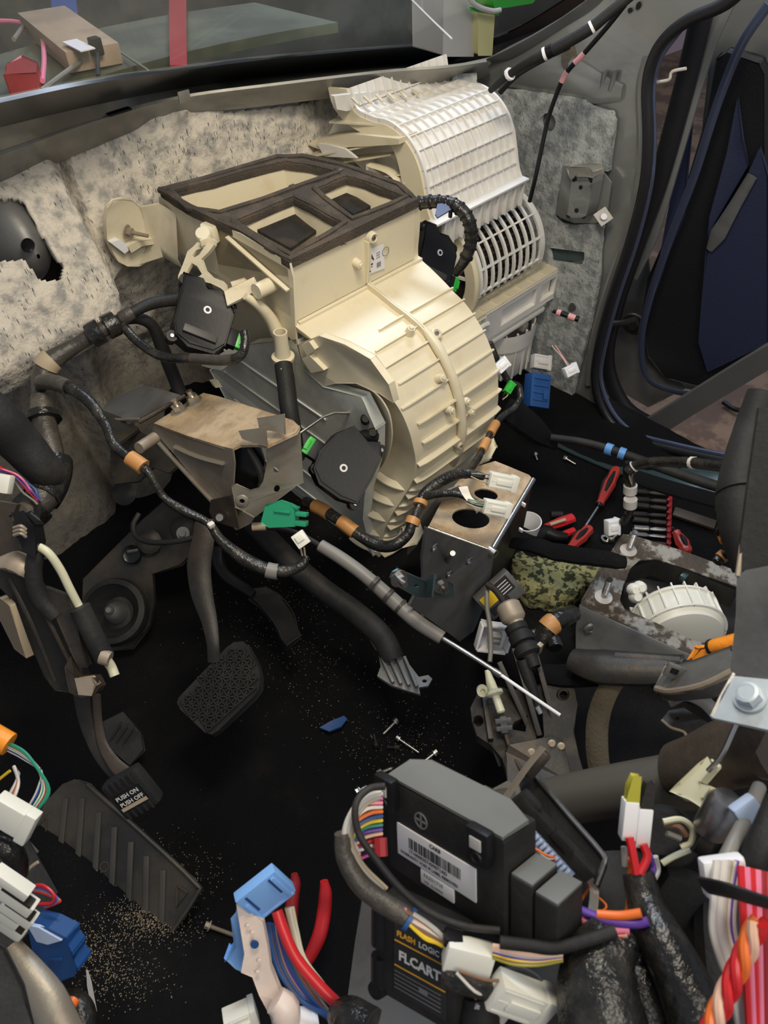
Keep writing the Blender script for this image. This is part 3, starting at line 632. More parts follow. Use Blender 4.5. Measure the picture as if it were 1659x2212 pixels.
# ribbed front shell: profile (y, z, x-left, x-right)
PRF = [(.888, .565, .664, .970), (.888, .52, .664, .970), (.892, .475, .664, .972), (.886, .462, .664, .972), (.855, .456, .665, .968), (.815, .448, .668, .962), (.785, .443, .672, .955), (.755, .435, .678, .952), (.725, .418, .690, .950), (.700, .395, .704, .950),
       (.680, .368, .712, .950), (.664, .335, .716, .950), (.656, .30, .720, .950), (.652, .26, .724, .950), (.656, .215, .722, .948), (.668, .17, .712, .944), (.682, .12, .694, .938), (.692, .07, .682, .928), (.692, .02, .672, .918), (.690, -.03, .664, .905), (.695, -.08, .66, .90)]
def prf(t):
    f = t * (len(PRF) - 1); i = min(int(f), len(PRF) - 2); k = f - i; q = [PRF[max(0, min(len(PRF) - 1, i + j))] for j in (-1, 0, 1, 2)]
    def cr(c): a, b, c2, d = [w_[c] for w_ in q]; return .5 * (2 * b + (c2 - a) * k + (2 * a - 5 * b + 4 * c2 - d) * k * k + (3 * b - a - 3 * c2 + d) * k ** 3)
    return cr(0), cr(1), cr(2), cr(3)
def pn(t):
    y0, z0, _, _ = prf(max(0, t - .01)); y1, z1, _, _ = prf(min(1, t + .01)); d = V((0, y1 - y0, z1 - z0)).normalized(); return V((0, d.z, -d.y)).normalized()
NS = 90; rows = []
for i in range(NS + 1):
    y, z, a, b = prf(i / NS); rows.append([V((a + (b - a) * j / 16, y, z)) for j in range(17)])
mb = MB(); mb.grid(rows)
# back shell and both cheeks
for side_ in (0, -1):
    L_ = [r_[side_] for r_ in rows]; mb.grid([L_, [V((p.x, .95 if p.z > .40 else .93, p.z)) for p in L_], [V((p.x, 1.20, p.z)) for p in L_]])
mb.build('front_shell', 'cream', hv)
Plate([(633, 600), (640, 745), (552, 655), (470, 612), (410, 560), (345, 490), (343, 425), (400, 452), (520, 505), (625, 568)], dict(x=X0 + .002), .004).build('side_cheek', 'cream', hv)
mb = MB(); mb.box((X0 + .16, 1.04, .455), (.30, .32, .02)); mb.build('shell_lid', 'cream', hv)
def tof(z0):
    best = min(range(301), key=lambda i: abs(prf(i / 300)[1] - z0) + (10 if i < 60 else 0)); return best / 300
def on(t, x, off=0): y, z, _, _ = prf(t); return V((x, y, z)) + pn(t) * off * -1 if False else V((x, y, z)) + pn(t) * off
s0 = pn(.5); SG = 1 if (s0.y < 0) else -1
def onp(t, x, off=0): y, z, _, _ = prf(t); return V((x, y, z)) + pn(t) * (off * SG)
def rib(t, xa, xb, hgt=.009, th=.0028, droop=0.0, n=14):
    a, b = [], []
    rows_ = []
    for i in range(n + 1):
        x = xa + (xb - xa) * i / n; e = 1 - .35 * (abs(2 * i / n - 1)) ** 8
        rows_.append([onp(t, x, -.001), onp(t, x, hgt * e) - V((0, 0, droop))])
    return MB().grid(rows_, (onp(t + .01, 0, 0) - onp(t - .01, 0, 0)).normalized() * th).build('rib', 'cream', hv)
ribz = [.4445, .4375, .423, .402, .372, .338, .298, .256, .214, .172, .130, .090, .052, .016, -.02]
for i, z0 in enumerate(ribz):
    t_ = tof(z0); y, z, xl, xr = prf(t_)
    left = xl + (.10 if i == 0 else .055 if i == 1 else .03 if i < 4 else .003)
    if i in (5, 6): left = xl + .02
    rib(t_, left, xr + .003, .006 if i < 5 else .009 + .0012 * (i - 5), .003, 0 if i < 7 else .003)
# lipped joint running down the middle of the shell
XS = .83
ts = [.02, .06, .10, .13, .17, .22, .28, .34, .40, .46, .52, .58, .64, .70, .76]
for dx, hh in ((0, .011), (.008, .007)):
    MB().grid([[onp(t, XS + dx + .02 * max(0, t - .5), -.001), onp(t, XS + dx + .02 * max(0, t - .5), hh)] for t in [ts[0] + (ts[-1] - ts[0]) * i / 60 for i in range(61)]], (.0035, 0, 0)).build('joint_flange', 'cream', hv)
MB().tube([onp(t, XS + .006 + .02 * max(0, t - .5), .007) for t in [.36 + .40 * i / 14 for i in range(15)]], [.006, .009, .010, .009, .008, .0095, .009, .009, .0085, .009, .009, .008, .008, .007, .005], 10, 2).build('joint_rod', 'cream', hv)
for t_, dx in ((.05, -.022), (.345, -.02), (.48, -.02), (.56, -.022), (.565, .02), (.60, .028)):
    p = onp(t_, XS + dx, .0); q = onp(t_, XS + dx, .016); k = MB().cyl(p, q, .008, .007, 16); k.cyl(q, onp(t_, XS + dx, .019), .005, .004, 12); k.build('boss', 'cream', hv)
for t_, dx in ((.015, .012), (.385, .018), (.675, .006)):
    c_ = onp(t_, XS + dx, .010); nrm = (onp(t_, XS, 1) - onp(t_, XS, 0)).normalized()
    b_ = MB().lathe(c_ - nrm * .01, nrm, [(.011, 0), (.010, .012), (.007, .014), (.0055, .011), (0, .011)], 20).build('screw_boss', 'cream', hv)
    MB().lathe(c_ + nrm * .001, nrm, [(0, .0035), (.0035, .003), (.0045, 0)], 14).build('screw', 'steel', b_)
# label on the upper front
def lab(uvs, m_, off=0, nm='sticker', par=None): pl = dict(y=.8840 - off); return Plate(uvs, pl, .0004).build(nm, m_, par or hv)
st = lab([(790, 541), (829, 527), (831, 580), (793, 594)], 'label_white')
def wall_M(u, v, y): return Matrix.Translation(at(u, v, y=y)) @ Matrix.Rotation(R(90), 4, 'X')
text('letter', 'A', wall_M(796, 567, .8836), .020, 'ink', st, bold=.0004)
_p = at(795, 575, y=.8836); MB().box(_p + V((.006, 0, 0)), (.012, .0002, .003)).build('print_bar', 'ink', st)
MB().box(_p + V((.006, 0, -.005)), (.011, .0002, .0015)).build('print_bar', 'ink_grey', st)
MB().lathe(_p + V((.005, 0, -.012)), (0, -1, 0), [(0, .0001), (.002, .0001)], 12).build('print_dot', 'ink_grey', st)
for k in range(3): MB().box(at(817, 546 + 5 * k, y=.8836), (.009, .0002, .0012)).build('print_bar', 'ink_grey', st)
mb = MB(); rn = random.Random(5)
p0 = at(814, 578, y=.8836)
for i in range(7):
    for j in range(7):
        if rn.random() < .0: mb.box(p0 + V((i * .0014, 0, j * .0014)), (.0014, .0002, .0014))
for k in range(5): mb.box(p0 + V((.005, 0, .002 * k)), (.010, .0002, .0010))
mb.build('print_bars', 'ink_grey', st)
MB().lathe(at(833, 543, y=.8838), (0, -1, 0), [(.0085, 0), (.0085, .0006), (.0075, .0006), (.0075, 0)], 24).build('date_wheel', 'ink_grey', st)
MB().tube([at(737, 531, y=.8838), at(742, 527, y=.8838), at(748, 527, y=.8838)], .0006, 6).build('pen_mark', 'ink', hv)
# lower case seen to the left: smoky translucent half with swage lines
low = [(455, 800), (478, 775), (540, 742), (640, 735), (660, 800), (700, 835), (830, 860), (850, 1000), (835, 1120), (850, 1235), (800, 1265), (730, 1210), (640, 1150), (560, 1000), (475, 835)]
low = [(455, 800), (540, 742), (640, 735), (660, 800), (700, 835), (780, 860), (812, 925), (812, 985), (790, 1060), (785, 1120), (800, 1180), (815, 1225), (800, 1240), (740, 1212), (640, 1150), (560, 1000), (475, 835)]
Plate(low, dict(x=.664), .02).build('side_case', 'smoky_plastic', hv, bev=.002)
for k in range(6):
    y0, z0 = 1.16 - .02 * k, .29 - .062 * k
    MB().beam((.663, y0, z0), (.663, .82 - .01 * k, z0 + .004), .0025, .003).build('swage_line', 'bright_white' if k % 2 == 0 else 'smoky_plastic', hv)
# drooping collar fins at the lower left
for k in range(5):
    z0 = .19 - .042 * k; yy = prf(tof(z0))[0]; xl = prf(tof(z0))[2]
    MB().grid([[V((xl + .03 - .035 * math.sin(a), yy + .06 - .06 * math.cos(a) * 1.0, z0)), V((xl + .03 - .047 * math.sin(a), yy + .06 - .073 * math.cos(a), z0 - .006))] for a in [R(0 + 100 * i / 12) for i in range(13)]], (0, 0, -.003)).build('collar_fin', 'cream', hv)
# curved guard over the motor recess
gp = [(727, 832), (770, 832), (810, 850), (838, 890), (846, 940), (838, 985), (822, 1012)]
gq = [(760, 858), (785, 872), (803, 895), (813, 925), (818, 960), (816, 985), (814, 1000)]
MB().grid([fit([at(*q, x=.690) for q in gp], 5), fit([at(*q, x=.700) for q in gq], 5)], (.003, 0, 0)).build('motor_guard', 'cream', hv)
Plate([(640, 745), (690, 725), (745, 745), (800, 775), (840, 830), (850, 870), (820, 850), (770, 828), (725, 828), (700, 833), (668, 805), (650, 780)], dict(x=.664), .012).build('side_shoulder', 'cream', hv, bev=.003)
for q in ([(650, 745), (668, 738), (680, 755), (664, 770)], [(652, 775), (668, 768), (700, 800), (672, 806)]): Plate(q, dict(x=.655), .012).build('web', 'cream', hv)
# drain spout and hose
MB().lathe(at(612, 775, x=.64), (0, 0, 1), [(.012, -.045), (.016, -.03), (.017, -.005), (.020, 0), (.020, .006), (.014, .008), (.012, .03), (.012, .055), (.0095, .055), (.0095, .0)], 24).build('drain_spout', 'cream', hv)
t = MB().tube([D(612, 788, 1.31), D(618, 830, 1.30), D(624, 880, 1.29), D(632, 930, 1.30), D(640, 990, 1.33)], .0155, 16, 5).build('drain_hose', 'rubber')
tag(t, 'thick black rubber drain hose hanging from the spout behind the brown bracket', 'hose')
MB().box(D(608, 800, 1.294), (.004, .002, .008), .001).build('paint_dash', 'wire_tan', t)
MB().prism([D(452, 795, 1.50), D(540, 742, 1.46), D(560, 758, 1.46), D(520, 770, 1.47), D(478, 800, 1.49)], V((0, .03, -.01))).build('corner_lug', 'smoky_plastic', hv)
MB().prism([D(458, 826, 1.5), D(472, 822, 1.5), D(480, 836, 1.5), D(466, 838, 1.5)], V((0, .01, 0))).build('corner_lug', 'cream', hv)
# arm with round mounting disc
dz = dict(y=1.262)
disc = [(u, v) for u, v in ell(262, 487, 0, 0, 1)]
darc = [(228, 470), (233, 450), (247, 435), (266, 430), (285, 433), (300, 446), (306, 462), (312, 480), (320, 500), (318, 525), (310, 545), (322, 552), (345, 552), (330, 560), (300, 574), (275, 575), (255, 565), (243, 545), (230, 515)]
Plate(darc, dz, .008).build('mounting_disc', 'cream', hv, bev=.002)
MB().prism([at(u, v, y=1.262) for u, v in [(232, 520), (250, 513), (278, 530), (262, 543)]], (0, -.012, 0)).build('pad', 'bright_white', hv)
MB().grid([[at(u, v, y=y) for u, v, y in [(306, 448, 1.262), (345, 440, 1.24), (380, 460, 1.20)]], [at(u, v, y=y) for u, v, y in [(318, 535, 1.262), (345, 530, 1.23), (385, 560, 1.19)]], [at(u, v, y=y) for u, v, y in [(300, 572, 1.262), (352, 555, 1.24), (395, 580, 1.19)]]], (0, .006, 0)).build('disc_arm', 'cream', hv)
MB().prism([at(u, v, y=1.245) for u, v in [(278, 533), (300, 520), (372, 512), (376, 518), (305, 532), (284, 545)]], (0, .015, 0)).build('arm_shelf', 'cream', hv, bev=.001)
def bolt_parts(root, M, r=.006, h=.006, L_=.02, fl=True, m='bolt_steel', name='nut'):
    b_ = MB(M); b_.cyl((0, 0, 0), (0, 0, h), r, n=6)
    if fl: b_.cyl((0, 0, -.001), (0, 0, .001), r * 1.5, n=18)
    b_.build(name, m, root)
    if L_: s = MB(M); s.cyl((0, 0, h * .8), (0, 0, h + L_), r * .48, r * .42, 10); s.build('stud', m, root)
M_ = Matrix.Translation(at(275, 500, y=1.255)) @ V((.6, -1, -.1)).to_track_quat('Z', 'Y').to_matrix().to_4x4()
bolt_parts(hv, M_, .008, .010, .030, True, 'tan_metal')
# upper side: horn, brackets and lever
LP = plane3((441, 520, 1.275), (484, 628, 1.27), (388, 615, 1.30))
Plate([(428, 520), (436, 514), (455, 513), (463, 519), (462, 529), (450, 545), (434, 560), (442, 583), (457, 598), (478, 606), (486, 615), (486, 630), (476, 622), (455, 612), (430, 606), (410, 604), (396, 606), (392, 622), (385, 616), (385, 595), (395, 571), (405, 543), (419, 531)], LP, .008, [[(414, 568), (426, 575), (436, 592), (430, 597), (412, 596), (401, 590)], [(424, 540), (440, 535), (430, 550), (420, 556), (414, 553)]]).build('lever', 'cream', hv, bev=.0015)
MB().lathe(D(441, 512, 1.285), -CF + CU * .3, [(.0, .012), (.012, .012), (.014, .008), (.014, -.01)], 20).build('lever_boss', 'cream', hv)
MB().lathe(D(452, 495, 1.30), -CF + CU, [(.0, .008), (.014, .008), (.016, .003), (.016, -.02)], 20).build('lever_boss', 'cream', hv)
MB().box(D(441, 522, 1.27), (.016, .004, .012), .002).build('lever_slot', 'cream', hv)
for q, dd, th_ in (([(484, 628), (548, 600), (554, 614), (552, 630), (492, 658)], 1.265, .006), ([(500, 610), (528, 600), (548, 640), (540, 655), (510, 640)], 1.29, .01)):
    MB().prism([D(u, v, dd) for u, v in q], CF * th_).build('mount_ear', 'cream', hv, bev=.0015)
MB().beam(at(490, 512, x=.658), at(622, 628, x=.658), .004, .008, (-1, 0, 0), .001).build('side_flange', 'cream', hv)
MB().cyl(D(553, 630, 1.24), D(592, 612, 1.26), .013, n=16).build('mount_tube', 'cream', hv)
MB().tube([D(*q) for q in [(530, 640, 1.25), (560, 660, 1.27), (585, 690, 1.30), (600, 720, 1.32)]], [.006, .009, .011, .012], 12, 4).build('drain_bulge', 'cream', hv)
# foot of the heater box
for q in ([(870, 1140, 1.36), (905, 1130, 1.36), (915, 1150, 1.36), (900, 1175, 1.36), (872, 1180, 1.36)], [(1035, 965, 1.42), (1065, 950, 1.42), (1073, 965, 1.42), (1060, 990, 1.42), (1025, 1005, 1.43)]):
    MB().prism([D(*p) for p in q], CF * .03).build('foot_lug', 'cream', hv, bev=.003)
MB().cyl(D(868, 1170, 1.39), D(880, 1148, 1.38), .012, n=14).build('foot_pin', 'white_plastic', hv)
# ------------------------------------------------------------------ door actuators
def actuator(u, v, d, ang, tx, ty, lab, s=1.0, plug=(1, .01), shape=None):
    bar = shape is None
    M = face(u, v, d, ang, tx, ty, s); t = thing('actuator', lab, 'actuator', M.translation, 'black actuators of the heater and blower')
    sh = shape or [(-.052, .058), (-.022, .06), (-.010, .050), (.012, .052), (.034, .040), (.044, .022), (.045, -.034), (.030, -.052), (-.012, -.056), (-.036, -.048), (-.046, -.026), (-.048, .022)]
    mb = MB(M); mb.prism([(x, y, .012) for x, y in sh], (0, 0, -.030)); mb.build('case', 'black_plastic', t, bev=.0025)
    mb = MB(M); mb.prism([(x * .93, y * .93, .0145) for x, y in sh], (0, 0, -.003)); mb.build('cover', 'black_plastic', t, bev=.0008)
    MB(M).lathe((.0, .012, .013), (0, 0, 1), [(.0035, .003), (.0065, .003), (.007, 0)], 20).build('drive_hub', 'white_plastic', t)
    if bar: mb = MB(M); mb.box((0.0, -.032, .017), (.056, .013, .008), .0015); mb.build('raised_bar', 'bar_grey', t)
    mb = MB(M)
    for k in range(5): mb.box((-.034 + .012 * k, .046 - .002 * k, .0), (.003, .010, .026))
    mb.build('fins', 'black_plastic', t)
    for x, y in ((-.048, .050), (.036, .036), (-.040, -.050)):
        MB(M).cyl((x, y, -.012), (x, y, .009), .0095, n=16).build('lug', 'black_plastic', t)
        k = MB(M).lathe((x, y, .009), (0, 0, 1), [(0, .002), (.003, .002), (.0042, 0)], 14).build('screw', 'steel', t)
    sx, sy = plug
    mb = MB(M); mb.box((sx * .052, sy, -.004), (.022, .030, .020), .002); mb.build('socket', 'black_plastic', t)
    mb = MB(M); mb.box((sx * .066, sy, 0), (.011, .030, .014), .0015); mb.box((sx * .069, sy, .006), (.007, .018, .008), .001); mb.build('green_plug', 'green', t)['label'] = 'bright green wiring plug'
    return t
actuator(440, 690, 1.27, -14, -12, 22, 'black door actuator on the left flank of the heater box beside the round mounting disc', 1.0, (1, -.012))
actuator(745, 1000, 1.25, 150, 12, -14, 'black door actuator low on the heater box under the curved guard', 1.0, (1, .01),
         [(-.050, .050), (-.022, .056), (.020, .054), (.042, .040), (.046, .010), (.040, -.030), (.020, -.056), (-.012, -.050), (-.03, -.058), (-.046, -.040), (-.050, .0)])
actuator(938, 560, 1.52, -14, 0, 35, 'black door actuator half hidden between heater box and blower housing', .95, (1, -.03))
# link rod and black crank beside the lower actuator
t = thing('crank_linkage', 'black toothed crank with a thin steel link rod behind the curved cream guard', 'linkage', D(780, 900, 1.33))
MB().tube([D(*q) for q in [(645, 938, 1.27), (700, 900, 1.29), (722, 892, 1.30), (770, 892, 1.31)]], .0024, 8, 0).build('link_rod', 'steel', t)
MB().prism([D(*q) for q in [(755, 888, 1.32), (790, 872, 1.32), (800, 905, 1.32), (812, 945, 1.31), (800, 955, 1.30), (772, 945, 1.31), (780, 915, 1.32)]], CF * .012).build('crank_plate', 'black_plastic', t, bev=.002)
MB().tube([D(*q) for q in [(770, 950, 1.27), (790, 942, 1.28), (812, 945, 1.29)]], .011, 10).build('crank_arm', 'black_plastic', t)
for u, v in ((775, 948), (805, 935), (790, 905)): MB().lathe(D(u, v, 1.275), -CF, [(0, .004), (.006, .004), (.009, 0), (.009, -.015)], 16).build('crank_pin', 'black_matte', t)

# ================================================================== BLOWER HOUSING
bw = thing('blower_housing', 'tall off white gridded blower housing behind and right of the heater box', 'blower', (1.25, 1.0, .0))
BP = [(1.195, .655), (1.178, .618), (1.13, .612), (1.085, .616), (1.045, .606), (1.015, .585), (.995, .556), (.982, .52), (.970, .485), (.955, .462)]
BPf = fit([V((0, y, z)) for y, z in BP], 5)
bx0, bx1 = 1.085, 1.355
mb = MB(); mb.grid([[V((bx0 + (bx1 - bx0) * j / 10, p.y, p.z)) for j in range(11)] for p in BPf], (0, .004, -.004)); mb.build('scroll_top', 'white_plastic', bw)
def bn(i):
    a, b = BPf[max(0, i - 1)], BPf[min(len(BPf) - 1, i + 1)]; d = (b - a).normalized(); n = V((0, d.z, -d.y)); return n if n.z - n.y > 0 else -n
for j in range(13):
    x = bx0 + (bx1 - bx0) * j / 12
    MB().grid([[V((x, p.y, p.z)), V((x, p.y, p.z)) + bn(i) * (.005 if 0 < j < 12 else .008)] for i, p in enumerate(BPf)], (.0022 if 0 < j < 12 else .006, 0, 0)).build('lengthwise_rib', 'white_plastic', bw)
for k in range(10):
    i = 4 + int((len(BPf) - 7) * k / 9); p = BPf[i]; n = bn(i); d = (BPf[min(i + 1, len(BPf) - 1)] - BPf[i - 1]).normalized()
    MB().grid([[V((x, p.y, p.z)), V((x, p.y, p.z)) + n * .0065] for x in [bx0 + (bx1 + .006 - bx0) * j / 6 for j in range(7)]], d * .0022).build('crosswise_rib', 'white_plastic', bw)
# broad smooth band round the left end and hollow cheek with shelves
eo = [V((bx0, p.y, p.z)) for p in BPf]; 
MB().grid([[p + V((-.004, 0, 0)) for p in eo], [p + V((-.006, .03 * -bn(i).y * -1 * -1 + 0, 0)) + (-bn(i)) * .028 for i, p in enumerate(eo)]], (.004, 0, 0)).build('end_band', 'cream', bw)
ck = [(700, 310), (735, 240), (780, 250), (862, 262), (905, 300), (930, 345), (942, 400), (955, 470), (965, 520), (985, 600), (940, 620), (900, 560), (880, 470), (800, 380), (760, 345)]
Plate(ck, dict(x=bx0 + .03), .004).build('end_cheek', 'white_plastic', bw)
for a_, b_, w_ in (((742, 250), (860, 268), .05), ((700, 322), (868, 300), .07), ((690, 300), (770, 345), .04), ((752, 340), (860, 330), .05), ((800, 375), (890, 372), .05), ((870, 392), (905, 386), .05), ((880, 425), (930, 410), .05)):
    pa, pb = at(*a_, x=bx0 + .02), at(*b_, x=bx0 + .02)
    MB().grid([[pa, pb], [pa + V((-w_ * .8, 0, -.004)), pb + V((-w_ * .4, 0, 0))]], (0, 0, .0035)).build('shelf', 'cream', bw)
MB().prism([at(u, v, x=bx0 - .02) for u, v in [(685, 300), (770, 290), (862, 300), (862, 312), (760, 318), (700, 322)]], (.05, 0, 0)).build('inlet_lip', 'cream', bw)
Plate([(685, 310), (706, 312), (745, 322), (770, 342), (700, 338)], dict(x=bx0 - .025), .006).build('inlet_tip', 'white_plastic', bw)
MB().tube([at(*q, x=bx0 + .0) for q in [(800, 355), (850, 375), (880, 420), (898, 480), (905, 520)]], .012, 8, 5, flat=.3).build('curved_web', 'cream', bw)
Plate([(722, 208), (745, 205), (985, 176), (990, 188), (748, 240), (728, 236)], dict(y=1.185), .01).build('rear_lip', 'white_plastic', bw, bev=.002)
for k in range(8):
    u = 775 + 26 * k; MB().tube([at(u - 14, 212 - 3.4 * k, y=1.165), at(u, 226 - 3.4 * k, y=1.14)], .003, 6, 0).build('rear_web', 'cream', bw)
# lower flange of the grid and skirt
fa, fb = at(925, 440, x=bx0 + .01), at(1120, 384, x=bx1)
fy, fz = .950, .470
MB().box(((bx0 + bx1) / 2, fy, fz), (bx1 - bx0 + .02, .026, .005), .001).build('flange', 'white_plastic', bw)
MB().grid([[V((x, y, z)) for x in (bx0 + .02, bx1)] for y, z in ((.950, .466), (.948, .43), (.955, .405))], (0, .004, 0)).build('skirt', 'white_plastic', bw)
for j in range(10):
    x = bx0 + .02 + (bx1 - bx0 - .02) * j / 9; MB().box((x, .946, .440), (.003, .010, .056)).build('skirt_rib', 'white_plastic', bw)
# wheel cage: quarter barrel of bars over the black fan
cx0, cx1, cy, cz, cr = 1.19, 1.41, 1.03, .290, .115
def cage(a, r=cr): return V((0, cy - r * math.cos(R(a)), cz + r * math.sin(R(a))))
for j in range(10):
    x = cx0 + (cx1 - cx0) * j / 9; P_ = [cage(-12 + 100 * i / 18) + V((x, 0, 0)) for i in range(19)]
    MB().grid([[p, p + (p - V((x, cy, cz))).normalized() * .006] for p in P_], (.0065 if 0 < j < 9 else .016, 0, 0)).build('cage_bar', 'white_plastic', bw)
for a in (-8, 18, 44, 70, 88):
    p = cage(a); n = (p - V((0, cy, cz))).normalized(); d = V((0, n.z, -n.y))
    MB().grid([[p + V((x, 0, 0)), p + V((x, 0, 0)) + n * .0065] for x in (cx0, (cx0 + cx1) / 2, cx1 + .012)], d * .004).build('cage_hoop', 'white_plastic', bw)
mb = MB(); mb.lathe((cx0 - .01, cy, cz), (1, 0, 0), [(.092, 0), (.119, 0), (.124, .006), (.122, .016), (.092, .016)], 40, 0, 360); mb.build('cage_end_ring', 'cream', bw)
for a in (10, 45, 80): MB().beam((cx0 - .006, cy - .02 * math.cos(R(a)), cz + .02 * math.sin(R(a))), (cx0 - .006, cy - .095 * math.cos(R(a)), cz + .095 * math.sin(R(a))), .006, .006, (1, 0, 0)).build('ring_spoke', 'white_plastic', bw)
fan = MB().cyl((cx0 + .004, cy, cz), (cx1, cy, cz), .098, n=40).build('fan_drum', 'foam_black', bw)
for k in range(40):
    a = k * 9; p = V((cx0 + .004, cy - .100 * math.cos(R(a)), cz + .100 * math.sin(R(a))))
    if p.y < cy + .03: MB().beam(p, p + V((cx1 - cx0 - .004, 0, 0)), .005, .004, (0, p.y - cy, p.z - cz)).build('fan_blade', 'dark_metal', fan)
# body between grid and tray, seen behind the black loom
MB().prism([V((1.09, y, z)) for y, z in [(.99, .50), (1.15, .52), (1.15, .15), (1.0, .15), (1.02, .3)]], (.05, 0, 0)).build('inner_scroll', 'white_plastic', bw, bev=.004)
MB().tube([at(*q, y=.98) for q in [(900, 500), (930, 520), (965, 540), (985, 570)]], .02, 10).build('inner_duct', 'white_plastic', bw)
# filter drawer below the cage
fr = [at(u, v, y=.905) for u, v in [(1082, 655), (1221, 583), (1217, 628), (1190, 640), (1186, 655), (1108, 690), (1100, 712), (1075, 708)]]
MB().prism([V((x, y, .215)) for x, y in [(1.14, .90), (1.49, .90), (1.49, 1.12), (1.14, 1.12)]], (0, 0, .012)).build('drawer_lid', 'cream', bw, bev=.002)
for k in range(7): MB().beam((1.17 + .045 * k, .905, .229), (1.17 + .045 * k, .965, .229), .003, .005).build('lid_rib', 'cream', bw)
MB().box((1.315, 1.01, .165), (.33, .20, .085), .006).build('drawer_body', 'white_plastic', bw)
dx_ = MB(); 
hx = lambda x0, x1, z0, z1: [V((x0, .898, z0)), V((x1, .898, z0)), V((x1, .898, z1)), V((x0, .898, z1))]
dx_.prism(hx(1.215, 1.50, .148, .222), (0, .014, 0), [hx(1.275, 1.405, .163, .208), hx(1.425, 1.482, .161, .208)]); dx_.build('drawer_front', 'white_plastic', bw, bev=.002)
MB().box((1.37, .925, .185), (.24, .006, .05)).build('drawer_recess', 'white_plastic', bw)
MB().tube([V((x, .893, z)) for x, z in [(1.215, .130), (1.180, .133), (1.165, .155), (1.170, .190), (1.195, .202), (1.218, .20)]], .006, 8, 4).build('latch_loop', 'white_plastic', bw)
MB().box((1.194, .892, .168), (.026, .014, .020), .003).build('latch_tab', 'white_plastic', bw)
MB().box((1.31, .985, .125), (.30, .17, .014), .005).build('drawer_rail', 'white_plastic', bw)
MB().lathe((1.375, .985, -.035), (0, 0, 1), [(.0, 0), (.085, 0), (.092, .01), (.096, .09), (.101, .095), (.104, .145)], 40).build('motor_can', 'white_plastic', bw)
for k in range(10):
    a = R(180 + 18 * k); p = V((1.375 + .097 * math.cos(a), .985 + .097 * math.sin(a), -.025)); MB().beam(p, p + V((0, 0, .135)), .004, .005, (math.cos(a), math.sin(a), 0)).build('can_rib', 'white_plastic', bw)
MB().box((1.425, .935, .075), (.022, .02, .022), .004).build('can_lug', 'white_plastic', bw)
# ================================================================== BROWN PEDAL BRACKET
def dep(u, v, pl): return (at(u, v, pl=pl) - CAM).dot(CF)
t = thing('pedal_bracket', 'steel pedal bracket with dusty brown top and two nuts before the firewall', 'bracket', D(480, 1000, 1.25))
TP = plane3((333, 914, 1.30), (439, 849, 1.33), (502, 971, 1.16))
d2 = dep(645, 921, TP)
FP = plane3((502, 971, 1.16), (645, 921, d2), (553, 1113, 1.21))
SP = plane3((333, 914, 1.30), (502, 971, 1.16), (517, 1142, 1.23))
Plate([(333, 914), (400, 872), (439, 849), (470, 856), (560, 884), (633, 908), (647, 922), (640, 935), (576, 965), (560, 962), (520, 962), (502, 970), (480, 965), (400, 940)], TP, .003).build('top_plate', 'dusty_metal', t, bev=.0008)
Plate([(576, 966), (647, 921), (652, 980), (656, 1042), (641, 1049), (553, 1115), (508, 1096), (500, 1052), (510, 1047), (540, 1060), (558, 1055), (568, 1040), (576, 1000)], FP, .003, [ell(597, 1014, 6, 8, 14, 20), ell(598, 1056, 6, 8, 14, 20), ell(523, 1082, 5, 6, 12)]).build('front_plate', 'bracket_metal', t, bev=.0008)
MB().lathe(at(523, 1082, pl=FP) + FP[1] * .001, FP[1], [(.004, 0), (.0045, .0015), (.010, .0008), (.011, 0)], 20).build('hole_flange', 'bracket_metal', t)
Plate([(333, 914), (502, 971), (506, 1000), (503, 1050), (506, 1095), (548, 1118), (540, 1132), (517, 1143), (505, 1138), (425, 1040), (350, 950), (328, 932)], SP, .003).build('side_plate', 'bracket_metal', t, bev=.0008)
MB().tube([at(*q, pl=SP) + SP[1] * .003 for q in [(330, 938), (425, 1042), (517, 1140)]], .0042, 8, 0).build('folded_edge', 'bracket_metal', t)
MB().tube([at(*q, pl=SP) + SP[1] * .001 for q in [(380, 963), (430, 985), (485, 1000)]], .006, 8, 3, flat=.4).build('stiffening_bead', 'bracket_metal', t)
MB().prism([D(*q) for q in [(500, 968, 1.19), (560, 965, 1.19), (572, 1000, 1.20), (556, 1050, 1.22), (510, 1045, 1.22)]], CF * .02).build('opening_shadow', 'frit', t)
MB().tube([D(535, 968, 1.185), D(560, 1010, 1.19), D(567, 1040, 1.20)], .006, 8).build('inner_cable', 'rubber', t)
tn = TP[1]
for q in ([(515, 931), (574, 923), (577, 965), (545, 956), (523, 948)], [(555, 904), (613, 895), (615, 938), (587, 931), (561, 927)]):
    Plate(q, plane3((q[2][0], q[2][1], 1.13), (q[1][0], q[1][1], 1.12), (q[0][0], q[0][1], 1.14)), .0025).build('bent_tab', 'bracket_metal', t, bev=.0006)
for u, v in ((388, 888), (420, 868)):
    p = at(u, v, pl=TP); M_ = Matrix.Translation(p) @ tn.to_track_quat('Z', 'Y').to_matrix().to_4x4(); b_ = MB(M_)
    b_.cyl((0, 0, 0), (0, 0, .003), .0150, n=20); b_.cyl((0, 0, .003), (0, 0, .013), .0105, n=6); b_ = b_.build('flange_nut', 'bolt_steel', t)
    MB(M_).cyl((0, 0, .011), (0, 0, .023), .006, .0055, 12).build('stud', 'bolt_steel', b_)
MB().cyl(D(300, 968, 1.22), D(335, 945, 1.25), .0095, n=16).build('pivot_pin', 'tan_metal', t)
MB(face(475, 1118, 1.225, -20)).lathe((0, 0, 0), (0, 0, 1), [(0, .003), (.006, .003), (.008, 0), (.008, -.002)], 10).build('crown_screw', 'bolt_steel', t)
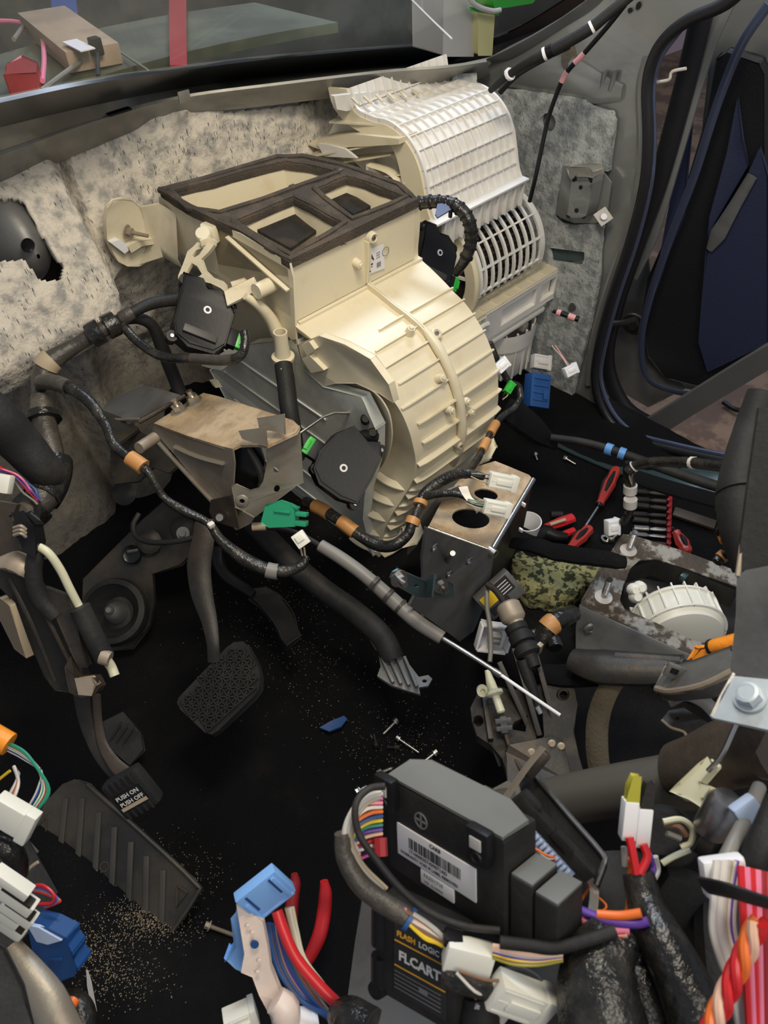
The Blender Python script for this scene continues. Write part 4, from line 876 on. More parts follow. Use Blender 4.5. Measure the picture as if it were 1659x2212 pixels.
Plate([(455, 1080), (500, 1070), (517, 1142), (500, 1138), (460, 1125), (452, 1105)], (D(480, 1110, 1.235), SP[1]), .003).build('lower_gusset', 'brown_metal', t)
# dark backing plates between bracket and firewall
for q, dd, nm in (([(235, 865), (310, 830), (360, 845), (392, 855), (300, 905), (245, 930), (215, 900)], 1.42, 'wing_plate'), ([(225, 888), (270, 905), (300, 925), (245, 965), (235, 940)], 1.38, 'wing_plate'), ([(240, 950), (300, 930), (345, 960), (380, 1010), (365, 1022), (330, 1010), (300, 1040), (250, 1045), (238, 1010)], 1.36, 'wing_plate')):
    Plate(q, plane3((q[0][0], q[0][1], dd), (q[2][0], q[2][1], dd - .05), (q[4][0], q[4][1], dd - .08)), .004).build(nm, 'dark_metal' if dd < 1.4 else 'grey_metal', t, bev=.001)
MB().tube([D(300, 912, 1.31), D(400, 855, 1.34)], .004, 8, 0).build('edge_rail', 'brown_metal', t)
MB().tube([D(200, 880, 1.39), D(235, 905, 1.37), D(300, 905, 1.32)], .003, 8, 3).build('edge_rail', 'bracket_metal', t)

# ================================================================== LOOMS ON THE FIREWALL
cable('wiring_loom', [(92, 870, 1.22), (95, 810, 1.23), (110, 780, 1.23), (165, 745, 1.24), (215, 715, 1.24), (255, 695, 1.25)], [.018, .018, .017, .012, .013, .011], 'dusty_tape', 'dusty taped wiring loom rising along the firewall felt to a wrapped junction', 'wiring loom',
      bands=[(.72, .10, 'tape', 'tape_wrap'), (.86, .12, 'tape', 'tape_wrap'), (.30, .12, 'wire_tan', 'tape_wrap')])
cable('wiring_loom', [(255, 695, 1.25), (285, 675, 1.25), (330, 655, 1.27), (380, 648, 1.30)], [.011, .009, .010, .010], 'rubber', 'black branch of loom climbing from the junction behind the left actuator', 'wiring loom', bands=[(.1, .25, 'dusty_tape', 'tape_wrap')])
cable('wiring_loom', [(260, 698, 1.25), (300, 740, 1.24), (350, 770, 1.22), (420, 775, 1.20), (490, 778, 1.18), (522, 765, 1.17), (530, 735, 1.17), (527, 715, 1.17)], .0075, 'tape', 'shiny black loom dipping under the left actuator to its green plug', 'wiring loom', bands=[(.42, .2, 'dusty_tape', 'tape_wrap')])
cable('wiring_loom', [(262, 692, 1.27), (300, 688, 1.28), (330, 705, 1.30), (350, 750, 1.33), (370, 800, 1.36), (390, 850, 1.38)], [.008, .010, .010, .012, .012, .012], 'black_matte', 'dark loom dropping from the junction behind the brown bracket', 'wiring loom')
t = cable('wiring_loom', [(88, 838, 1.20), (95, 825, 1.18), (135, 832, 1.17), (190, 865, 1.16), (230, 920, 1.15), (250, 965, 1.14), (310, 1010, 1.13), (330, 1035, 1.13), (355, 1075, 1.14), (400, 1105, 1.14), (450, 1130, 1.14), (480, 1170, 1.14), (540, 1215, 1.14), (600, 1235, 1.14), (650, 1222, 1.14), (662, 1200, 1.14)],
          [.009, .009, .009, .009, .008, .008, .007, .005, .006, .008, .006, .008, .011, .010, .008, .005], 'tape', 'long black taped loom hanging across the brown bracket down to a white plug', 'wiring loom', bands=[(.37, .035, 'orange_tape', 'orange_band'), (.05, .10, 'dusty_tape', 'tape_wrap'), (.84, .03, 'wire_grey', 'tape_wrap')])
MB().box(D(456, 1134, 1.125), (.010, .008, .008), .002).build('clear_tape', 'wire_white', t)
t = MB(face(650, 1165, 1.12, 35)); t.box((0, 0, 0), (.020, .022, .014), .0015); t.box((.0, .002, .008), (.012, .010, .004), .001); t = t.build('plug', 'connector_white'); tag(t, 'small white plug at the end of the long taped loom below the green connector', 'plug')
for k in (-1, 1): MB().tube([D(653 + 4 * k, 1183, 1.12), D(656 + 3 * k, 1200, 1.13)], .0015, 6, 0).build('wire', 'wire_tan', t)
# big sleeve loom lower left
t = cable('sleeve_hose', [(-70, 860, 1.05), (-10, 905, 1.07), (40, 955, 1.10), (90, 1010, 1.12), (118, 1030, 1.14)], [.036, .034, .032, .028, .022], 'rubber', 'thick ribbed black sleeve running in from the left edge to the loom bend', 'hose')
cable('wiring_loom', [(92, 860, 1.20), (92, 900, 1.19), (105, 950, 1.18), (115, 1000, 1.17), (108, 1040, 1.15), (90, 1075, 1.13), (70, 1100, 1.12), (45, 1105, 1.10)], [.019, .019, .018, .017, .022, .025, .020, .012], 'dusty_tape', 'thick taped trunk loom bending down past the black sleeve at left', 'wiring loom', bands=[(.42, .3, 'tape', 'tape_wrap'), (.14, .05, 'tape', 'tape_wrap'), (.80, .15, 'tape', 'tape_wrap')])
t = thing('wire_bundle', 'thin red and violet wires fanning out beneath the black sleeve', 'wires', D(50, 1050, 1.10))
strands(t, 'wire', [(-10, 1010, 1.08), (30, 1030, 1.08), (60, 1060, 1.09), (85, 1085, 1.10)], ['red_dark', 'red', 'purple', 'wire_blue', 'pink', 'wire_grey'], .0016, .010, 4)
t = MB(face(8, 1045, 1.03, -10)); t.box((0, 0, 0), (.022, .026, .016), .003); t = t.build('plug', 'connector_white'); tag(t, 'cream plug at the left edge under the black sleeve', 'plug')
cable('thin_hose', [(300, 1110, 1.34), (288, 1135, 1.33), (296, 1160, 1.32), (330, 1172, 1.30), (390, 1168, 1.28), (448, 1152, 1.26)], .0048, 'rubber', 'thin dark hose curling to the left below the brown bracket', 'hose')

# lower firewall metal: booster plate, boot, slotted hole
t = thing('column_boot_plate', 'dark stamped plate with round rubber boot low on the firewall above the clutch side', 'plate', D(260, 1270, 1.50))
Plate([(180, 1250), (240, 1190), (310, 1120), (360, 1080), (420, 1110), (430, 1180), (390, 1220), (330, 1240), (335, 1300), (325, 1350), (285, 1400), (240, 1405), (200, 1370), (178, 1300)], plane3((200, 1250, 1.50), (400, 1110, 1.50), (285, 1400, 1.47)), .006).build('stamped_plate', 'dark_metal', t, bev=.002)
c = D(247, 1322, 1.465)
MB().lathe(c, -CF + CU * .25, [(0, -.02), (.012, -.012), (.03, -.018), (.042, .0), (.050, .012), (.052, .018), (.062, .014), (.066, 0), (.064, -.01)], 36).build('rubber_boot', 'rubber', t)
MB().lathe(c, -CF + CU * .25, [(0, .034), (.005, .034), (.008, .03), (.008, .022), (.013, .018), (.016, .008), (.02, -.002), (.022, -.012)], 24).build('shaft_end', 'grey_metal', t)
MB(face(285, 1198, 1.485, 30)).lathe((0, 0, 0), (0, 0, 1), [(0, .001), (.014, .001), (.017, .003), (.019, 0)], 24).build('dark_opening', 'frit', t)
MB().beam(D(275, 1192, 1.475), D(298, 1188, 1.475), .005, .003).build('clip', 'grey_metal', t)
for u, v in ((322, 1170), (395, 1140), (268, 1065)): MB().lathe(D(u, v, 1.48), -CF, [(0, .006), (.012, .006), (.02, .002), (.024, 0)], 20).build('pressed_boss', 'dark_metal', t)
MB(face(395, 1152, 1.36, 0)).lathe((0, 0, 0), (0, 0, 1), [(0, .006), (.006, .006), (.006, 0), (.012, 0), (.012, -.004)], 12).build('plate_bolt', 'grey_metal', t)

# ================================================================== PEDALS
def strip(pts, wd, m, name, parent, th=.006, up=None):
    return MB().tube([D(*q) for q in pts], wd, 8, 5, flat=th, up=up or CF).build(name, m, parent)
t = thing('brake_pedal', 'hanging brake pedal with black cross ribbed rubber pad', 'pedal', D(470, 1590, 1.30))
strip([(443, 1120, 1.26), (440, 1160, 1.26), (430, 1220, 1.26), (436, 1280, 1.25), (452, 1340, 1.24), (460, 1390, 1.23), (462, 1430, 1.235)], [.016, .018, .020, .018, .013, .010, .010], 'dark_metal', 'pedal_arm', t, .3)
PP = plane3((385, 1510, 1.225), (520, 1388, 1.24), (460, 1585, 1.18))
pad = [(386, 1508), (400, 1492), (490, 1398), (505, 1387), (525, 1386), (535, 1396), (558, 1436), (563, 1462), (560, 1488), (548, 1505), (472, 1578), (458, 1587), (442, 1582), (390, 1532), (383, 1518)]
Plate(pad, PP, .012).build('rubber_pad', 'rubber', t, bev=.003)
e1 = (at(520, 1388, pl=PP) - at(386, 1508, pl=PP)).normalized(); e2 = PP[1].cross(e1).normalized(); o = at(470, 1485, pl=PP)
padp = [((at(u, v, pl=PP) - o).dot(e1), (at(u, v, pl=PP) - o).dot(e2)) for u, v in pad]
mb = MB(); st_ = .0108
for i in range(-9, 10):
    for j in range(-9, 10):
        a, b = i * st_, j * st_
        if all(inpoly((a + x, b + y), padp) for x, y in ((-.006, -.006), (.006, -.006), (.006, .006), (-.006, .006))):
            c = o + e1 * a + e2 * b; h = st_ / 2; w_ = .0012; nn = PP[1]
            for x0, y0, x1, y1 in ((-h, -h, h, -h), (-h, -h, -h, h), (-h, -h, h, h)) if (i + j) % 2 else ((-h, -h, h, -h), (-h, -h, -h, h), (-h, h, h, -h)):
                mb.beam(c + e1 * x0 + e2 * y0 + nn * .0018, c + e1 * x1 + e2 * y1 + nn * .0018, .0020, .0045, nn)
tag(mb.build('cross_ribs', 'rubber', t, weld=False), kind='stuff')
t = thing('accelerator_pedal', 'black accelerator pedal with fine lengthwise ribs right of the brake pedal', 'pedal', D(620, 1395, 1.44))
AP = plane3((540, 1285, 1.42), (600, 1285, 1.43), (620, 1395, 1.36))
ap = [(538, 1287), (548, 1272), (575, 1268), (600, 1282), (628, 1325), (648, 1372), (620, 1398), (610, 1380), (590, 1340), (560, 1305)]
Plate(ap, AP, .010).build('pedal_pad', 'black_matte', t, bev=.002)
for k in range(10):
    f = k / 9; L_ = [(545 + 50 * f, 1290 - 10 * f), (565 + 50 * f, 1310 - 12 * f), (592 + 42 * f, 1345 - 18 * f), (610 + 34 * f, 1380 - 16 * f), (618 + 27 * f, 1392 - 19 * f)]
    MB().tube([at(*q, pl=AP) + AP[1] * .0012 for q in L_], .0014, 6, 3).build('rib', 'grey_metal' if 0 else 'black_matte', t)
strip([(470, 1180, 1.44), (472, 1215, 1.44), (490, 1245, 1.43), (530, 1272, 1.42), (548, 1285, 1.41)], [.012, .012, .011, .010, .008], 'black_plastic', 'pedal_lever', t, .6)
# parking brake assembly at the left
t = thing('parking_brake_pedal', 'foot parking brake with brown rusty lever and black pad reading push on push off', 'pedal', D(285, 1780, 1.05))
for q, m_, dd, nm in (([(0, 1215), (35, 1240), (80, 1245), (120, 1300), (150, 1380), (185, 1440), (200, 1480), (175, 1500), (150, 1495), (120, 1490), (95, 1460), (60, 1380), (20, 1290), (-20, 1250)], 'dark_metal', (1.00, 1.03, 1.04), 'ratchet_plate'),
                  ([(-20, 1080), (10, 1085), (36, 1090), (30, 1108), (18, 1115), (40, 1160), (48, 1215), (30, 1240), (0, 1230), (-20, 1180)], 'brown_metal', (1.0, 1.0, 1.0), 'side_bracket'),
                  ([(0, 1290), (20, 1310), (45, 1380), (58, 1420), (30, 1400), (0, 1340)], 'wire_tan', (1.03, 1.03, 1.04), 'spacer'),
                  ([(95, 1270), (135, 1285), (150, 1300), (165, 1340), (178, 1400), (190, 1440), (170, 1440), (150, 1400), (120, 1330)], 'dark_metal', (.99, 1.0, 1.01), 'quadrant')):
    Plate(q, plane3((q[0][0], q[0][1], dd[0]), (q[2][0], q[2][1], dd[1] - .01), (q[-3][0], q[-3][1], dd[2])), .008).build(nm, m_, t, bev=.0015)
for a_ in ([(20, 1250, .99), (70, 1350, 1.0), (118, 1470, 1.02)], [(60, 1255, .99), (110, 1350, 1.0), (160, 1450, 1.02)]): MB().tube([D(*q) for q in a_], .003, 8, 4).build('plate_bead', 'dark_metal', t)
MB().tube([D(*q) for q in [(0, 1215, .98), (30, 1212, .98), (58, 1228, .98), (70, 1250, .99)]], [.010, .016, .014, .006], 10, 4, flat=.5).build('rusty_lobe', 'tan_metal', t)
MB().prism([D(*q) for q in [(140, 1440, 1.01), (152, 1420, 1.01), (165, 1465, 1.0), (205, 1465, .99), (215, 1485, .99), (205, 1500, .99), (175, 1508, 1.0), (150, 1495, 1.01)]], CF * .02).build('stop_lug', 'brown_metal', t, bev=.003)
MB().prism([D(*q) for q in [(165, 1468, .985), (195, 1466, .985), (208, 1478, .985), (196, 1500, .985), (172, 1498, .985)]], CF * .012).build('stop_pad', 'tan_metal', t, bev=.002)
strip([(180, 1490, 1.04), (186, 1540, 1.05), (200, 1590, 1.05), (225, 1635, 1.04), (262, 1675, 1.03)], [.015, .014, .012, .013, .014], 'dark_metal', 'pedal_arm', t, .6)
strip([(208, 1500, 1.03), (212, 1560, 1.04), (222, 1610, 1.035), (245, 1648, 1.02), (268, 1672, 1.01)], [.006, .006, .007, .009, .011], 'brown_metal', 'arm_flange', t, .5)
M_ = face(283, 1715, .99, 33, 12, -10); s_ = MB(M_)
s_.box((0, 0, -.006), (.056, .058, .022), .006); pb = s_.build('rubber_pad', 'rubber', t)
s_ = MB(M_)
for k in range(5): s_.box((-.018 + .009 * k, .021, .0062), (.0035, .015, .003), .001)
for k in range(5): s_.box((-.018 + .009 * k, -.023, .0062), (.0035, .012, .003), .001)
s_.build('grip_ribs', 'rubber', t)
s_ = MB(M_); s_.box((.0, -.002, .0058), (.042, .024, .002), .0005); s_.build('name_plate', 'frit', pb)
MB(M_).box((.0, -.012, .0068), (.040, .005, .001)).build('plate_edge', 'wire_tan', pb)
text('lettering', 'PUSH ON', M_ @ Matrix.Translation((-.0175, .0015, .0072)), .0082, 'print_white', t, bold=.00012)
text('lettering', 'PUSH OFF', M_ @ Matrix.Translation((-.0175, -.0080, .0072)), .0082, 'print_white', t, bold=.00012)
# its cable, sleeve and end
t = thing('brake_cable', 'beige parking brake cable with worn black sleeve and brass end', 'cable', D(180, 1300, 1.0))
MB().tube([D(*q) for q in [(78, 1178, .97), (105, 1195, .97), (130, 1230, .98), (150, 1270, .99), (168, 1305, 1.0), (176, 1318, 1.0)]], .0055, 10, 5).build('beige_casing', 'ivory', t)
MB().tube([D(*q) for q in [(172, 1312, .99), (200, 1370, 1.0), (225, 1420, 1.01)]], .0135, 14, 4).build('black_sleeve', 'rubber', t)
MB().tube([D(*q) for q in [(218, 1418, 1.0), (238, 1424, 1.0)]], .010, 12, 0).build('brass_collar', 'tan_metal', t)
MB().tube([D(*q) for q in [(226, 1420, 1.0), (240, 1440, 1.01), (248, 1460, 1.01)]], .0065, 10, 4).build('cable_end', 'ivory', t)
MB().tube([D(*q) for q in [(80, 1185, .975), (72, 1240, .98), (85, 1290, .99), (120, 1330, 1.0)]], .011, 10, 4).build('rear_sleeve', 'rubber', t)
t = thing('clip_block', 'black plastic clip with metal spring beside the parking brake cable', 'clip', D(60, 1150, .97))
MB().prism([D(*q) for q in [(30, 1112, .96), (50, 1108, .96), (75, 1130, .96), (82, 1170, .96), (75, 1200, .96), (50, 1185, .96), (35, 1150, .96)]], CF * .02).build('clip_body', 'black_plastic', t, bev=.003)
for k in range(3): MB().tube([D(30, 1140 + 8 * k, .95), D(45, 1136 + 8 * k, .945), D(56, 1144 + 8 * k, .95)], .0022, 6, 3).build('spring_coil', 'tan_metal', t)
# foot rest
t = thing('footrest', 'worn black plastic footrest with slanting slots in the left corner of the floor', 'footrest', D(250, 1900, 1.18))
FR = plane3((74, 1776, 1.19), (425, 1931, 1.145), (337, 2056, 1.12))
zf = lambda x, y: (x / 2.9625, 1560 + y / 2.9625)
mat('footrest_plastic', (0.018, 0.017, 0.015), .5, bump=.15, scale=90, dirt=(.07, .055, .035), amt=.6, dscale=8)
Plate([zf(*q) for q in [(215, 650), (300, 500), (400, 395), (480, 368), (560, 395), (640, 470), (900, 700), (1245, 1020), (1265, 1100), (1010, 1465), (935, 1495), (860, 1460), (180, 745)]], FR, .012).build('rest_pad', 'footrest_plastic', t, bev=.004)
MB().tube([at(*zf(*q), pl=FR) + FR[1] * .001 for q in [(180, 745), (520, 1110), (860, 1460), (935, 1490), (1010, 1460), (1255, 1110), (1240, 1020), (900, 700), (560, 400)]], .004, 8, 4).build('raised_rim', 'footrest_plastic', t)
for x0, y0, x1, y1 in [(425, 485, 385, 860), (530, 485, 495, 975), (635, 575, 605, 1085), (735, 670, 712, 1195), (840, 765, 820, 1310), (940, 855, 930, 1415), (1045, 945, 1035, 1310)]:
    MB().beam(at(*zf(x0, y0), pl=FR) + FR[1] * .0015, at(*zf(x1, y1), pl=FR) + FR[1] * .0015, .009, .004, FR[1], .0015).build('tread_bar', 'brown_metal' if False else 'footrest_bar' if 'footrest_bar' in MT else 'brown_fabric', t)
for q in ([(1135, 1045), (1200, 1090), (1132, 1180)], [(300, 600), (228, 680), (292, 752)]):
    P_ = [at(*zf(*a), pl=FR) + FR[1] * .001 for a in q]; MB().tube(P_ + [P_[0]], .0016, 6, 0).build('triangle_mark', 'wire_tan' if 0 else 'brown_fabric', t)
MB().lathe(at(*zf(670, 925), pl=FR), FR[1], [(.006, 0), (.006, .0012), (.0075, .0012), (.0075, 0)], 20).build('round_mark', 'brown_fabric', t)
# grey panel to the left of the footrest, behind the dash loom
MB_ = Plate([(225, 1560), (265, 1540), (305, 1580), (310, 1620), (280, 1650), (230, 1610)], plane3((225, 1560, 1.33), (305, 1580, 1.33), (280, 1650, 1.31)), .005); t = MB_.build('clutch_stop', 'black_matte', bev=.002); tag(t, 'small ribbed black pad on the carpet behind the parking brake arm', 'pad')
for k in range(3): MB().beam(D(238 + 14 * k, 1600 + 4 * k, 1.32), D(262 + 14 * k, 1560 + 4 * k, 1.32), .003, .003, -CF).build('rib', 'rubber', t)

# black pipe, its clamp foot and grey control cable
t = thing('air_duct_pipe', 'thick black corrugated sheath pipe ending in a ribbed metal clamp foot on the carpet', 'pipe', D(860, 1480, 1.30))
MB().tube([D(*q) for q in [(545, 1130, 1.42), (590, 1175, 1.40), (640, 1225, 1.38), (700, 1275, 1.36), (770, 1325, 1.34), (825, 1375, 1.32), (850, 1425, 1.31)]], .020, 18, 6).build('sheath', 'rubber', t)
FP2 = plane3((820, 1410, 1.32), (900, 1440, 1.30), (880, 1495, 1.27))
Plate([(815, 1395), (830, 1420), (860, 1410), (880, 1430), (905, 1462), (925, 1458), (934, 1466), (925, 1482), (905, 1485), (908, 1500), (880, 1492), (845, 1480), (815, 1460), (822, 1440)], FP2, .005, [ell(917, 1471, 5, 3.5, 12)]).build('clamp_foot', 'grey_metal', t, bev=.001)
for k in range(4): MB().beam(at(825 + 16 * k, 1425 - 1 * k, pl=FP2) + FP2[1] * .004, at(850 + 17 * k, 1478 + 3 * k, pl=FP2) + FP2[1] * .004, .006, .010, FP2[1], .002).build('clamp_rib', 'grey_metal', t)
Plate([(795, 1378), (810, 1375), (835, 1410), (812, 1405)], plane3((795, 1378, 1.33), (835, 1410, 1.31), (812, 1405, 1.32)), .003).build('clamp_tab', 'grey_metal', t)
t = thing('control_cable', 'grey sheathed control cable running diagonally to a bare steel rod end over the shifter', 'cable', D(900, 1340, 1.2))
MB().tube([D(*q) for q in [(545, 1138, 1.24), (575, 1137, 1.24)]], .007, 10, 0).build('ferrule', 'wire_tan', t)
MB().tube([D(*q) for q in [(572, 1138, 1.24), (610, 1143, 1.23), (650, 1155, 1.22), (698, 1183, 1.20)]], .0045, 10, 5).build('thin_casing', 'rubber', t)
MB().tube([D(*q) for q in [(692, 1178, 1.20), (740, 1208, 1.19), (790, 1245, 1.18), (850, 1298, 1.17), (900, 1342, 1.16), (955, 1378, 1.15)]], [.010, .0105, .0105, .012, .0115, .0105], 14, 5).build('sheath', 'wire_grey', t)
for u, v in ((805, 1258), (835, 1285), (862, 1308), (900, 1338)): MB().tube([D(u, v, 1.168), D(u + 6, v + 5, 1.167)], .0128, 14, 0).build('sheath_ring', 'dusty_tape', t)
MB().tube([D(*q) for q in [(953, 1377, 1.15), (1010, 1412, 1.13), (1078, 1455, 1.11)]], .0040, 10, 0).build('steel_rod', 'steel', t)
MB().tube([D(*q) for q in [(1076, 1454, 1.11), (1140, 1498, 1.09), (1210, 1545, 1.07)]], .0026, 10, 0).build('bright_rod', 'bright_white', t)
MB().cyl(D(1066, 1448, 1.112), D(1082, 1458, 1.108), .0052, n=12).build('rod_collar', 'steel', t)

# green connector below the bracket
M_ = face(610, 1113, 1.16, -4, 10, -12); t = thing('green_connector', 'teal green plastic connector hanging under the brown bracket', 'connector', M_.translation)
MB(M_).prism([(-.034, -.016, 0), (-.028, .012, 0), (-.008, .019, 0), (.010, .016, 0), (.020, .012, 0), (.020, -.014, 0), (-.02, -.020, 0)], (0, 0, -.018)).build('connector_body', 'teal_green', t, bev=.002)
s_ = MB(M_); s_.box((.029, .004, -.006), (.018, .006, .014), .001); s_.box((.029, -.010, -.006), (.018, .008, .014), .001); s_.box((.0, .006, .002), (.026, .004, .004), .001); s_.build('connector_jaw', 'teal_green', t)
# ================================================================== LOOM UNDER THE HEATER BOX
t = cable('wiring_loom', [(660, 1085, 1.34), (695, 1100, 1.31), (735, 1125, 1.29), (775, 1155, 1.28), (815, 1178, 1.27), (850, 1178, 1.26), (880, 1155, 1.26), (890, 1130, 1.26), (905, 1095, 1.27), (918, 1065, 1.28), (960, 1035, 1.28), (1000, 1022, 1.27), (1045, 1030, 1.25)],
          [.011, .011, .010, .010, .010, .010, .009, .008, .007, .009, .010, .009, .006], 'tape', 'black loom with tan bands sweeping under the heater box to two cream plugs', 'wiring loom', bands=[(.05, .07, 'orange_tape', 'tan_band'), (.17, .07, 'orange_tape', 'tan_band'), (.575, .04, 'orange_tape', 'tan_band'), (.68, .03, 'orange_tape', 'tan_band')])
cable('wiring_loom', [(918, 1072, 1.27), (950, 1067, 1.26), (990, 1068, 1.25), (1030, 1085, 1.24)], [.007, .007, .006, .005], 'tape', 'short black loom branch reaching the lower cream plug on the tunnel bracket', 'wiring loom')
cable('wiring_loom', [(1125, 860, 1.50), (1112, 880, 1.48), (1085, 900, 1.46), (1068, 920, 1.43), (1050, 955, 1.40), (1035, 985, 1.37), (1020, 1010, 1.33), (1005, 1025, 1.29)], [.006, .006, .007, .006, .006, .007, .008, .008], 'tape', 'black loom with orange bands hanging down the right side of the heater box', 'wiring loom', bands=[(.40, .10, 'orange_tape', 'orange_band'), (.56, .10, 'orange_tape', 'orange_band')])
cable('wiring_loom', [(1125, 862, 1.50), (1120, 835, 1.50), (1100, 825, 1.49), (1085, 800, 1.48), (1070, 770, 1.46), (1058, 740, 1.44)], .0065, 'tape', 'black loom climbing behind the right edge of the heater box past a white plug', 'wiring loom')
def plug(name, u, v, d, ang, m_, lab, sz=(.034, .022, .018), tx=15, ty=15, cat='plug', wires=()):
    M_ = face(u, v, d, ang, tx, ty); t = thing(name, lab, cat, M_.translation)
    x, y, z = sz; s_ = MB(M_); s_.box((0, 0, 0), (x, y, z), y * .08); s_.box((x * .42, 0, 0), (x * .2, y * 1.1, z * 1.1), y * .06); s_.build('plug_body', m_, t)
    s_ = MB(M_); s_.box((-.02 * 0, y * .0, z * .55), (x * .55, y * .34, z * .18), .0008); s_.build('latch', m_, t)
    s_ = MB(M_)
    for k in range(3): s_.box((-x * .1, -y * .38 + y * .19 * k * 2, z * .5), (x * .7, y * .06, z * .06))
    s_.build('keyway', m_, t)
    for i, c in enumerate(wires):
        s_ = MB(M_); s_.tube([(-x * .5, y * (-.3 + .6 * i / max(1, len(wires) - 1)), 0), (-x * .75, y * (-.25 + .5 * i / max(1, len(wires) - 1)), .002), (-x * 1.1, y * (.1 * i - .1), -.004)], .0012, 6, 3); s_.build('wire', c, t)
    return t
plug('plug', 1085, 1040, 1.23, -14, 'connector_white', 'upper cream plug lying on top of the tunnel bracket', (.048, .024, .018), wires=('wire_tan', 'black_plastic', 'wire_grey'))
plug('plug', 1072, 1097, 1.20, -14, 'connector_white', 'lower cream plug lying over the oval hole of the tunnel bracket', (.044, .022, .018), wires=('wire_tan', 'black_plastic', 'wire_green', 'wire_grey'))
plug('plug', 1083, 790, 1.44, 40, 'bright_white', 'white plug with strap at the right edge of the heater box', (.028, .020, .014))
plug('green_plug', 1100, 838, 1.48, 55, 'green', 'small green plug hanging between heater box and kick panel', (.024, .014, .012), wires=('wire_tan', 'black_plastic'))
t = MB().grid([fit([D(*q) for q in [(990, 1052, 1.22), (1003, 1075, 1.215), (1022, 1095, 1.21), (1030, 1110, 1.21)]], 4), fit([D(*q) for q in [(1010, 1050, 1.22), (1018, 1072, 1.215), (1035, 1088, 1.21), (1038, 1098, 1.21)]], 4)], CF * .001).build('plastic_strip', 'clear_film'); tag(t, 'bent strip of smoky clear plastic between the two cream plugs', 'strip')
t = cable('wiring_loom', [(860, 455, 1.36), (900, 440, 1.36), (945, 436, 1.35), (985, 445, 1.34), (1012, 475, 1.34), (1018, 520, 1.36), (1005, 560, 1.38), (985, 590, 1.42)], [.010, .011, .011, .0115, .0115, .011, .010, .008], 'tape', 'ribbed black convoluted loom arching from heater box to blower actuator', 'wiring loom', bands=[(.05 + .06 * k, .02, 'black_plastic', 'conduit_ring') for k in range(14)])
MB().prism([D(*q) for q in [(945, 440, 1.335), (968, 438, 1.335), (975, 452, 1.335), (958, 462, 1.335), (945, 470, 1.335), (940, 462, 1.335)]], CF * .006).build('loom_clip', 'blue', t)
MB().box(D(973, 462, 1.34), (.006, .006, .014), .002).build('clip_foot', 'frit', t)
cable('aerial_cable', [(1350, 10, 1.32), (1310, 60, 1.36), (1262, 115, 1.40), (1222, 160, 1.43), (1196, 220, 1.47), (1182, 265, 1.50), (1168, 330, 1.53), (1155, 390, 1.56), (1144, 435, 1.60)], .0045, 'black_plastic', 'black aerial cable with two pink bands running down the kick panel', 'cable', bands=[(.26, .07, 'pink_tape', 'pink_band'), (.37, .05, 'pink_tape', 'pink_band')])
cable('pillar_loom', [(1375, -20, 1.27), (1320, 25, 1.29), (1270, 65, 1.31), (1200, 105, 1.34), (1140, 135, 1.37), (1095, 165, 1.41), (1060, 195, 1.46)], [.009, .009, .010, .010, .008, .007, .006], 'black_matte', 'black loom clipped along the windshield pillar', 'wiring loom', bands=[(.30, .03, 'bright_white', 'white_clip'), (.53, .04, 'frit', 'loom_clamp'), (.56, .015, 'bright_white', 'white_clip'), (.80, .02, 'bright_white', 'white_clip')])
cable('pillar_loom', [(1230, 100, 1.36), (1180, 125, 1.39), (1120, 160, 1.43), (1080, 200, 1.47)], .005, 'rubber', 'thin second black loom just below the pillar loom', 'wiring loom')
cable('aerial_plug', [(1195, 672, 1.72), (1215, 678, 1.71), (1250, 690, 1.70)], [.004, .006, .0065], 'black_plastic', 'black cable stub with pink bands sticking out by the kick panel', 'cable', bands=[(.25, .22, 'pink_tape', 'pink_band'), (.72, .22, 'pink_tape', 'pink_band')])
plug('plug', 1232, 800, 1.66, 25, 'bright_white', 'white plug on thin wires hanging before the kick panel', (.032, .022, .014), wires=())
t = thing('wire_bundle', 'thin wires feeding the white plug by the kick panel', 'wires', D(1215, 770, 1.68)); strands(t, 'wire', [(1200, 745, 1.68), (1212, 765, 1.67), (1225, 788, 1.66)], ['wire_brown', 'pink', 'dust_box', 'wire_tan'], .0011, .007, 9)
plug('plug', 1168, 783, 1.72, -5, 'dust_box', 'grey white connector above the blue connector by the kick panel', (.044, .032, .02), 0, 20)
M_ = face(1160, 845, 1.72, -4, 0, 25); t = thing('blue_connector', 'dark blue multi pin connector low beside the kick panel', 'connector', M_.translation)
s_ = MB(M_); s_.box((0, 0, 0), (.052, .076, .03), .003); s_.build('connector_body', 'blue', t); s_ = MB(M_)
for k in range(4): s_.box((.0, .026 - .016 * k, .016), (.040, .003, .004), .001)
s_.box((.012, -.01, .017), (.012, .02, .006), .001); s_.build('connector_ridges', 'blue', t)
cable('black_carpet_fold', [(1090, 880, 1.60), (1120, 900, 1.60), (1160, 930, 1.63), (1200, 960, 1.66)], [.03, .04, .035, .015], 'carpet', 'fold of black carpet pulled back below the blue connector', 'carpet fold', flat=.5)
cable('sill_loom', [(1190, 945, 1.62), (1260, 955, 1.60), (1330, 975, 1.57), (1400, 1000, 1.55), (1500, 1035, 1.52), (1580, 1060, 1.50)], [.008, .008, .009, .010, .011, .011], 'black_matte', 'black loom with blue tape lying along the door sill', 'wiring loom', bands=[(.35, .05, 'blue_tape', 'blue_band'), (.42, .05, 'blue_tape', 'blue_band')])
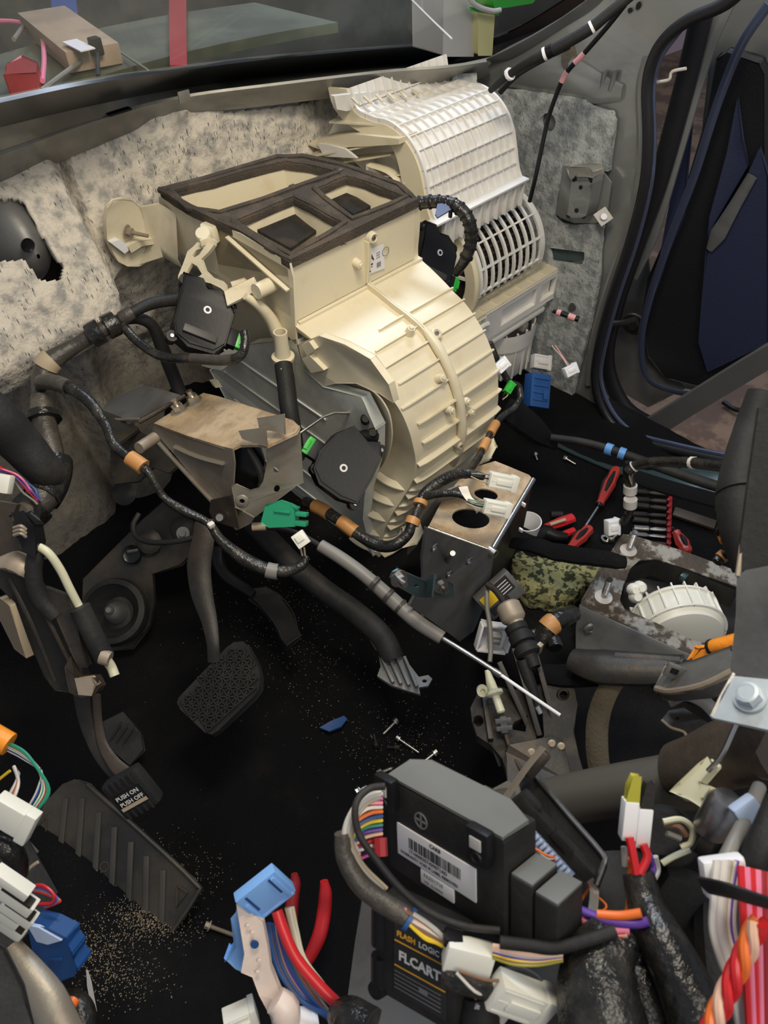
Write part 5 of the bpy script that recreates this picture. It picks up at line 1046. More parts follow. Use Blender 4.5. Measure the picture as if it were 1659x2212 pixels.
# ================================================================== TUNNEL BRACKET
fy = .445
def tz(u, v): return at(u, v, y=fy).z
TZ = tz(1062, 1190)
t = thing('tunnel_bracket', 'upright grey steel bracket with two oval holes in its dusty top below the heater box', 'bracket', (.70, .50, .0))
Plate([(925, 1139), (1062, 1190), (1100, 1120), (1152, 1036), (1143, 1026), (1100, 1008), (1070, 996), (1015, 1012), (985, 1045), (950, 1090)], dict(z=TZ), .003, [ell(1017, 1120, 41, 21, 24, 8), ell(1050, 1068, 26, 12, 20, 10)]).build('top_plate', 'dusty_metal', t, bev=.0008)
Plate([(921, 1140), (1062, 1190), (1069, 1186), (1060, 1240), (1046, 1305), (1030, 1345), (1018, 1370), (1002, 1393), (978, 1374), (930, 1340), (884, 1308), (905, 1270), (914, 1249), (912, 1205)], (at(1062, 1190, z=TZ) + V((0, -.001, 0)), V((0, -1, 0))), .003, [ell(939, 1183, 6, 6, 14), ell(1014, 1212, 6, 6, 14), ell(971, 1240, 6, 6, 14), ell(1016, 1382, 4, 4, 10)][:3]).build('front_plate', 'grey_metal', t, bev=.001)
for u, v in ((939, 1183), (1014, 1212), (971, 1240)): MB().lathe(at(u, v, y=fy - .002), (0, -1, 0), [(.0045, -.003), (.0048, .0015), (.0065, .0015), (.008, 0)], 18).build('hole_collar', 'steel', t)
MB().cyl(at(968, 1212, y=fy), at(978, 1195, y=fy - .03), .004, n=10).build('stud', 'steel', t)
a_ = at(1062, 1190, z=TZ); b_ = at(1152, 1036, z=TZ)
MB().prism([a_, b_, V((b_.x, b_.y, TZ - .16)), V(((a_.x + b_.x) / 2, (a_.y + b_.y) / 2, TZ - .19)), V((a_.x - .01, a_.y, TZ - .12))], (-.003, 0, 0)).build('side_plate', 'dark_metal', t)
MB().tube([a_, b_], .005, 10, 0).build('rolled_edge', 'steel', t)
MB().tube([at(925, 1139, z=TZ), at(1062, 1190, z=TZ)], .0028, 8, 0).build('folded_edge', 'steel', t)
MB().lathe(at(1062, 1192, z=TZ) + V((0, -.004, 0)), (0, -1, 0), [(.0055, -.01), (.0055, .004), (.0085, .004), (.0085, -.01)], 20).build('rolled_corner', 'bolt_steel', t)
for u, v in ((1131, 1090), (1125, 1145)): MB().box(at(u, v, x=a_.x * .5 + b_.x * .5), (.003, .008, .008), .001).build('bright_hole', 'bright_white', t)
Plate([(955, 1065), (990, 1050), (1010, 1060), (965, 1100), (930, 1135), (900, 1180), (880, 1200), (885, 1150)], plane3((955, 1065, 1.32), (990, 1050, 1.32), (885, 1150, 1.37)), .003).build('rear_flange', 'bracket_metal', t)
t = thing('strap_bracket', 'small blue grey stepped strap with two bolts on the tunnel bracket front', 'bracket', at(910, 1280, y=fy - .03))
sp = (at(910, 1270, y=fy - .02), V((-.1, -1, .1)).normalized())
Plate([(850, 1236), (862, 1230), (921, 1256), (918, 1290), (905, 1293), (850, 1262), (844, 1250)], sp, .003, [ell(900, 1266, 4, 3, 10)]).build('strap_low', 'teal_paint', t, bev=.0008)
Plate([(921, 1256), (930, 1240), (938, 1241), (932, 1290), (918, 1292)], plane3((921, 1256, dep(921, 1256, sp)), (932, 1240, dep(921, 1256, sp) - .02), (932, 1290, dep(921, 1256, sp) - .02)), .003).build('strap_step', 'teal_paint', t)
Plate([(932, 1240), (978, 1262), (980, 1290), (974, 1293), (930, 1276)], (at(950, 1270, y=fy - .006), sp[1]), .003).build('strap_high', 'teal_paint', t, bev=.0008)
for u, v, yy in ((861, 1249, fy - .024), (952, 1265, fy - .010)):
    M_ = Matrix.Translation(at(u, v, y=yy)) @ V((-.3, -1, .3)).to_track_quat('Z', 'Y').to_matrix().to_4x4(); s_ = MB(M_)
    s_.cyl((0, 0, 0), (0, 0, .002), .0125, n=20); s_.cyl((0, 0, .002), (0, 0, .010), .0085, n=6); s_.cyl((0, 0, .010), (0, 0, .018), .0045, n=10); s_.build('flange_bolt', 'steel', t)

# ================================================================== TOOLS AND ODDS ON THE RIGHT CARPET
def bolt(u0, v0, u1, v1, r=.0035, lab='', group='loose bolts on the carpet', m='bolt_steel'):
    p = at(u0, v0, z=FZ); q = at(u1, v1, z=FZ); p.z = floor_h(p.x, p.y) + .008; q.z = floor_h(q.x, q.y) + .004; L_ = (q - p).length
    M_ = Matrix.Translation(p) @ (q - p).to_track_quat('Z', 'Y').to_matrix().to_4x4(); t = thing('bolt', lab, 'bolt', p, group)
    s_ = MB(M_); s_.cyl((0, 0, -.006), (0, 0, 0), .0052 * r / .0035, n=6); s_.build('hex_head', m, t)
    s_ = MB(M_); s_.cyl((0, 0, 0), (0, 0, .0018), .0078 * r / .0035, n=20); s_.build('washer', m, t)
    s_ = MB(M_); s_.cyl((0, 0, 0), (0, 0, L_), r * .8, n=12)
    for k in range(int(L_ / .0022)): s_.lathe((0, 0, .002 + k * .0022), (0, 0, 1), [(r * .8, 0), (r * 1.05, .0006), (r * .8, .0014)], 10)
    s_.build('shank', m, t); return t
bolt(853, 1564, 828, 1588, lab='silver flange bolt topmost of the row on the left carpet')
bolt(862, 1600, 905, 1628, .0030, lab='longest silver bolt in the middle of the row on the left carpet')
bolt(938, 1632, 908, 1653, lab='silver flange bolt lying right of the long bolt on the left carpet')
bolt(820, 1674, 846, 1662, .0042, lab='short silver bolt just above the corner of the big black module')
bolt(774, 1714, 792, 1702, .0042, lab='silver bolt next to the wire loop of the big black module')
bolt(457, 2010, 512, 2026, .0036, lab='brassy bolt pointing at the light blue connector', m='tan_metal')
bolt(1156, 990, 1160, 998, .0036, lab='silver bolt head standing on the carpet right of the tunnel bracket')
bolt(1221, 996, 1242, 1005, .0036, lab='silver bolt on the carpet near the door sill loom')
bolt(1318, 1172, 1335, 1155, lab='silver bolt on the carpet beside the white plug and sockets')
bolt(812, 1612, 808, 1590, .0028, lab='small dark screw on the carpet left of the long bolt', m='dark_metal')
bolt(856, 1618, 836, 1616, .0028, lab='small dark pin on the carpet between two silver bolts', m='dark_metal')
t = MB().rough(0, 1); P_ = [at(u, v, z=FZ + .01) for u, v in [(690, 1574), (715, 1560), (742, 1548), (750, 1556), (738, 1572), (712, 1582)]]; t.prism(P_, (0, 0, .004)); t.rough(.002, 60)
t = t.build('blue_scrap', 'blue'); tag(t, 'crumpled scrap of blue film on the carpet', 'scrap')
# screwdrivers
def driver(u0, v0, u1, v1, u2, v2, lab, hr=.013, z=FZ + .022):
    a, b, c = at(u0, v0, z=z), at(u1, v1, z=z), at(u2, v2, z=z - .008); t = thing('screwdriver', lab, 'screwdriver', a, 'screwdrivers')
    x = (b - a); L_ = x.length; x.normalize()
    MB().lathe(a, x, [(0, 0), (hr * .7, .001), (hr, L_ * .1), (hr * .95, L_ * .3), (hr * 1.15, L_ * .45), (hr * .85, L_ * .78), (hr * .65, L_ * .9), (hr * .75, L_), (0, L_)], 8).build('handle', 'red_handle', t)
    for k in (0, 1):
        s_ = V((0, 0, 1)) if k else x.cross(V((0, 0, 1))); MB().tube([a + x * L_ * .18 + s_ * hr * .75, a + x * L_ * .45 + s_ * hr * .95, a + x * L_ * .72 + s_ * hr * .7], [hr * .25, hr * .45, hr * .25], 8, 4).build('grip', 'black_matte', t)
    MB().lathe(b - x * .004, x, [(hr * .55, 0), (hr * .7, .004), (hr * .5, .012), (0, .012)], 16).build('collar', 'frit', t)
    if u2: MB().cyl(b, c, .0032, n=12).build('blade', 'steel', t)
    return t
driver(1332, 1012, 1295, 1090, 1238, 1178, 'red and black screwdriver with long steel shaft on the right carpet')
driver(1275, 1140, 1230, 1185, 1222, 1190, 'red handled screwdriver lying below the shaft of the long one')
driver(1485, 1195, 1460, 1150, 1452, 1140, 'red handled tool poking out beside the muddy bracket', .014)
# socket rail
t = thing('socket_rail', 'dark red rail holding a row of steel sockets on the right carpet', 'socket rail', at(1445, 1190, z=FZ + .01))
MB().beam(at(1448, 1058, z=FZ + .014), at(1443, 1185, z=FZ + .014), .008, .012, (0, 0, 1), .001).build('rail', 'red_dark', t)
for k in range(9): MB().box(at(1445, 1066 + 13.5 * k, z=FZ + .022), (.010, .008, .006), .001).build('rail_clip', 'red_dark', t)
for k in range(8):
    v = 1068 + 15.5 * k; a, b = at(1438, v, z=FZ + .014), at(1368 - (8 if k % 3 == 0 else 0), v - 8 + (k % 2) * 3, z=FZ + .016); x = (b - a).normalized(); L_ = (b - a).length; r = .0062 + .0006 * (k % 3)
    s_ = MB(); s_.lathe(a, x, [(0, 0), (r * .8, 0), (r * .85, L_ * .35), (r * .62, L_ * .42), (r * .62, L_ * .5), (r * 1.05, L_ * .55), (r * 1.05, L_), (r * .75, L_), (r * .7, L_ * .8), (0, L_ * .8)], 16)
    tag(s_.build('socket', 'dark_metal' if k not in (5, 6) else 'steel'), ['steel socket at the far end of the red rail', 'second steel socket from the far end of the red rail', 'third steel socket from the far end of the red rail', 'fourth steel socket from the far end of the red rail', 'fifth steel socket from the far end of the red rail', 'brighter steel socket third from the near end of the rail', 'brighter steel socket second from the near end of the rail', 'steel socket at the near end of the red rail'][k], 'socket', 'sockets on the red rail')
t = MB().beam(at(1455, 1105, z=FZ + .01), at(1545, 1135, z=FZ + .01), .028, .008, (0, 0, 1), .002).build('flat_bar', 'brown_metal'); tag(t, 'flat dark steel bar lying right of the sockets', 'bar')
plug('plug', 1322, 1138, 1.47, 5, 'bright_white', 'white multiway plug left of the sockets', (.026, .030, .018), wires=())
t = thing('wire_bundle', 'black taped wires dropping to the white plug beside the sockets', 'wiring loom', D(1360, 1060, 1.44))
MB().tube([D(*q) for q in [(1362, 1000, 1.38), (1358, 1020, 1.39), (1362, 1060, 1.41), (1360, 1100, 1.44), (1345, 1130, 1.46)]], [.010, .011, .010, .009, .008], 10, 5).build('taped_core', 'tape', t)
strands(t, 'wire', [(1360, 1005, 1.37), (1358, 1030, 1.38), (1364, 1060, 1.40), (1358, 1100, 1.43)], ['black_plastic', 'wire_grey', 'black_plastic', 'wire_tan'], .0018, .012, 3)
for v in (1055, 1085): MB().tube([D(1362, v - 7, 1.40), D(1361, v + 9, 1.41)], .0125, 14, 0).build('clear_clip', 'dust_box', t)
cable('wiring_loom', [(1355, 1020, 1.37), (1375, 1005, 1.36), (1410, 998, 1.33), (1470, 998, 1.28), (1530, 1003, 1.22), (1590, 1010, 1.15), (1659, 1018, 1.10)], [.009, .009, .009, .0095, .0095, .0095, .009], 'tape', 'glossy black loom with white clips crossing over the door sill to the right', 'wiring loom', bands=[(.13, .025, 'wire_white', 'white_clip'), (.58, .03, 'wire_white', 'white_clip')])
# red and black torch / glue gun like tool, white cup, ring
t = thing('tool_light', 'bright red and black hand tool lying beside the tunnel bracket', 'tool', at(1200, 1150, z=FZ))
MB().tube([at(*q, z=FZ + .02) for q in [(1178, 1140), (1210, 1128), (1238, 1118)]], [.010, .013, .012], 8, 4, flat=.7).build('red_head', 'red', t)
MB().tube([at(*q, z=FZ + .02) for q in [(1205, 1160), (1225, 1152), (1240, 1146)]], .008, 8, 3).build('red_button', 'red', t)
MB().beam(at(1188, 1133, z=FZ + .034), at(1222, 1122, z=FZ + .034), .008, .004, (0, 0, 1), .001).build('clear_window', 'wire_tan', t)
MB().tube([at(*q, z=FZ + .018) for q in [(1150, 1165), (1175, 1150), (1200, 1158), (1225, 1160)]], [.016, .018, .014, .010], 10, 4).build('black_body', 'black_plastic', t)
MB().cyl(at(1190, 1112, z=FZ + .012), at(1215, 1112, z=FZ + .012), .008, n=14).build('rear_cap', 'black_matte', t)
t = MB().lathe(at(1138, 1140, z=FZ + .05), (0, .1, 1), [(.018, -.06), (.024, .0), (.029, .02), (.031, .02), (.026, -.005), (.016, -.058)], 28).build('paper_cup', 'bright_white'); tag(t, 'white cup rim showing behind the tunnel bracket', 'cup')
t = MB().lathe(at(1306, 1183 - 18, z=FZ + .004), (.1, -.2, 1), [(.005, 0), (.005, .004), (.010, .004), (.011, 0)], 20).build('washer_nut', 'bolt_steel'); tag(t, 'shiny round nut on the carpet left of the muddy bracket stud', 'nut')
# sponge insulation and torn carpet edge
rows = []
for i in range(22):
    r_ = []
    for j in range(26):
        u = 1112 + 190 * j / 25 - 10 * i / 21; v = 1195 + .12 * (u - 1112) + (75 + 30 * math.sin(j * .15)) * i / 21
        p = at(u, v, z=.015 + .035 * math.sin(math.pi * i / 21) ** .6); p += noise.noise_vector(p * 45) * .010 + noise.noise_vector(p * 120) * .004; r_.append(p)
    rows.append(r_)
t = MB().grid(rows, (0, 0, -.02)).build('sponge_pad', 'sponge', ang=60); tag(t, 'yellowish green speckled insulation foam beside the tunnel bracket', 'insulation')
t = MB().tube([D(*q) for q in [(1105, 1172, 1.39), (1150, 1178, 1.37), (1200, 1192, 1.36), (1250, 1200, 1.35), (1310, 1208, 1.34), (1350, 1215, 1.34)]], [.012, .016, .02, .018, .018, .014], 10, 5, flat=.6).rough(.003, 50).build('carpet_edge', 'carpet'); tag(t, 'torn thick black carpet edge above the insulation foam', 'carpet edge')
cable('carpet_ridge', [(1370, 1030, 1.50), (1450, 1055, 1.47), (1560, 1085, 1.44), (1660, 1110, 1.40)], .02, 'carpet', 'ridge of brown dusted carpet along the sill', 'carpet fold', flat=.4)

# ================================================================== MUDDY BRACKET WITH STUDS AND ROUND COVER
BZ = .075
z1 = lambda x, y: (1000 + x / 2.5174, 900 + y / 2.5174)
t = thing('seat_bracket', 'mud covered steel bracket with two upright studs and a large cutout', 'bracket', at(1380, 1420, z=.0))
out_ = [z1(*q) for q in [(870, 640), (905, 640), (1200, 730), (1520, 850), (1640, 905), (1640, 1300), (1300, 1315), (1190, 1275), (640, 1025), (650, 985), (740, 830), (840, 680)]]
hole_ = [z1(*q) for q in [(915, 820), (960, 780), (1060, 775), (1250, 840), (1560, 950), (1560, 1200), (1400, 1250), (1250, 1215), (1050, 1120), (880, 1045), (855, 1000), (870, 920)]]
Plate(out_, dict(z=BZ), .004, [hole_]).build('top_plate', 'muddy_metal', t, bev=.001)
fr_ = [at(*z1(*q), z=BZ) for q in [(635, 1030), (1190, 1280), (1300, 1320)]]
MB().grid([fr_, [p + V((-.006, -.004, -.008)) for p in fr_], [p + V((-.010, -.010, -.05)) for p in fr_], [p + V((-.03, -.03, -.075)) for p in fr_]], (.003, .003, 0)).build('front_flange', 'grey_metal', t)
lf_ = [at(*z1(*q), z=BZ) for q in [(870, 640), (640, 1025)]]; 
MB().grid([lf_, [p + V((-.004, .002, -.008)) for p in lf_], [p + V((-.010, .0, -.07)) for p in lf_]], (.003, 0, 0)).build('side_flange', 'muddy_metal', t)
MB().grid([[at(*z1(*q), z=BZ - .001) + V((0, 0, 0)) for q in [(1500, 950), (1060, 775), (915, 820), (860, 1000)]], [at(*z1(*q), z=BZ - .001) + V((0, 0, -.05)) for q in [(1500, 950), (1060, 775), (915, 820), (860, 1000)]]]).build('cutout_wall', 'dark_metal', t)
MB().prism([at(u, v, z=-.02) for u, v in [(1290, 1230), (1600, 1290), (1700, 1420), (1400, 1420), (1290, 1340)]], (0, 0, -.004)).build('floor_plate', 'dark_metal', t)
for a_, b_ in (((765, 980), (795, 855)), ((900, 725), (932, 605))):
    p, q = at(*z1(*a_), z=BZ), at(*z1(*b_), x=at(*z1(*a_), z=BZ).x); MB().cyl(p, V((p.x, p.y, p.z + .052)), .0055, n=14).build('stud', 'steel', t)
    s_ = MB()
    for k in range(18): s_.lathe((p.x, p.y, p.z + .012 + k * .0021), (0, 0, 1), [(.0052, 0), (.0062, .0008), (.0052, .0016)], 14)
    s_.build('stud_thread', 'steel', t); MB().lathe(p, (0, 0, 1), [(0, .003), (.012, .002), (.016, 0)], 20).build('weld_foot', 'dust_box', t)
MB().lathe(at(*z1(695, 1155), z=BZ - .035), (-.5, -.8, .1), [(.005, 0), (.006, .003), (.012, .002), (.014, -.002)], 20).build('captive_hole', 'grey_metal', t)
MB().tube([D(*q) for q in [(1235, 1425, 1.18), (1300, 1440, 1.15), (1400, 1445, 1.12), (1480, 1440, 1.10)]], [.02, .03, .028, .02], 12, 5, flat=.7).build('tunnel_pressing', 'dark_metal', t)
MB().tube([D(*q) for q in [(1330, 1420, 1.14), (1400, 1425, 1.12), (1470, 1430, 1.10)]], .010, 10, 4).build('tunnel_pressing', 'dark_metal', t)
# round ribbed cover inside: a drum lying on its side
t = thing('ribbed_cover', 'round cream ribbed plastic cover set inside the muddy bracket', 'cover', at(1455, 1390, z=.0))
c = at(1462, 1352, z=.012); axd = V((-.66, -.72, .10)).normalized()
mb = MB(); mb.lathe(c - axd * .035, axd, [(.0, -.006), (.060, -.006), (.074, .0), (.080, .012), (.080, .055), (.072, .068), (.05, .072), (0, .072)], 48); mb.build('drum_shell', 'connector_white', t)
for h_ in (.012, .055): MB().lathe(c - axd * .035, axd, [(.079, h_ - .002), (.084, h_ - .002), (.084, h_ + .002), (.079, h_ + .002)], 48).build('drum_hoop', 'connector_white', t)
a0 = axd.orthogonal().normalized(); b0 = axd.cross(a0)
for k in range(22):
    an = 2 * math.pi * k / 22; e = a0 * math.cos(an) + b0 * math.sin(an)
    MB().beam(c - axd * .035 + e * .0805, c + axd * .022 + e * .0805, .0028, .006, e).build('drum_rib', 'connector_white', t)
for q in ((1372, 1275), (1385, 1270), (1376, 1290)): MB().lathe(D(*q, 1.23), -CF, [(0, .006), (.006, .006), (.010, 0), (.011, -.01)], 14).build('screw_boss', 'connector_white', t)
t = MB().box(at(1478, 1245, z=.06), (.018, .012, .014), .003).build('teal_clip', 'teal_paint'); tag(t, 'small teal clip behind the round ribbed cover', 'clip')

# ================================================================== SHIFTER GROUND
t = thing('gear_shifter', 'dusty dark gear selector assembly with steel rods on the tunnel', 'gear selector', D(1150, 1600, 1.22))
SPn = plane3((1025, 1500, 1.20), (1240, 1460, 1.20), (1150, 1720, 1.08))
Plate([(1020, 1560), (1018, 1530), (1030, 1500), (1060, 1480), (1110, 1490), (1190, 1475), (1215, 1468), (1240, 1480), (1246, 1520), (1240, 1580), (1250, 1640), (1265, 1690), (1250, 1720), (1110, 1720), (1085, 1640), (1060, 1610), (1030, 1590)], SPn, .02, [ell(1033, 1557, 11, 12, 16), ell(1216, 1500, 14, 13, 16), [(1110, 1560), (1140, 1545), (1135, 1580), (1105, 1575)], [(1150, 1530), (1170, 1525), (1175, 1590), (1160, 1600)]]).build('base_frame', 'soot_metal', t, bev=.002)
for q in ([(1078, 1430), (1195, 1690)], [(1110, 1400), (1165, 1590)], [(1150, 1390), (1232, 1690)], [(1045, 1500), (1060, 1600)]):
    MB().beam(D(*q[0], 1.19), D(*q[1], 1.14), .008, .014, -CF, .001).build('frame_rail', 'dark_metal', t)
for u, v in ((1033, 1557), (1216, 1500)): MB().lathe(D(u, v, 1.19), -CF, [(.006, -.008), (.0065, .004), (.0095, .004), (.011, -.006)], 20).build('mount_ring', 'dark_metal' if u > 1100 else 'steel', t)
MB().tube([D(*q) for q in [(1128, 1425, 1.17), (1145, 1475, 1.165), (1163, 1530, 1.16)]], [.0095, .0095, .006], 12, 4).build('selector_rod', 'rubber', t)
MB().cyl(D(1158, 1525, 1.155), D(1166, 1540, 1.155), .006, n=12).build('rod_tip', 'bolt_steel', t)
for k in range(5): MB().beam(D(1060 + 34 * k, 1600 + 6 * (k % 2), 1.15), D(1080 + 34 * k, 1655, 1.14), .005, .012, -CF, .001).build('frame_web', 'dark_metal', t)
MB().prism([D(*q) for q in [(1092, 1625, 1.12), (1100, 1610, 1.12), (1190, 1592, 1.12), (1215, 1600, 1.12), (1240, 1695, 1.08), (1100, 1705, 1.08)]], CF * .004).build('cover_plate', 'dark_metal', t, bev=.001)
for u, v in ((1192, 1606), (1148, 1625), (1212, 1612)): MB().lathe(D(u, v, 1.112), -CF, [(0, .003), (.004, .003), (.006, 0)], 12).build('rivet', 'wire_tan', t)
t = thing('column_damper', 'cylindrical metal cable adjuster with black collar above the gear selector', 'adjuster', D(1110, 1360, 1.22))
ax_ = (D(1150, 1420, 1.17) - D(1095, 1305, 1.22)).normalized()
MB().lathe(D(1095, 1305, 1.22), ax_, [(0, 0), (.016, 0), (.020, .004), (.020, .026), (.017, .030), (.013, .034), (.013, .048), (0, .048)], 28).build('steel_can', 'tan_metal', t)
MB().lathe(D(1112, 1350, 1.20), ax_, [(.012, 0), (.018, .002), (.018, .012), (.016, .014), (.019, .018), (.019, .032), (.014, .034), (.020, .040), (.020, .052), (.012, .056), (.009, .075)], 28).build('black_collar', 'black_matte', t)
MB().tube([D(*q) for q in [(1052, 1262, 1.26), (1070, 1275, 1.25), (1085, 1295, 1.23), (1092, 1308, 1.22)]], .0055, 10, 4).build('upper_cable', 'rubber', t)
MB().box(D(1165, 1400, 1.175), (.008, .008, .022), .001).build('retainer', 'tan_metal', t)
cable('grey_lead', [(1052, 1265, 1.27), (1052, 1310, 1.26), (1058, 1350, 1.25), (1060, 1400, 1.24), (1058, 1430, 1.23)], .004, 'wire_grey', 'grey lead dropping in front of the white relay holder', 'cable')
t = thing('ivory_adjuster', 'ivory plastic cable adjuster with dark clip on the gear selector', 'adjuster', D(1070, 1500, 1.15))
MB().tube([D(*q) for q in [(1052, 1447, 1.17), (1060, 1475, 1.165), (1066, 1492, 1.16)]], [.004, .0075, .008], 12, 3).build('ivory_grip', 'ivory', t)
MB().lathe(D(1066, 1490, 1.158), (D(1085, 1545, 1.14) - D(1066, 1490, 1.16)).normalized(), [(.006, 0), (.013, .003), (.013, .008), (.006, .011), (.0065, .035), (.004, .037), (0, .037)], 20).build('ivory_barrel', 'ivory', t)
MB().tube([D(1083, 1540, 1.145), D(1090, 1575, 1.14), D(1100, 1610, 1.13)], .004, 8, 3).build('inner_rod', 'brown_metal', t)
s_ = MB(face(1088, 1565, 1.132, 8)); s_.box((0, .006, 0), (.024, .007, .006), .001); s_.box((0, -.005, 0), (.024, .007, .006), .001); s_.box((0, 0, 0), (.010, .024, .005), .001); s_.build('spring_clip', 'grey_metal', t)
MB().lathe(D(1042, 1492, 1.165), -CF, [(.0, .0), (.004, .0), (.004, .004), (.009, .004), (.009, -.004)], 16).build('ivory_washer', 'ivory', t)
# relay tray, labelled module, tan taped hose near the tunnel
t = thing('relay_holder', 'open white plastic relay holder behind the grey lead', 'relay holder', D(1065, 1390, 1.30))
s_ = MB(face(1064, 1372, 1.29, -12, 20, 10)); s_.prism([(-.024, -.024, 0), (.026, -.024, 0), (.028, .020, 0), (-.026, .026, 0)], (0, 0, -.004)); s_.box((0, .024, .008), (.05, .004, .018), .001); s_.box((.027, 0, .008), (.004, .044, .018), .001); s_.box((-.026, 0, .008), (.004, .046, .018), .001); s_.box((0, -.024, .008), (.05, .004, .018), .001); s_.build('tray', 'bright_white', t)
s_ = MB(face(1068, 1378, 1.275, -12, 20, 10)); s_.box((0, 0, 0), (.022, .022, .012), .002); s_.box((0, 0, .008), (.016, .004, .004)); s_.box((0, .007, .008), (.016, .003, .004)); s_.build('terminal_block', 'dust_box', t)
M_ = face(1082, 1288, 1.30, 42, 20, 0); t = thing('labelled_box', 'grey control box with yellow and black warning sticker behind the tunnel bracket', 'control box', M_.translation)
MB(M_).box((0, 0, -.01), (.075, .055, .018), .003).build('box_shell', 'grey_metal', t)
MB(M_).box((-.018, .010, .0), (.028, .024, .0012)).build('yellow_sticker', 'yellow', t)
s_ = MB(M_); s_.box((.014, .010, .0), (.030, .030, .0014)); s_.box((-.01, -.014, 0), (.04, .014, .001)); k_ = s_.build('black_sticker', 'ink', t)
s_ = MB(M_)
for k in range(4): s_.box((.014, .018 - .006 * k, .001), (.022, .0015, .0006))
s_.build('sticker_print', 'print_white', k_)
cable('taped_hose', [(1165, 1395, 1.24), (1175, 1370, 1.24), (1190, 1350, 1.24), (1215, 1335, 1.25), (1240, 1325, 1.27)], [.014, .015, .016, .016, .014], 'tape', 'crinkled black hose with orange tape near the tunnel', 'hose', bands=[(.42, .18, 'orange_tape', 'orange_band')])
cable('taped_hose', [(1150, 1375, 1.25), (1170, 1372, 1.25), (1195, 1385, 1.23), (1200, 1400, 1.22)], .012, 'tape', 'second crinkled black hose stub under the orange taped one', 'hose')
cable('trim_strip', [(1395, 1430, 1.16), (1350, 1450, 1.15), (1315, 1490, 1.14), (1293, 1550, 1.14), (1290, 1620, 1.13), (1300, 1690, 1.12)], [.010, .014, .016, .017, .017, .016], 'brown_fabric', 'curved brown fabric covered trim strip right of the gear selector', 'trim strip', flat=.45)
cable('bare_wires', [(1390, 1428, 1.14), (1430, 1420, 1.12), (1470, 1430, 1.10), (1500, 1420, 1.06)], .0025, 'bolt_steel', 'shiny bare wire running beside the orange taped end', 'wire')
cable('carpet_roll', [(1130, 1450, 1.22), (1210, 1460, 1.20), (1290, 1455, 1.19), (1380, 1450, 1.18)], [.015, .02, .022, .015], 'carpet', 'black fold of carpet in front of the muddy bracket', 'carpet fold', flat=.6)
t = MB().prism([D(*q) for q in [(1300, 1668, 1.10), (1325, 1655, 1.10), (1350, 1658, 1.10), (1375, 1672, 1.09), (1340, 1690, 1.09), (1298, 1685, 1.10)]], CF * .01).rough(.003, 80).build('blue_wrapper', 'clear_film'); tag(t, 'crumpled bluish wrapper behind the crossbeam tube', 'wrapper')
# ================================================================== DASHBOARD CROSSBEAM AND ITS BRACKETS
t = thing('crossbeam', 'dark grey round dashboard crossbeam tube across the lower right', 'beam', D(1280, 1720, .80))
MB().tube([D(*q) for q in [(1040, 1765, .84), (1120, 1748, .83), (1250, 1722, .80), (1380, 1700, .77), (1480, 1688, .75), (1560, 1685, .73)]], [.024, .025, .0255, .0265, .028, .03], 28, 5).build('tube', 'xbeam' if 'xbeam' in MT else 'rubber', t)
Plate([(1018, 1738), (1035, 1705), (1047, 1697), (1065, 1704), (1095, 1688), (1120, 1700), (1135, 1760), (1080, 1790), (1030, 1765)], plane3((1018, 1738, .86), (1095, 1688, .84), (1080, 1790, .80)), .003).build('end_flange', 'bracket_metal', t, bev=.0008)
MB().tube([D(*q) for q in [(1450, 1660, .73), (1500, 1650, .71), (1560, 1630, .69), (1660, 1600, .66)]], [.026, .030, .034, .036], 18, 4, flat=.7).build('beam_sleeve', 'brown_metal', t)
t = thing('support_bracket', 'long black steel bracket with folded edge crossing the crossbeam tube', 'bracket', D(1210, 1780, .74))
BPn = plane3((1125, 1690, .76), (1170, 1665, .75), (1290, 1870, .66))
Plate([(1122, 1690), (1145, 1668), (1160, 1672), (1180, 1700), (1305, 1845), (1307, 1870), (1290, 1915), (1275, 1885), (1262, 1870), (1230, 1860), (1200, 1820), (1140, 1770)], BPn, .003).build('bracket_plate', 'black_matte', t, bev=.0008)
MB().tube([at(*q, pl=BPn) + BPn[1] * .002 for q in [(1158, 1674), (1180, 1702), (1240, 1772), (1304, 1846), (1306, 1868), (1290, 1912)]], .0026, 8, 3).build('folded_edge', 'steel', t)
MB().grid([fit([D(*q) for q in [(1076, 1790, .74), (1070, 1755, .74), (1085, 1725, .74), (1130, 1660, .74), (1168, 1612, .74)]], 5), fit([D(*q) for q in [(1086, 1786, .72), (1084, 1760, .72), (1098, 1730, .72), (1142, 1664, .72), (1180, 1618, .72)]], 5)], CF * .003).build('hook_strap', 'tan_metal', t)
MB(face(1160, 1650, .735, 50)).box((0, 0, 0), (.030, .012, .010), .004).build('hook_buffer', 'dark_metal', t)
MB().tube([D(1112, 1640, .76), D(1125, 1660, .755), D(1140, 1672, .75)], [.001, .003, .004], 8, 0).build('spike_tab', 'dark_metal', t)
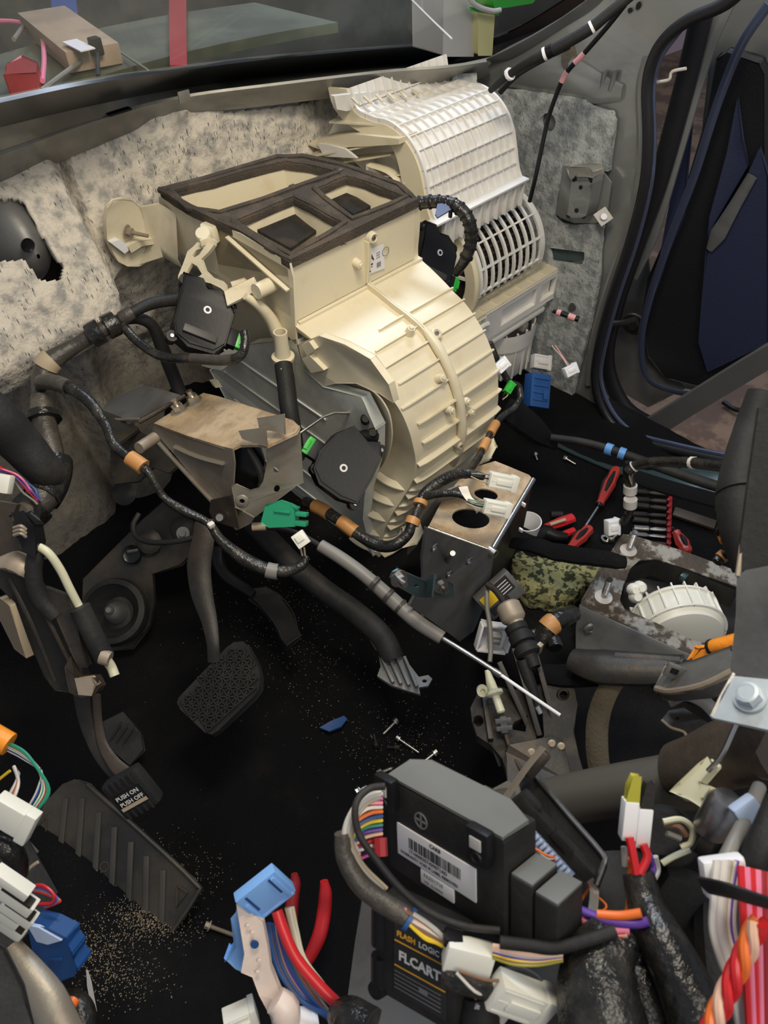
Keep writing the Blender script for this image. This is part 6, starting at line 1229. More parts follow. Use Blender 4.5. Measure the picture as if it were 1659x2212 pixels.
# pale blue junction connector on black carrier
M_ = face(1168, 1835, .66, -44, 18, -8); t = thing('junction_connector', 'pale blue many pin connector held in a black carrier under the support bracket', 'connector', M_.translation)
s_ = MB(M_); s_.box((0, 0, -.004), (.066, .019, .010), .0015); s_.box((-.033, .0, .0), (.008, .012, .010), .002); s_.build('connector_body', 'pale_blue', t)
s_ = MB(M_)
for k in range(12): s_.box((-.026 + .0047 * k, .006, .003), (.0025, .006, .006), .0005)
for k in range(9): s_.box((-.020 + .0052 * k, -.007, .002), (.002, .004, .005), .0004)
tag(s_.build('pin_teeth', 'pale_blue', t), kind='stuff')
s_ = MB(M_); s_.box((.0, .017, -.003), (.085, .012, .014), .002); s_.box((-.036, .016, -.003), (.022, .024, .012), .006); s_.box((.004, .022, .003), (.020, .008, .010), .001); s_.build('carrier', 'black_matte', t)
for i, c in enumerate(['orange', 'dust_box', 'black_plastic', 'red', 'black_plastic', 'magenta']):
    s_ = MB(M_); s_.tube([(-.010 + .004 * i, -.004, .004), (-.006 + .003 * i, .002, .010), (.004 + .002 * i, .006 - .002 * i, .010), (.012, .008, .004)], .0009, 6, 4); s_.build('wire', c, t)
cable('orange_wire', [(1248, 1885, .66), (1275, 1905, .66), (1262, 1935, .66), (1240, 1970, .66)], .0011, 'orange', 'thin orange wire bent beside the pale blue connector', 'wire')
cable('orange_wire', [(1262, 1890, .66), (1285, 1930, .66), (1310, 1958, .65), (1285, 1975, .65), (1245, 1985, .65)], .0011, 'orange', 'second thin orange wire looping to a sharp corner', 'wire')
t = MB().grid([fit([D(*q) for q in [(1210, 1825, .66), (1240, 1860, .65), (1275, 1915, .65), (1270, 1965, .64)]], 4), fit([D(*q) for q in [(1225, 1820, .66), (1260, 1862, .65), (1295, 1925, .65), (1290, 1985, .64)]], 4)], CF * .001).rough(.002, 60).build('clear_sheet', 'clear_film'); tag(t, 'crumpled clear film between the black bracket and the orange wires', 'film')

# ================================================================== LABELLED CONTROL MODULES
MA = -31.5
M_ = frame2(952, 1868, .62, (.691, -.136, .71), (-.042, .98, .22), 1.22); t = thing('control_module', 'big black control module with long white barcode label in the foreground', 'module', M_.translation)
s_ = MB(M_); s_.box((0.0, 0.006, -.018), (.104, .072, .034), .003); s_.build('module_case', 'black_matte', t)
s_ = MB(M_); s_.prism([(-.050, .043, -.002), (.050, .043, -.002), (.052, .043, -.026), (.030, .043, -.036), (-.040, .043, -.036), (-.052, .043, -.026)], (0, .002, 0)); s_.build('module_top', 'module_grey', t, bev=.001)
for x in (-.046, .037):
    s_ = MB(M_); s_.box((x, .036, .004), (.018, .024, .008), .002); s_.build('latch_frame', 'black_plastic', t)
    MB(M_).box((x, .039, .0085), (.009, .008, .001), .001).build('latch_window', 'dust_box', t)
    MB(M_).lathe((x, .029, .008), (0, 0, 1), [(.002, 0), (.003, .001), (.0045, .001), (.005, 0)], 14).build('latch_ring', 'black_plastic', t)
l1 = MB(M_).box((-.0055, .0, -.0005), (.071, .0245, .0012), .0002).build('barcode_label', 'label_white', t)
s_ = MB(M_); rn = random.Random(11); x = -.029
while x < .018:
    wd = rn.choice([.0004, .0007, .001]); s_.box((x, .0020, .0003), (wd, .0080, .0002)); x += wd + rn.choice([.0004, .0006, .0009])
tag(s_.build('barcode_bars', 'ink', l1), kind='stuff')
T_ = lambda x, y, z=.0002: M_ @ Matrix.Translation((x, y, z))
text('label_text', 'CARB', T_(-.010, .0082), .0040, 'ink', l1, bold=.0001)
text('label_text', '1710000357439071AD', T_(-.030, -.0058), .0038, 'ink', l1, bold=.00006)
text('label_text', 'WARRANTY VOID IF LABEL REMOVED', T_(-.038, -.0096), .0031, 'ink', l1, bold=.00004)
l2 = MB(M_).box((-.004, -.0185, -.0005), (.030, .0105, .0012), .0002).build('small_label', 'label_white', t)
text('label_text', 'FA33/1710', T_(-.016, -.0175), .0040, 'ink_grey', l2, bold=.00004); text('label_text', 'VER. 32.00000', T_(-.016, -.0220), .0030, 'ink_grey', l2)
e_ = MB(M_).lathe((-.018, .024, -.001), (0, 0, 1), [(.0050, 0), (.0050, .0006), (.0060, .0006), (.0060, 0)], 28).build('round_emblem', 'ink_grey', t)
s_ = MB(M_); s_.box((-.018, .024, -.0006), (.0012, .010, .0006)); s_.box((-.018, .024, -.0006), (.010, .0012, .0006)); s_.build('emblem_bars', 'ink_grey', e_)
for k, x in enumerate((.062, .080)):
    s_ = MB(M_); s_.box((x, -.004, -.018), (.0165, .046 - .006 * k, .028), .002); s_.build('plug_block', 'black_matte', t)
    s_ = MB(M_); s_.box((x, .0195 - .003 * k, -.018), (.0155, .002, .026), .0005); s_.build('plug_top', 'module_grey', t)
M2 = frame2(893, 2086, .605, (.788, -.078, .61), (.013, .99, .12), 1.02); t = thing('control_module', 'lower black module with orange and white brand lettering partly behind the wires', 'module', M2.translation)
s_ = MB(M2); s_.box((0, 0, -.014), (.076, .080, .026), .003); s_.build('module_case', 'black_matte', t)
MB(M2).box((.006, .0, -.0003), (.050, .062, .0010), .0003).build('printed_face', 'ink', t)
T2 = lambda x, y, z=.0006: M2 @ Matrix.Translation((x, y, z))
text('lettering', 'FLASH', T2(-.016, .0185), .0064, 'print_orange', t, bold=.00022); text('lettering', 'LOGIC', T2(.0050, .0185), .0064, 'print_white', t, bold=.0001)
for y in (.014, -.007): MB(M2).box((.006, y, .0005), (.048, .0009, .0004)).build('printed_rule', 'print_orange', t)
text('lettering', 'FLCART', T2(-.014, -.0008), .0112, 'print_white', t, bold=.00035)
s_ = MB(M2)
for k in range(5): s_.box((.004, -.012 - .0035 * k, .0004), (.044, .0006, .0003))
s_.build('fine_rules', 'ink_grey', t); MB(M2).box((.010, -.0165, .0006), (.008, .004, .0004)).build('small_mark', 'ink_grey', t)
for x, y in ((-.036, -.030), (-.036, .012)): MB(M2).tube([(x, y + .02, -.004), (x, y - .012, -.004)], .0075, 12, 0).build('corner_post', 'black_plastic', t)
MB(M2).lathe((-.036, -.038, .002), (0, 0, 1), [(.003, 0), (.004, .001), (.007, .001), (.008, -.004)], 16).build('screw_ear', 'black_plastic', t)
# grey steel plate behind
t = Plate([(782, 1945), (800, 1932), (840, 1930), (870, 1990), (1000, 2120), (1060, 2300), (740, 2300), (748, 2190), (768, 2040)], plane3((782, 1945, .78), (1000, 2120, .72), (748, 2190, .74)), .004, [ell(814, 1963, 8, 12, 16)]).build('mounting_plate', 'grey_metal', bev=.001); tag(t, 'flat dark grey steel plate with a hole behind the lower module', 'plate')
# loops of wire into the module
t = thing('module_harness', 'mixed coloured wires looping into the left side of the big black module', 'wires', D(800, 1800, .63))
cols = ['dust_box', 'magenta', 'pink', 'wire_white', 'orange', 'wire_blue', 'yellow', 'wire_green', 'purple', 'wire_peach', 'red_dark', 'wire_white', 'black_plastic', 'magenta']
for i, c in enumerate(cols):
    y = 1715 + 9.5 * i; f = i / len(cols)
    MB().tube([D(826 + 1.0 * i * 0, y, .625), D(795 - 6 * math.sin(i), y + 2 + 8 * f, .62), D(765 + 14 * f, y + 20 - 14 * f + 8, .615), D(755 + 14 * f, 1800 + 3 * i, .612), D(775 + 4 * f, 1840 + 2 * i, .61)], .0016, 6, 4).build('wire', c, t)
MB().tube([D(820, 1810, .62), D(822, 1850, .615)], .006, 8, 0).build('red_sleeve', 'red_dark', t)
for off, c, r in ((0, 'wire_white', .0024), (8, 'dust_box', .0020), (15, 'wire_tan', .0018)): MB().tube([D(*q) for q in [(822 , 1708 + off, .61), (785 + off * .5, 1722 + off, .605), (752 + off, 1770, .60), (745 + off, 1820, .60), (770 + off, 1870, .60), (820 + off, 1920, .60)]], r, 8, 5).build('wire', c, t)
cable('sleeved_cable', [(832, 1698, .60), (795, 1705, .60), (768, 1740, .59), (775, 1800, .59), (815, 1860, .585), (870, 1925, .58), (930, 1972, .575), (1000, 2000, .57), (1080, 2010, .565)], .0028, 'rubber', 'slim black sleeved cable arching over the module label', 'cable')
cable('sleeved_cable', [(738, 1800, .60), (745, 1850, .60), (775, 1905, .595), (820, 1945, .59), (868, 1975, .585), (888, 1990, .583)], [.006, .0075, .008, .008, .008, .007], 'clear_dark' if 'clear_dark' in MT else 'dusty_tape', 'dark translucent sleeved cable bundle curving round the modules', 'cable', bands=[(.9, .1, 'wire_blue', 'sleeve_end')])
t = thing('wire_bundle', 'yellow, brown and white wires leaving the dark sleeve over the lower module', 'wires', D(930, 2020, .57))
strands(t, 'wire', [(880, 1975, .58), (930, 2010, .575), (975, 2045, .57)], ['yellow', 'wire_brown', 'wire_white', 'wire_peach', 'pink', 'wire_white', 'wire_brown', 'dust_box'], .0019, .008, 6, twist=.2)
t = thing('taped_relay', 'cream relay wrapped in black tape right of the lower module', 'relay', D(1010, 2080, .56))
MB(face(1012, 2075, .56, -14, 10, 0)).box((0, 0, -.004), (.036, .022, .018), .003).build('relay_body', 'connector_white', t)
MB(face(1010, 2120, .56, -16, 10, 0)).box((0, 0, -.002), (.038, .014, .020), .004).build('tape_wrap', 'tape', t)
MB(face(1005, 2042, .565, -20, 10, 0)).box((0, 0, -.002), (.034, .008, .016), .003).build('tape_wrap', 'black_plastic', t)
t = thing('wire_bundle', 'peach and yellow wires with black sleeve running right from the cream relay', 'wires', D(1140, 2060, .55))
for i, (c, dy) in enumerate([('wire_peach', -8), ('wire_peach', -3), ('dust_box', 2), ('purple', 6), ('yellow', 12), ('wire_brown', 16), ('olive', 20)]):
    MB().tube([D(1065, 2050 + dy * .8, .555), D(1110, 2060 + dy, .55), D(1160, 2066 + dy * .8, .55), D(1215, 2062 + dy * .5, .55)], .0020, 8, 4).build('wire', c, t)
cable('sleeved_cable', [(1080, 2035, .55), (1140, 2042, .548), (1200, 2048, .546), (1270, 2030, .545), (1330, 2010, .545)], .0045, 'black_matte', 'black sleeve lying over the peach wires towards the taped trunk', 'cable')
# thick module leads
t = thing('module_leads', 'thick purple, pink and red leads curving out of the module plug blocks', 'wires', D(1290, 1980, .58))
for c, pts in (('purple', [(1205, 1948), (1250, 1965), (1310, 1988), (1370, 1996), (1400, 1990)]), ('orange', [(1290, 1975), (1340, 1978), (1385, 1972)]), ('pink', [(1198, 1962), (1245, 1982), (1300, 2005), (1360, 2010)]), ('red', [(1195, 1990), (1240, 2000), (1300, 2018), (1350, 2012)]), ('red_dark', [(1195, 2003), (1240, 2015), (1290, 2028), (1345, 2022)]), ('pink', [(1190, 2024), (1220, 2028), (1260, 2018), (1300, 2022)]), ('dust_box', [(1200, 2042), (1240, 2030), (1290, 2028)]), ('wire_peach', [(1212, 1975), (1255, 1998), (1310, 2014), (1355, 2016)])):
    MB().tube([D(u, v, .585 - .0001 * (u - 1190)) for u, v in pts], .0034 if c != 'dust_box' else .002, 10, 5).build('lead', c, t)
# taped trunk
cable('wiring_loom', [(1378, 1885, .60), (1395, 1950, .59), (1425, 2020, .57), (1470, 2110, .55), (1520, 2230, .53)], [.012, .014, .017, .019, .022], 'tape', 'black taped wire trunk descending to the bottom edge at lower right', 'wiring loom')
cable('wiring_loom', [(1330, 2020, .565), (1300, 2070, .56), (1290, 2140, .55), (1310, 2250, .54)], [.020, .026, .030, .034], 'tape', 'thick crumpled black taped bundle at the bottom centre right', 'wiring loom')
cable('wiring_loom', [(1400, 2030, .60), (1370, 2080, .60), (1380, 2140, .59), (1420, 2250, .58)], [.02, .03, .036, .04], 'tape', 'dark taped bulk behind the thick bottom bundle', 'wiring loom')
cable('wiring_loom', [(1030, 2140, .60), (1035, 2180, .60), (1025, 2260, .60)], [.014, .018, .02], 'black_matte', 'black taped tail under the cream relay at the bottom edge', 'wiring loom')
# paired white plugs with fuse caps
t = thing('paired_plugs', 'two white plugs side by side, yellow and dark caps above, red wires below', 'plugs', D(1382, 1790, .60))
for i, (u, v, cap) in enumerate(((1362, 1775, 'olive'), (1392, 1790, 'dark_metal'))):
    M_ = face(u, v, .60, -4, 5, 0); MB(M_).box((0, 0, -.005), (.0115, .032, .012), .0015).build('white_plug', 'bright_white', t)
    s_ = MB(M_); s_.prism([(-.004, .015, .0), (-.0045, .028, .0), (-.001, .036, 0), (.004, .036, 0), (.0045, .015, 0)], (0, 0, -.006)); s_.build('cap', cap, t, bev=.0012)
    MB().tube([D(u - 2, v + 34, .597), D(u + 4 + 2 * i, v + 62, .594), D(1375 + 6 * i, 1888, .59)], .0034, 8, 4).build('lead', 'red', t)
for c, q in (('orange', [(1358, 1855, .61), (1362, 1880, .61), (1358, 1960, .60), (1350, 1985, .60)]), ('orange', [(1378, 1870, .60), (1374, 1925, .59), (1366, 1965, .59)]), ('purple', [(1402, 1845, .61), (1412, 1875, .61), (1405, 1900, .60)]), ('dust_box', [(1415, 1850, .61), (1420, 1880, .61), (1408, 1905, .60)]), ('dust_box', [(1348, 1830, .61), (1350, 1870, .61)])): MB().tube([D(*a) for a in q], .0026, 8, 4).build('lead', c, t)
# black round cap with loose leads
t = thing('round_cap', 'black round rubber cap with curling loose leads behind the paired plugs', 'cap', D(1430, 1800, .66))
MB().lathe(D(1440, 1805, .68), (D(1400, 1785, .62) - D(1440, 1805, .68)), [(0, .03), (.018, .03), (.024, .022), (.026, 0), (.024, -.03)], 28).build('cap_body', 'black_matte', t)
for c, q in (('ivory', [(1432, 1775, .63), (1470, 1770, .63), (1495, 1790, .63), (1492, 1820, .63), (1470, 1830, .63)]), ('wire_brown', [(1435, 1782, .635), (1465, 1785, .63), (1482, 1805, .63)]), ('wire_grey', [(1500, 1790, .64), (1525, 1820, .64), (1520, 1850, .64)]), ('ivory', [(1430, 1865, .64), (1455, 1850, .64), (1490, 1835, .64)]), ('wire_grey', [(1440, 1800, .63), (1470, 1812, .63)])): MB().tube([D(*a) for a in q], .0026, 8, 5).build('lead', c, t)
t = MB().tube([D(*q) for q in [(1310, 1850, .75), (1330, 1930, .73), (1380, 2010, .72)]], [.035, .05, .04], 14, 5, flat=.6).build('black_duct', 'black_matte'); tag(t, 'bulky black plastic part in the shadow behind the taped trunk', 'duct')
t = MB(face(1480, 1940, .68, -20, 20)).box((0, 0, 0), (.06, .05, .02), .006).build('black_box', 'black_matte'); tag(t, 'dark box half hidden behind the taped trunk on the right', 'box')
t = MB().tube([D(*q) for q in [(1560, 1860, .70), (1590, 1900, .70), (1600, 2000, .68), (1620, 2230, .66)]], [.03, .04, .05, .05], 14, 5, flat=.5).build('dash_duct', 'rubber'); tag(t, 'large dark moulding behind the white and red wires at the right edge', 'moulding')
# right-hand wire sheaf
t = thing('wire_sheaf', 'white, red and orange wires tied with a black strap at the right edge', 'wires', D(1600, 2000, .52))
for i in range(9):
    dx = i * 9; c = ['wire_white', 'dust_box', 'wire_white', 'wire_white', 'dust_box', 'wire_tan', 'wire_white', 'purple', 'wire_white'][i]
    MB().tube([D(1548 + dx * .7, 1860, .53), D(1542 + dx * .6, 1940, .52), D(1540 + dx * .6, 2010, .515), D(1560 + dx * .6, 2080, .51), D(1580 + dx * .55, 2130, .51), D(1600 + dx * .5, 2230, .51)], .0026, 8, 5).build('wire', c, t)
for i, c in enumerate(['red', 'pink', 'red', 'pink', 'red_dark', 'red']):
    MB().tube([D(1600 + 12 * i, 1870 + 3 * i, .52), D(1605 + 11 * i, 1960, .51), D(1610 + 10 * i, 2060, .505), D(1620 + 8 * i, 2240, .50)], .0026, 8, 5).build('wire', c, t)
for k, c in enumerate(('red', 'orange', 'wire_peach', 'red')):
    P_ = []
    for i in range(12):
        f = i / 11; u = 1640 - 105 * f; v = 1990 + 235 * f; a = f * 9 + k * 1.57; P_.append(D(u, v, .49) + CR * math.cos(a) * .0042 + CF * math.sin(a) * .0042)
    MB().tube(P_, .0034, 8, 4).build('twisted_wire', c, t)
MB().tube([D(1522, 1912, .515), D(1580, 1925, .495), D(1640, 1945, .49), D(1700, 1960, .50)], .0075, 10, 4, flat=.35, up=CF).build('tie_strap', 'black_matte', t)
cable('white_tube_pair', [(1560, 1870, .54), (1585, 1820, .55), (1610, 1770, .57), (1640, 1700, .60)], .0055, 'wire_grey', 'grey sheathed cable rising right from the wire sheaf', 'cable')
MB(face(1562, 1890, .535, 8)).box((0, 0, 0), (.030, .026, .012), .003).build('white_sleeve', 'bright_white', t)
cable('grey_sleeve', [(1618, 1880, .54), (1645, 1820, .54), (1685, 1730, .55)], .010, 'rubber', 'broad grey sleeve behind the wires at the right edge', 'cable')
t = MB(face(1614, 1752, .57, 35)).box((0, 0, 0), (.020, .018, .012), .003).build('lavender_cap', 'pale_blue'); tag(t, 'small white and lavender cap on the rising grey cable', 'cap')
t = MB(); t.lathe(D(1535, 1790, .62), (D(1580, 1715, .60) - D(1535, 1790, .62)), [(0, 0), (.014, 0), (.0145, .03), (.011, .036), (0, .037)], 28); t = t.build('ignition_cylinder', 'steel'); tag(t, 'shiny metal cylinder tilted beside the cream flange', 'cylinder')
t = MB().tube([D(1515, 1795, .63), D(1545, 1812, .625)], .018, 16, 0).build('cylinder_collar', 'dark_metal'); tag(t, 'dark collar at the foot of the shiny cylinder', 'collar')
# cream flange, brown bracket
t = Plate([(1453, 1708), (1468, 1690), (1510, 1650), (1528, 1640), (1545, 1652), (1515, 1690), (1530, 1700), (1520, 1725), (1545, 1738), (1525, 1750), (1490, 1728), (1475, 1722)], plane3((1453, 1708, .66), (1528, 1640, .65), (1545, 1738, .63)), .008).build('cream_flange', 'ivory', bev=.002); tag(t, 'cream notched plastic flange at the right end of the crossbeam', 'flange')
t = Plate([(1520, 1680), (1560, 1690), (1575, 1715), (1535, 1735), (1515, 1720)], plane3((1520, 1680, .68), (1560, 1690, .68), (1535, 1735, .66)), .01).build('tan_wedge', 'cardboard', bev=.002); tag(t, 'tan wedge behind the cream flange', 'wedge')
t = MB().grid([fit([D(*q) for q in [(1600, 1560, .62), (1575, 1610, .63), (1560, 1650, .64), (1580, 1690, .64), (1640, 1700, .62)]], 5), fit([D(*q) for q in [(1660, 1570, .60), (1640, 1610, .60), (1620, 1650, .61), (1640, 1680, .61), (1690, 1690, .60)]], 5)], CF * .003).build('curved_plate', 'brown_metal'); tag(t, 'curved dark plate sweeping below the zinc bracket', 'plate')
MB().tube([D(*q) for q in [(1590, 1565, .60), (1560, 1630, .61), (1530, 1665, .62)]], .0022, 8, 4).build('plate_edge', 'bolt_steel', t)
# zinc bracket with bolt, dark uprights
t = thing('zinc_bracket', 'pale zinc plate with a large hexagon bolt at the right edge', 'bracket', D(1600, 1520, .58))
ZP = plane3((1540, 1545, .59), (1580, 1460, .60), (1660, 1575, .56))
Plate([(1536, 1548), (1580, 1461), (1720, 1475), (1720, 1585), (1660, 1578)], ZP, .003).build('zinc_plate', 'zinc', t, bev=.0006)
MB().tube([at(*q, pl=ZP) for q in [(1536, 1548), (1560, 1500), (1585, 1455)]], .0016, 8, 0).build('bright_edge', 'steel', t)
M_ = Matrix.Translation(at(1622, 1508, pl=ZP)) @ ZP[1].to_track_quat('Z', 'Y').to_matrix().to_4x4(); s_ = MB(M_)
s_.cyl((0, 0, 0), (0, 0, .003), .0125, n=28); s_.cyl((0, 0, .003), (0, 0, .011), .0098, .0090, n=6); s_.lathe((0, 0, .011), (0, 0, 1), [(.0085, 0), (.0060, .0003), (.0055, -.001), (0, -.0015)], 24); s_.build('hex_bolt', 'zinc', t)
t = thing('column_upright', 'tall dark steel upright with bright front edge at the right border', 'bracket', D(1630, 1250, .60))
MB().grid([[D(1640, 880, .62), D(1720, 880, .60)], [D(1612, 1080, .61), D(1720, 1090, .59)], [D(1592, 1240, .60), D(1720, 1240, .58)]], CF * .004).build('upper_plate', 'black_matte', t)
MB().tube([D(1659, 900, .62), D(1636, 1000, .615), D(1612, 1120, .61), D(1594, 1245, .60)], .0022, 8, 3).build('bright_edge', 'tan_metal', t)
Plate([(1592, 1245), (1612, 1232), (1720, 1210), (1720, 1475), (1585, 1462), (1578, 1445), (1590, 1330)], plane3((1592, 1245, .60), (1720, 1210, .57), (1585, 1462, .60)), .004).build('lower_plate', 'grey_metal', t, bev=.0015)
t = thing('column_boot', 'large black rubber boot and sleeve behind the dark upright', 'boot', D(1600, 1080, .85))
MB().tube([D(*q) for q in [(1650, 850, .86), (1625, 930, .86), (1605, 1020, .85), (1600, 1080, .84), (1608, 1150, .83), (1625, 1230, .82)]], [.018, .020, .024, .026, .025, .02], 24, 6).build('sleeve', 'black_matte', t)
for v_, r_ in ((1060, .028), (1095, .028), (1140, .027)): MB().tube([D(1603, v_, .842), D(1604, v_ + 8, .84)], r_, 24, 0).build('boot_ring', 'black_matte', t)
MB().tube([D(1562, 1138, .86), D(1560, 1152, .86), D(1566, 1168, .85)], .006, 10, 4).build('orange_end', 'bright_orange', t)
MB().tube([D(1548, 1215, .86), D(1562, 1200, .86), D(1590, 1190, .84)], .006, 10, 4).build('wire_tail', 'tape', t)
MB().tube([D(1556, 1206, .86), D(1566, 1197, .86)], .0072, 10, 0).build('orange_band', 'orange_tape', t)
# seat rail ends near the zinc plate
t = thing('rail_cover', 'smooth grey metal arm end with a square nut left of the zinc plate', 'bracket', D(1500, 1450, .82))
RPn = plane3((1418, 1490, .86), (1450, 1430, .87), (1590, 1450, .78))
Plate([(1416, 1485), (1440, 1438), (1500, 1428), (1580, 1398), (1600, 1440), (1575, 1470), (1520, 1492), (1440, 1500), (1420, 1496)], RPn, .012).build('arm_shell', 'grey_metal', t, bev=.004)
MB().tube([at(*q, pl=RPn) for q in [(1418, 1488), (1450, 1494), (1520, 1480), (1582, 1450)]], .004, 8, 4).build('arm_lip', 'tan_metal', t)
s_ = MB(face(1457, 1450, .845, -20, 20)); s_.box((0, 0, 0), (.020, .016, .006), .001); s_ = s_.build('square_nut', 'grey_metal', t); MB(face(1457, 1450, .841, -20, 20)).box((0, 0, 0), (.008, .006, .002)).build('nut_hole', 'frit', s_)
RP2 = plane3((1432, 1555, .88), (1480, 1530, .88), (1540, 1580, .84))
Plate([(1430, 1556), (1445, 1534), (1478, 1528), (1530, 1560), (1535, 1585), (1500, 1578), (1482, 1600), (1476, 1580), (1450, 1568)], RP2, .005, [ell(1460, 1552, 7, 4, 12)]).build('rail_tongue', 'dark_metal', t, bev=.0015)
MB().tube([D(*q) for q in [(1445, 1515, .88), (1480, 1500, .87), (1520, 1515, .86), (1550, 1545, .85)]], .008, 10, 4, flat=.4).build('rail_curl', 'grey_metal', t)
MB().tube([at(*q, pl=RP2) for q in [(1430, 1556), (1450, 1572), (1478, 1582), (1484, 1600)]], .0018, 8, 4).build('bright_lip', 'tan_metal', t)
oe = MB().prism([D(*q) for q in [(1498, 1425, .855), (1512, 1400, .855), (1540, 1398, .85), (1532, 1410, .85), (1512, 1424, .855)]], CF * .01); OE = oe
t = cable('orange_tape_roll', [(1535, 1400, .845), (1555, 1394, .835), (1600, 1382, .82)], .0085, 'bright_orange', 'rolled orange tape on a dark cable beside the grey upright', 'tape', bands=[(.0, .2, 'tape', 'black_end')])
OE.build('flat_end', 'bright_orange', t, bev=.002)

# ================================================================== LIGHT BLUE CONNECTOR AND ITS LOOM
M_ = face(575, 1938, .70, 34, 28, 6); t = thing('blue_connector', 'light blue square connector standing on its wires in the lower middle', 'connector', M_.translation)
s_ = MB(M_); s_.box((0, 0, -.006), (.044, .036, .012), .0015); s_.build('connector_shell', 'light_blue', t)
s_ = MB(M_); s_.box((.0165, .0, .0008), (.004, .030, .003), .0006); s_.box((-.0165, -.004, .0008), (.004, .024, .003), .0006); s_.box((0, -.017, -.006), (.040, .003, .014), .0008); s_.build('shell_rails', 'light_blue', t)
for x in (.0130, -.0125): MB(M_).box((x, .004, .0004), (.0022, .022, .0006)).build('slot', 'blue', t)
s_ = MB(); s_.prism([D(*q) for q in [(505, 1985, .72), (520, 1968, .72), (548, 1975, .72), (552, 2060, .73), (530, 2080, .73), (528, 2095, .73), (512, 2088, .73), (490, 2070, .73), (508, 2045, .73)]], CF * .02); s_.build('lower_shell', 'light_blue', t, bev=.003)
lv_ = MB(); lv_.prism([D(*q) for q in [(512, 1955, .70), (535, 1965, .70), (568, 1990, .70), (578, 2040, .70), (585, 2090, .70), (605, 2140, .70), (628, 2170, .70), (640, 2185, .70), (600, 2240, .70), (585, 2195, .70), (560, 2150, .70), (545, 2110, .70), (522, 2100, .70), (528, 2060, .70), (520, 2010, .70)]], CF * .007); lv_.build('slide_lever', 'ivory_pink', t, bev=.003)
MB(face(550, 2040, .697, 20)).lathe((0, 0, 0), (0, 0, 1), [(0, .001), (.0035, .001), (.004, 0)], 16).build('lever_hole', 'blue', t)
for u, v in ((535, 2000), (545, 2015), (560, 2075), (556, 2100)): MB(face(u, v, .697, 30)).lathe((0, 0, 0), (0, 0, 1), [(0, .0015), (.0015, .001), (.002, 0)], 10).build('lever_pip', 'ivory_pink', t)
MB().tube([D(*q) for q in [(595, 2160, .69), (615, 2180, .69), (620, 2230, .69)]], [.012, .014, .012], 10, 3).build('lever_pivot', 'ivory_pink', t)
t = thing('connector_loom', 'red, blue, brown and white wires trailing from the light blue connector', 'wires', D(650, 2090, .72))
MB().tube([D(*q) for q in [(598, 1968, .705), (612, 2010, .70), (640, 2070, .695), (690, 2130, .69), (738, 2178, .685)]], .0052, 12, 6).build('red_wire', 'red', t)
for i, (c, r) in enumerate([('wire_tan', .002), ('wire_white', .002), ('ivory', .0018), ('wire_blue', .0026), ('wire_blue', .0024), ('wire_brown', .0024), ('wire_blue', .0028), ('wire_brown', .0022), ('dust_box', .0018), ('purple', .002), ('wire_green', .002), ('wire_blue', .003), ('pink', .0018), ('wire_brown', .0024), ('red_dark', .002), ('wire_grey', .002)]):
    if i < 3: P_ = [(618 + 7 * i, 1960, .715), (632 + 5 * i, 2010, .715), (650 + 4 * i, 2070, .71), (690 + 6 * i, 2130, .705)]
    else: P_ = [(570 + 3 * i, 1990 + i, .725), (575 + 3.5 * i, 2040, .72), (592 + 4 * i, 2100, .715), (630 + 5 * i, 2150 + 2 * i, .71), (690 + 3 * i, 2180 + 2.6 * i, .70), (745, 2200 + 1.5 * i, .69)]
    MB().tube([D(*q) for q in P_], r, 8, 5).build('wire', c, t)
cable('taped_loom_end', [(728, 2190, .67), (755, 2200, .66), (790, 2230, .65)], [.012, .018, .022], 'tape', 'black taped end where the blue connector loom leaves the frame', 'wiring loom')
plug('plug', 520, 2200, .72, 12, 'connector_white', 'off white plug cut by the bottom edge below the light blue connector', (.030, .022, .02))
plug('plug', 650, 2208, .70, -10, 'bright_white', 'white plug at the bottom edge beneath the blue and brown wires', (.028, .016, .02))
t = thing('pliers', 'red handled pliers lying on the carpet behind the light blue connector', 'pliers', at(690, 1990, z=FZ + .01))
MB().tube([D(*q) for q in [(700, 1903, 1.10), (703, 1930, 1.10), (700, 1970, 1.10), (690, 2020, 1.09), (668, 2068, 1.09), (650, 2095, 1.09)]], [.006, .0095, .0105, .0105, .009, .006], 14, 5).build('handle', 'red', t)
MB().tube([D(*q) for q in [(636, 1888, 1.12), (637, 1910, 1.12), (630, 1960, 1.11), (632, 2020, 1.10), (645, 2095, 1.09)]], [.005, .009, .010, .009, .006], 14, 5).build('handle', 'red_dark', t)
plug('plug', 1122, 2155, .56, -32, 'connector_white', 'long cream plug at the bottom edge below the peach wires', (.048, .026, .018), wires=('wire_white', 'wire_brown'))
plug('plug', 1045, 2175, .60, -30, 'dust_box', 'grey plug peeking out behind the long cream plug', (.03, .02, .02))
cable('peach_wire', [(1282, 2080, .56), (1255, 2105, .555), (1225, 2135, .55), (1215, 2148, .55)], .0048, 'wire_peach', 'short fat peach wire end pointing down left', 'wire')
cable('orange_pair', [(1215, 2075, .57), (1218, 2110, .57), (1216, 2145, .57)], .0016, 'orange', 'left one of two parallel orange wires above the peach wire', 'wire')
cable('orange_pair', [(1225, 2070, .57), (1228, 2105, .57), (1226, 2138, .57)], .0016, 'wire_tan', 'right tan one of two parallel wires above the peach wire', 'wire')
for q, lab_ in (([(1060, 2120, .62), (1100, 2090, .62), (1160, 2110, .62), (1200, 2180, .61), (1250, 2230, .60)], 'thin dark wire crossing behind the long cream plug'), ([(1180, 2120, .60), (1200, 2160, .60), (1260, 2200, .60), (1280, 2240, .60)], 'thin dark wire looping at the bottom near the peach end')):
    cable('loose_wire', q, .0018, 'wire_grey', lab_, 'wire')
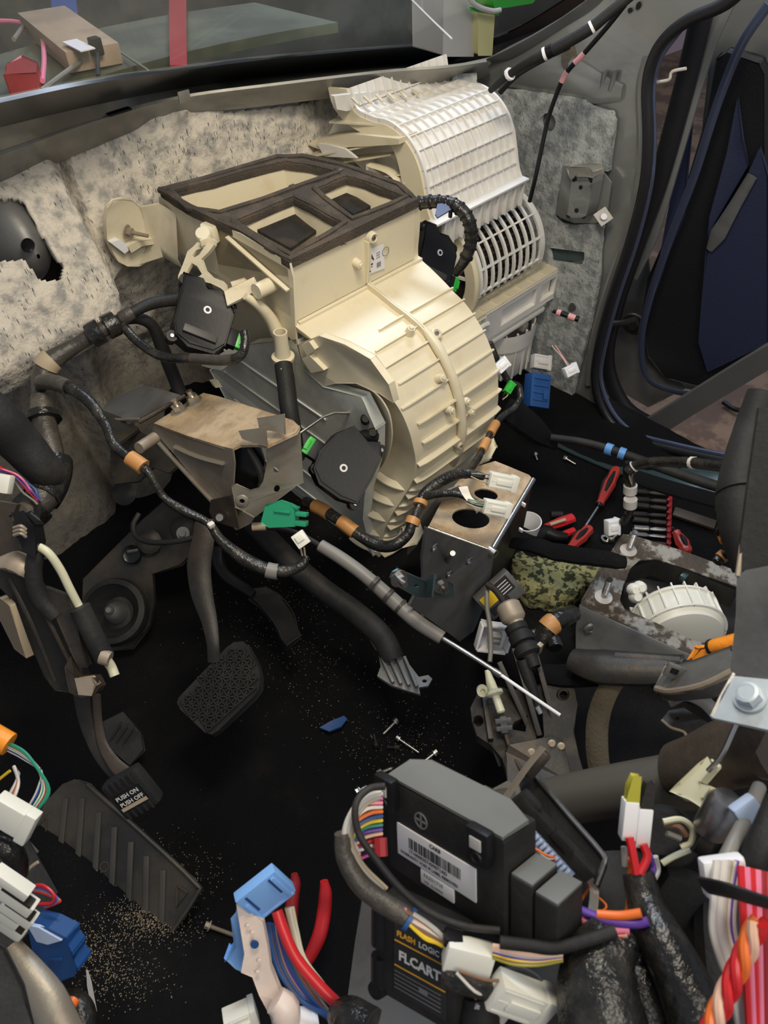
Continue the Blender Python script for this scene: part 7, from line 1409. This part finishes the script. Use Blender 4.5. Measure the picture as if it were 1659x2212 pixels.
t = MB().tube([D(*q) for q in [(1150, 2230, .66), (1230, 2150, .68), (1300, 2080, .70)]], [.05, .05, .04], 12, 4, flat=.5).build('dark_bulk', 'black_matte'); tag(t, 'dark crumpled bulk in the gap behind the orange wire pair', 'wiring loom')

# ================================================================== LOWER LEFT CORNER
t = thing('side_kick_trim', 'black moulded trim running down the lower left corner beside the footrest', 'trim', D(120, 2050, 1.02))
Plate([(-60, 1800), (30, 1800), (62, 1815), (100, 1880), (150, 1970), (190, 2060), (220, 2140), (245, 2300), (-60, 2300)], plane3((30, 1800, 1.15), (190, 2060, 1.08), (-60, 2300, .98)), .01).build('trim_face', 'rubber', t, bev=.003)
Plate([(62, 1815), (280, 2050), (262, 2110), (262, 2300), (225, 2300), (190, 2050), (110, 1890)], plane3((62, 1815, 1.16), (280, 2050, 1.13), (262, 2300, 1.06)), .008).build('trim_edge', 'footrest_plastic', t, bev=.003)
Plate([(186, 2095), (194, 2120), (206, 2185), (196, 2170), (188, 2130)], plane3((186, 2095, 1.03), (206, 2185, 1.0), (188, 2130, 1.02)), .003).build('pale_sliver', 'dust_box', t)
t = thing('wire_bundle', 'green, white and black wires arcing from an orange band at the left edge', 'wires', D(60, 1680, .78))
MB().tube([D(-20, 1585, .78), D(20, 1608, .78)], .012, 14, 0).build('orange_band', 'bright_orange', t)
for i, c in enumerate(['wire_green', 'wire_green', 'red_dark', 'ivory', 'wire_green', 'wire_white', 'black_plastic', 'wire_blue', 'dust_box']):
    MB().tube([D(18, 1605 + 2 * i, .78), D(50, 1622 + 2 * i, .775), D(80 + 1.8 * i - 6, 1650 + 2 * i, .77), D(98 - 3 * i + 8, 1705, .765), D(85 - 3 * i, 1745, .76), D(58 - 2 * i, 1775, .76)], .0016, 6, 5).build('wire', c, t)
for i, c in enumerate(['wire_white', 'wire_tan', 'red_dark', 'wire_brown', 'ivory', 'dust_box']):
    MB().tube([D(30 + 2 * i, 1655 + 3 * i, .80), D(40 - i, 1690, .79), D(28 - 3 * i, 1730, .78), D(14 - 3 * i, 1760, .78)], .0018, 6, 4).build('wire', c, t)
cable('yellow_wire', [(-10, 1690, .80), (15, 1670, .80), (22, 1665, .80)], .0016, 'yellow', 'short yellow wire curling at the left edge', 'wire')
M_ = face(28, 1775, .74, -30, 15, 0); t = thing('cream_plug', 'cream plug with flared edge under the arcing green wires', 'plug', M_.translation)
MB(M_).box((-.008, .0, -.006), (.034, .030, .016), .002).build('plug_body', 'connector_white', t); MB(M_).box((.014, .0, -.004), (.012, .036, .014), .002).build('plug_collar', 'connector_white', t)
cable('taped_wire', [(-20, 1820, .76), (20, 1835, .76), (38, 1870, .77), (30, 1900, .78)], .011, 'tape', 'black taped wire below the cream flared plug', 'cable')
cable('twisted_tie', [(50, 1890, .80), (68, 1872, .80), (82, 1862, .80)], .0018, 'wire_tan', 'small tan wire end sticking up above the cream terminal block', 'wire')
M_ = face(35, 1962, .72, -40, 18, 6); t = thing('terminal_block', 'stepped cream terminal block at the left edge', 'terminal block', M_.translation)
for i, (x, y, wx, wy) in enumerate(((-.022, .020, .040, .010), (-.010, .004, .040, .014), (.0, -.012, .036, .012), (-.006, -.026, .030, .012), (.006, -.038, .026, .014))):
    MB(M_).box((x + .004, y, -.004 - .002 * i), (wx, wy, .014), .0015).build('terminal_step', 'connector_white', t)
    if i: MB(M_).box((x + .004, y + .007, -.002 - .002 * i), (wx * .8, .003, .010)).build('terminal_gap', 'dark_metal', t)
t = thing('wire_bundle', 'small loops of red and dark wire beside the cream terminal block', 'wires', D(100, 1940, .78))
for i, c in enumerate(['red', 'red_dark', 'purple', 'wire_grey', 'red']):
    MB().tube([D(64, 1915 + 2 * i, .78), D(92, 1912 + 4 * i, .775), D(116 + 3 * i, 1932 + 3 * i, .77), D(112 + 3 * i, 1950, .77), D(84 + 4 * i, 1952 + 2 * i, .775)], .0015, 6, 5).build('wire', c, t)
M_ = face(122, 2052, .76, 14, 10, -16); t = thing('blue_connector', 'dark blue hollow connector below the red wire loops at lower left', 'connector', M_.translation)
s_ = MB(M_); s_.prism([(-.022, .030, 0), (-.002, .024, 0), (.016, .012, 0), (.014, .004, 0), (.018, -.004, 0), (.014, -.012, 0), (.018, -.022, 0), (.010, -.030, 0), (-.016, -.038, 0), (-.024, -.018, 0), (-.028, .0, 0)], (0, 0, -.02)); s_.build('connector_body', 'blue', t, bev=.0015)
MB(M_).prism([(-.022, .031, .002), (-.010, .028, .002), (.012, .012, .002), (-.006, .008, .002), (-.018, .012, .002)], (0, 0, -.004)).build('pale_flap', 'pale_blue', t)
MB(M_).box((-.004, -.010, .001), (.016, .004, .003), .001).build('ridge', 'blue', t)
t = MB().tube([D(*q) for q in [(20, 2050, .74), (55, 2100, .73), (100, 2160, .72), (140, 2240, .71)]], [.012, .016, .018, .018], 14, 4, flat=.6).build('grey_rail', 'bracket_metal'); tag(t, 'scuffed grey metal rail running to the bottom left corner', 'rail')
t = Plate([(-60, 2010), (10, 2050), (50, 2130), (90, 2300), (-60, 2300)], plane3((-60, 2010, .66), (50, 2130, .66), (-60, 2300, .62)), .01).build('corner_panel', 'rubber', bev=.003); tag(t, 'smooth dark grey panel filling the bottom left corner', 'panel')
cable('orange_stick', [(160, 2160, .74), (145, 2185, .73), (118, 2225, .72)], .0055, 'orange', 'burnt orange wire crossing the bottom edge at lower left', 'wire')
cable('black_sleeve', [(105, 2160, .78), (150, 2165, .77), (175, 2190, .76), (180, 2240, .75)], .014, 'tape', 'black taped sleeve around the orange wire at lower left', 'cable')
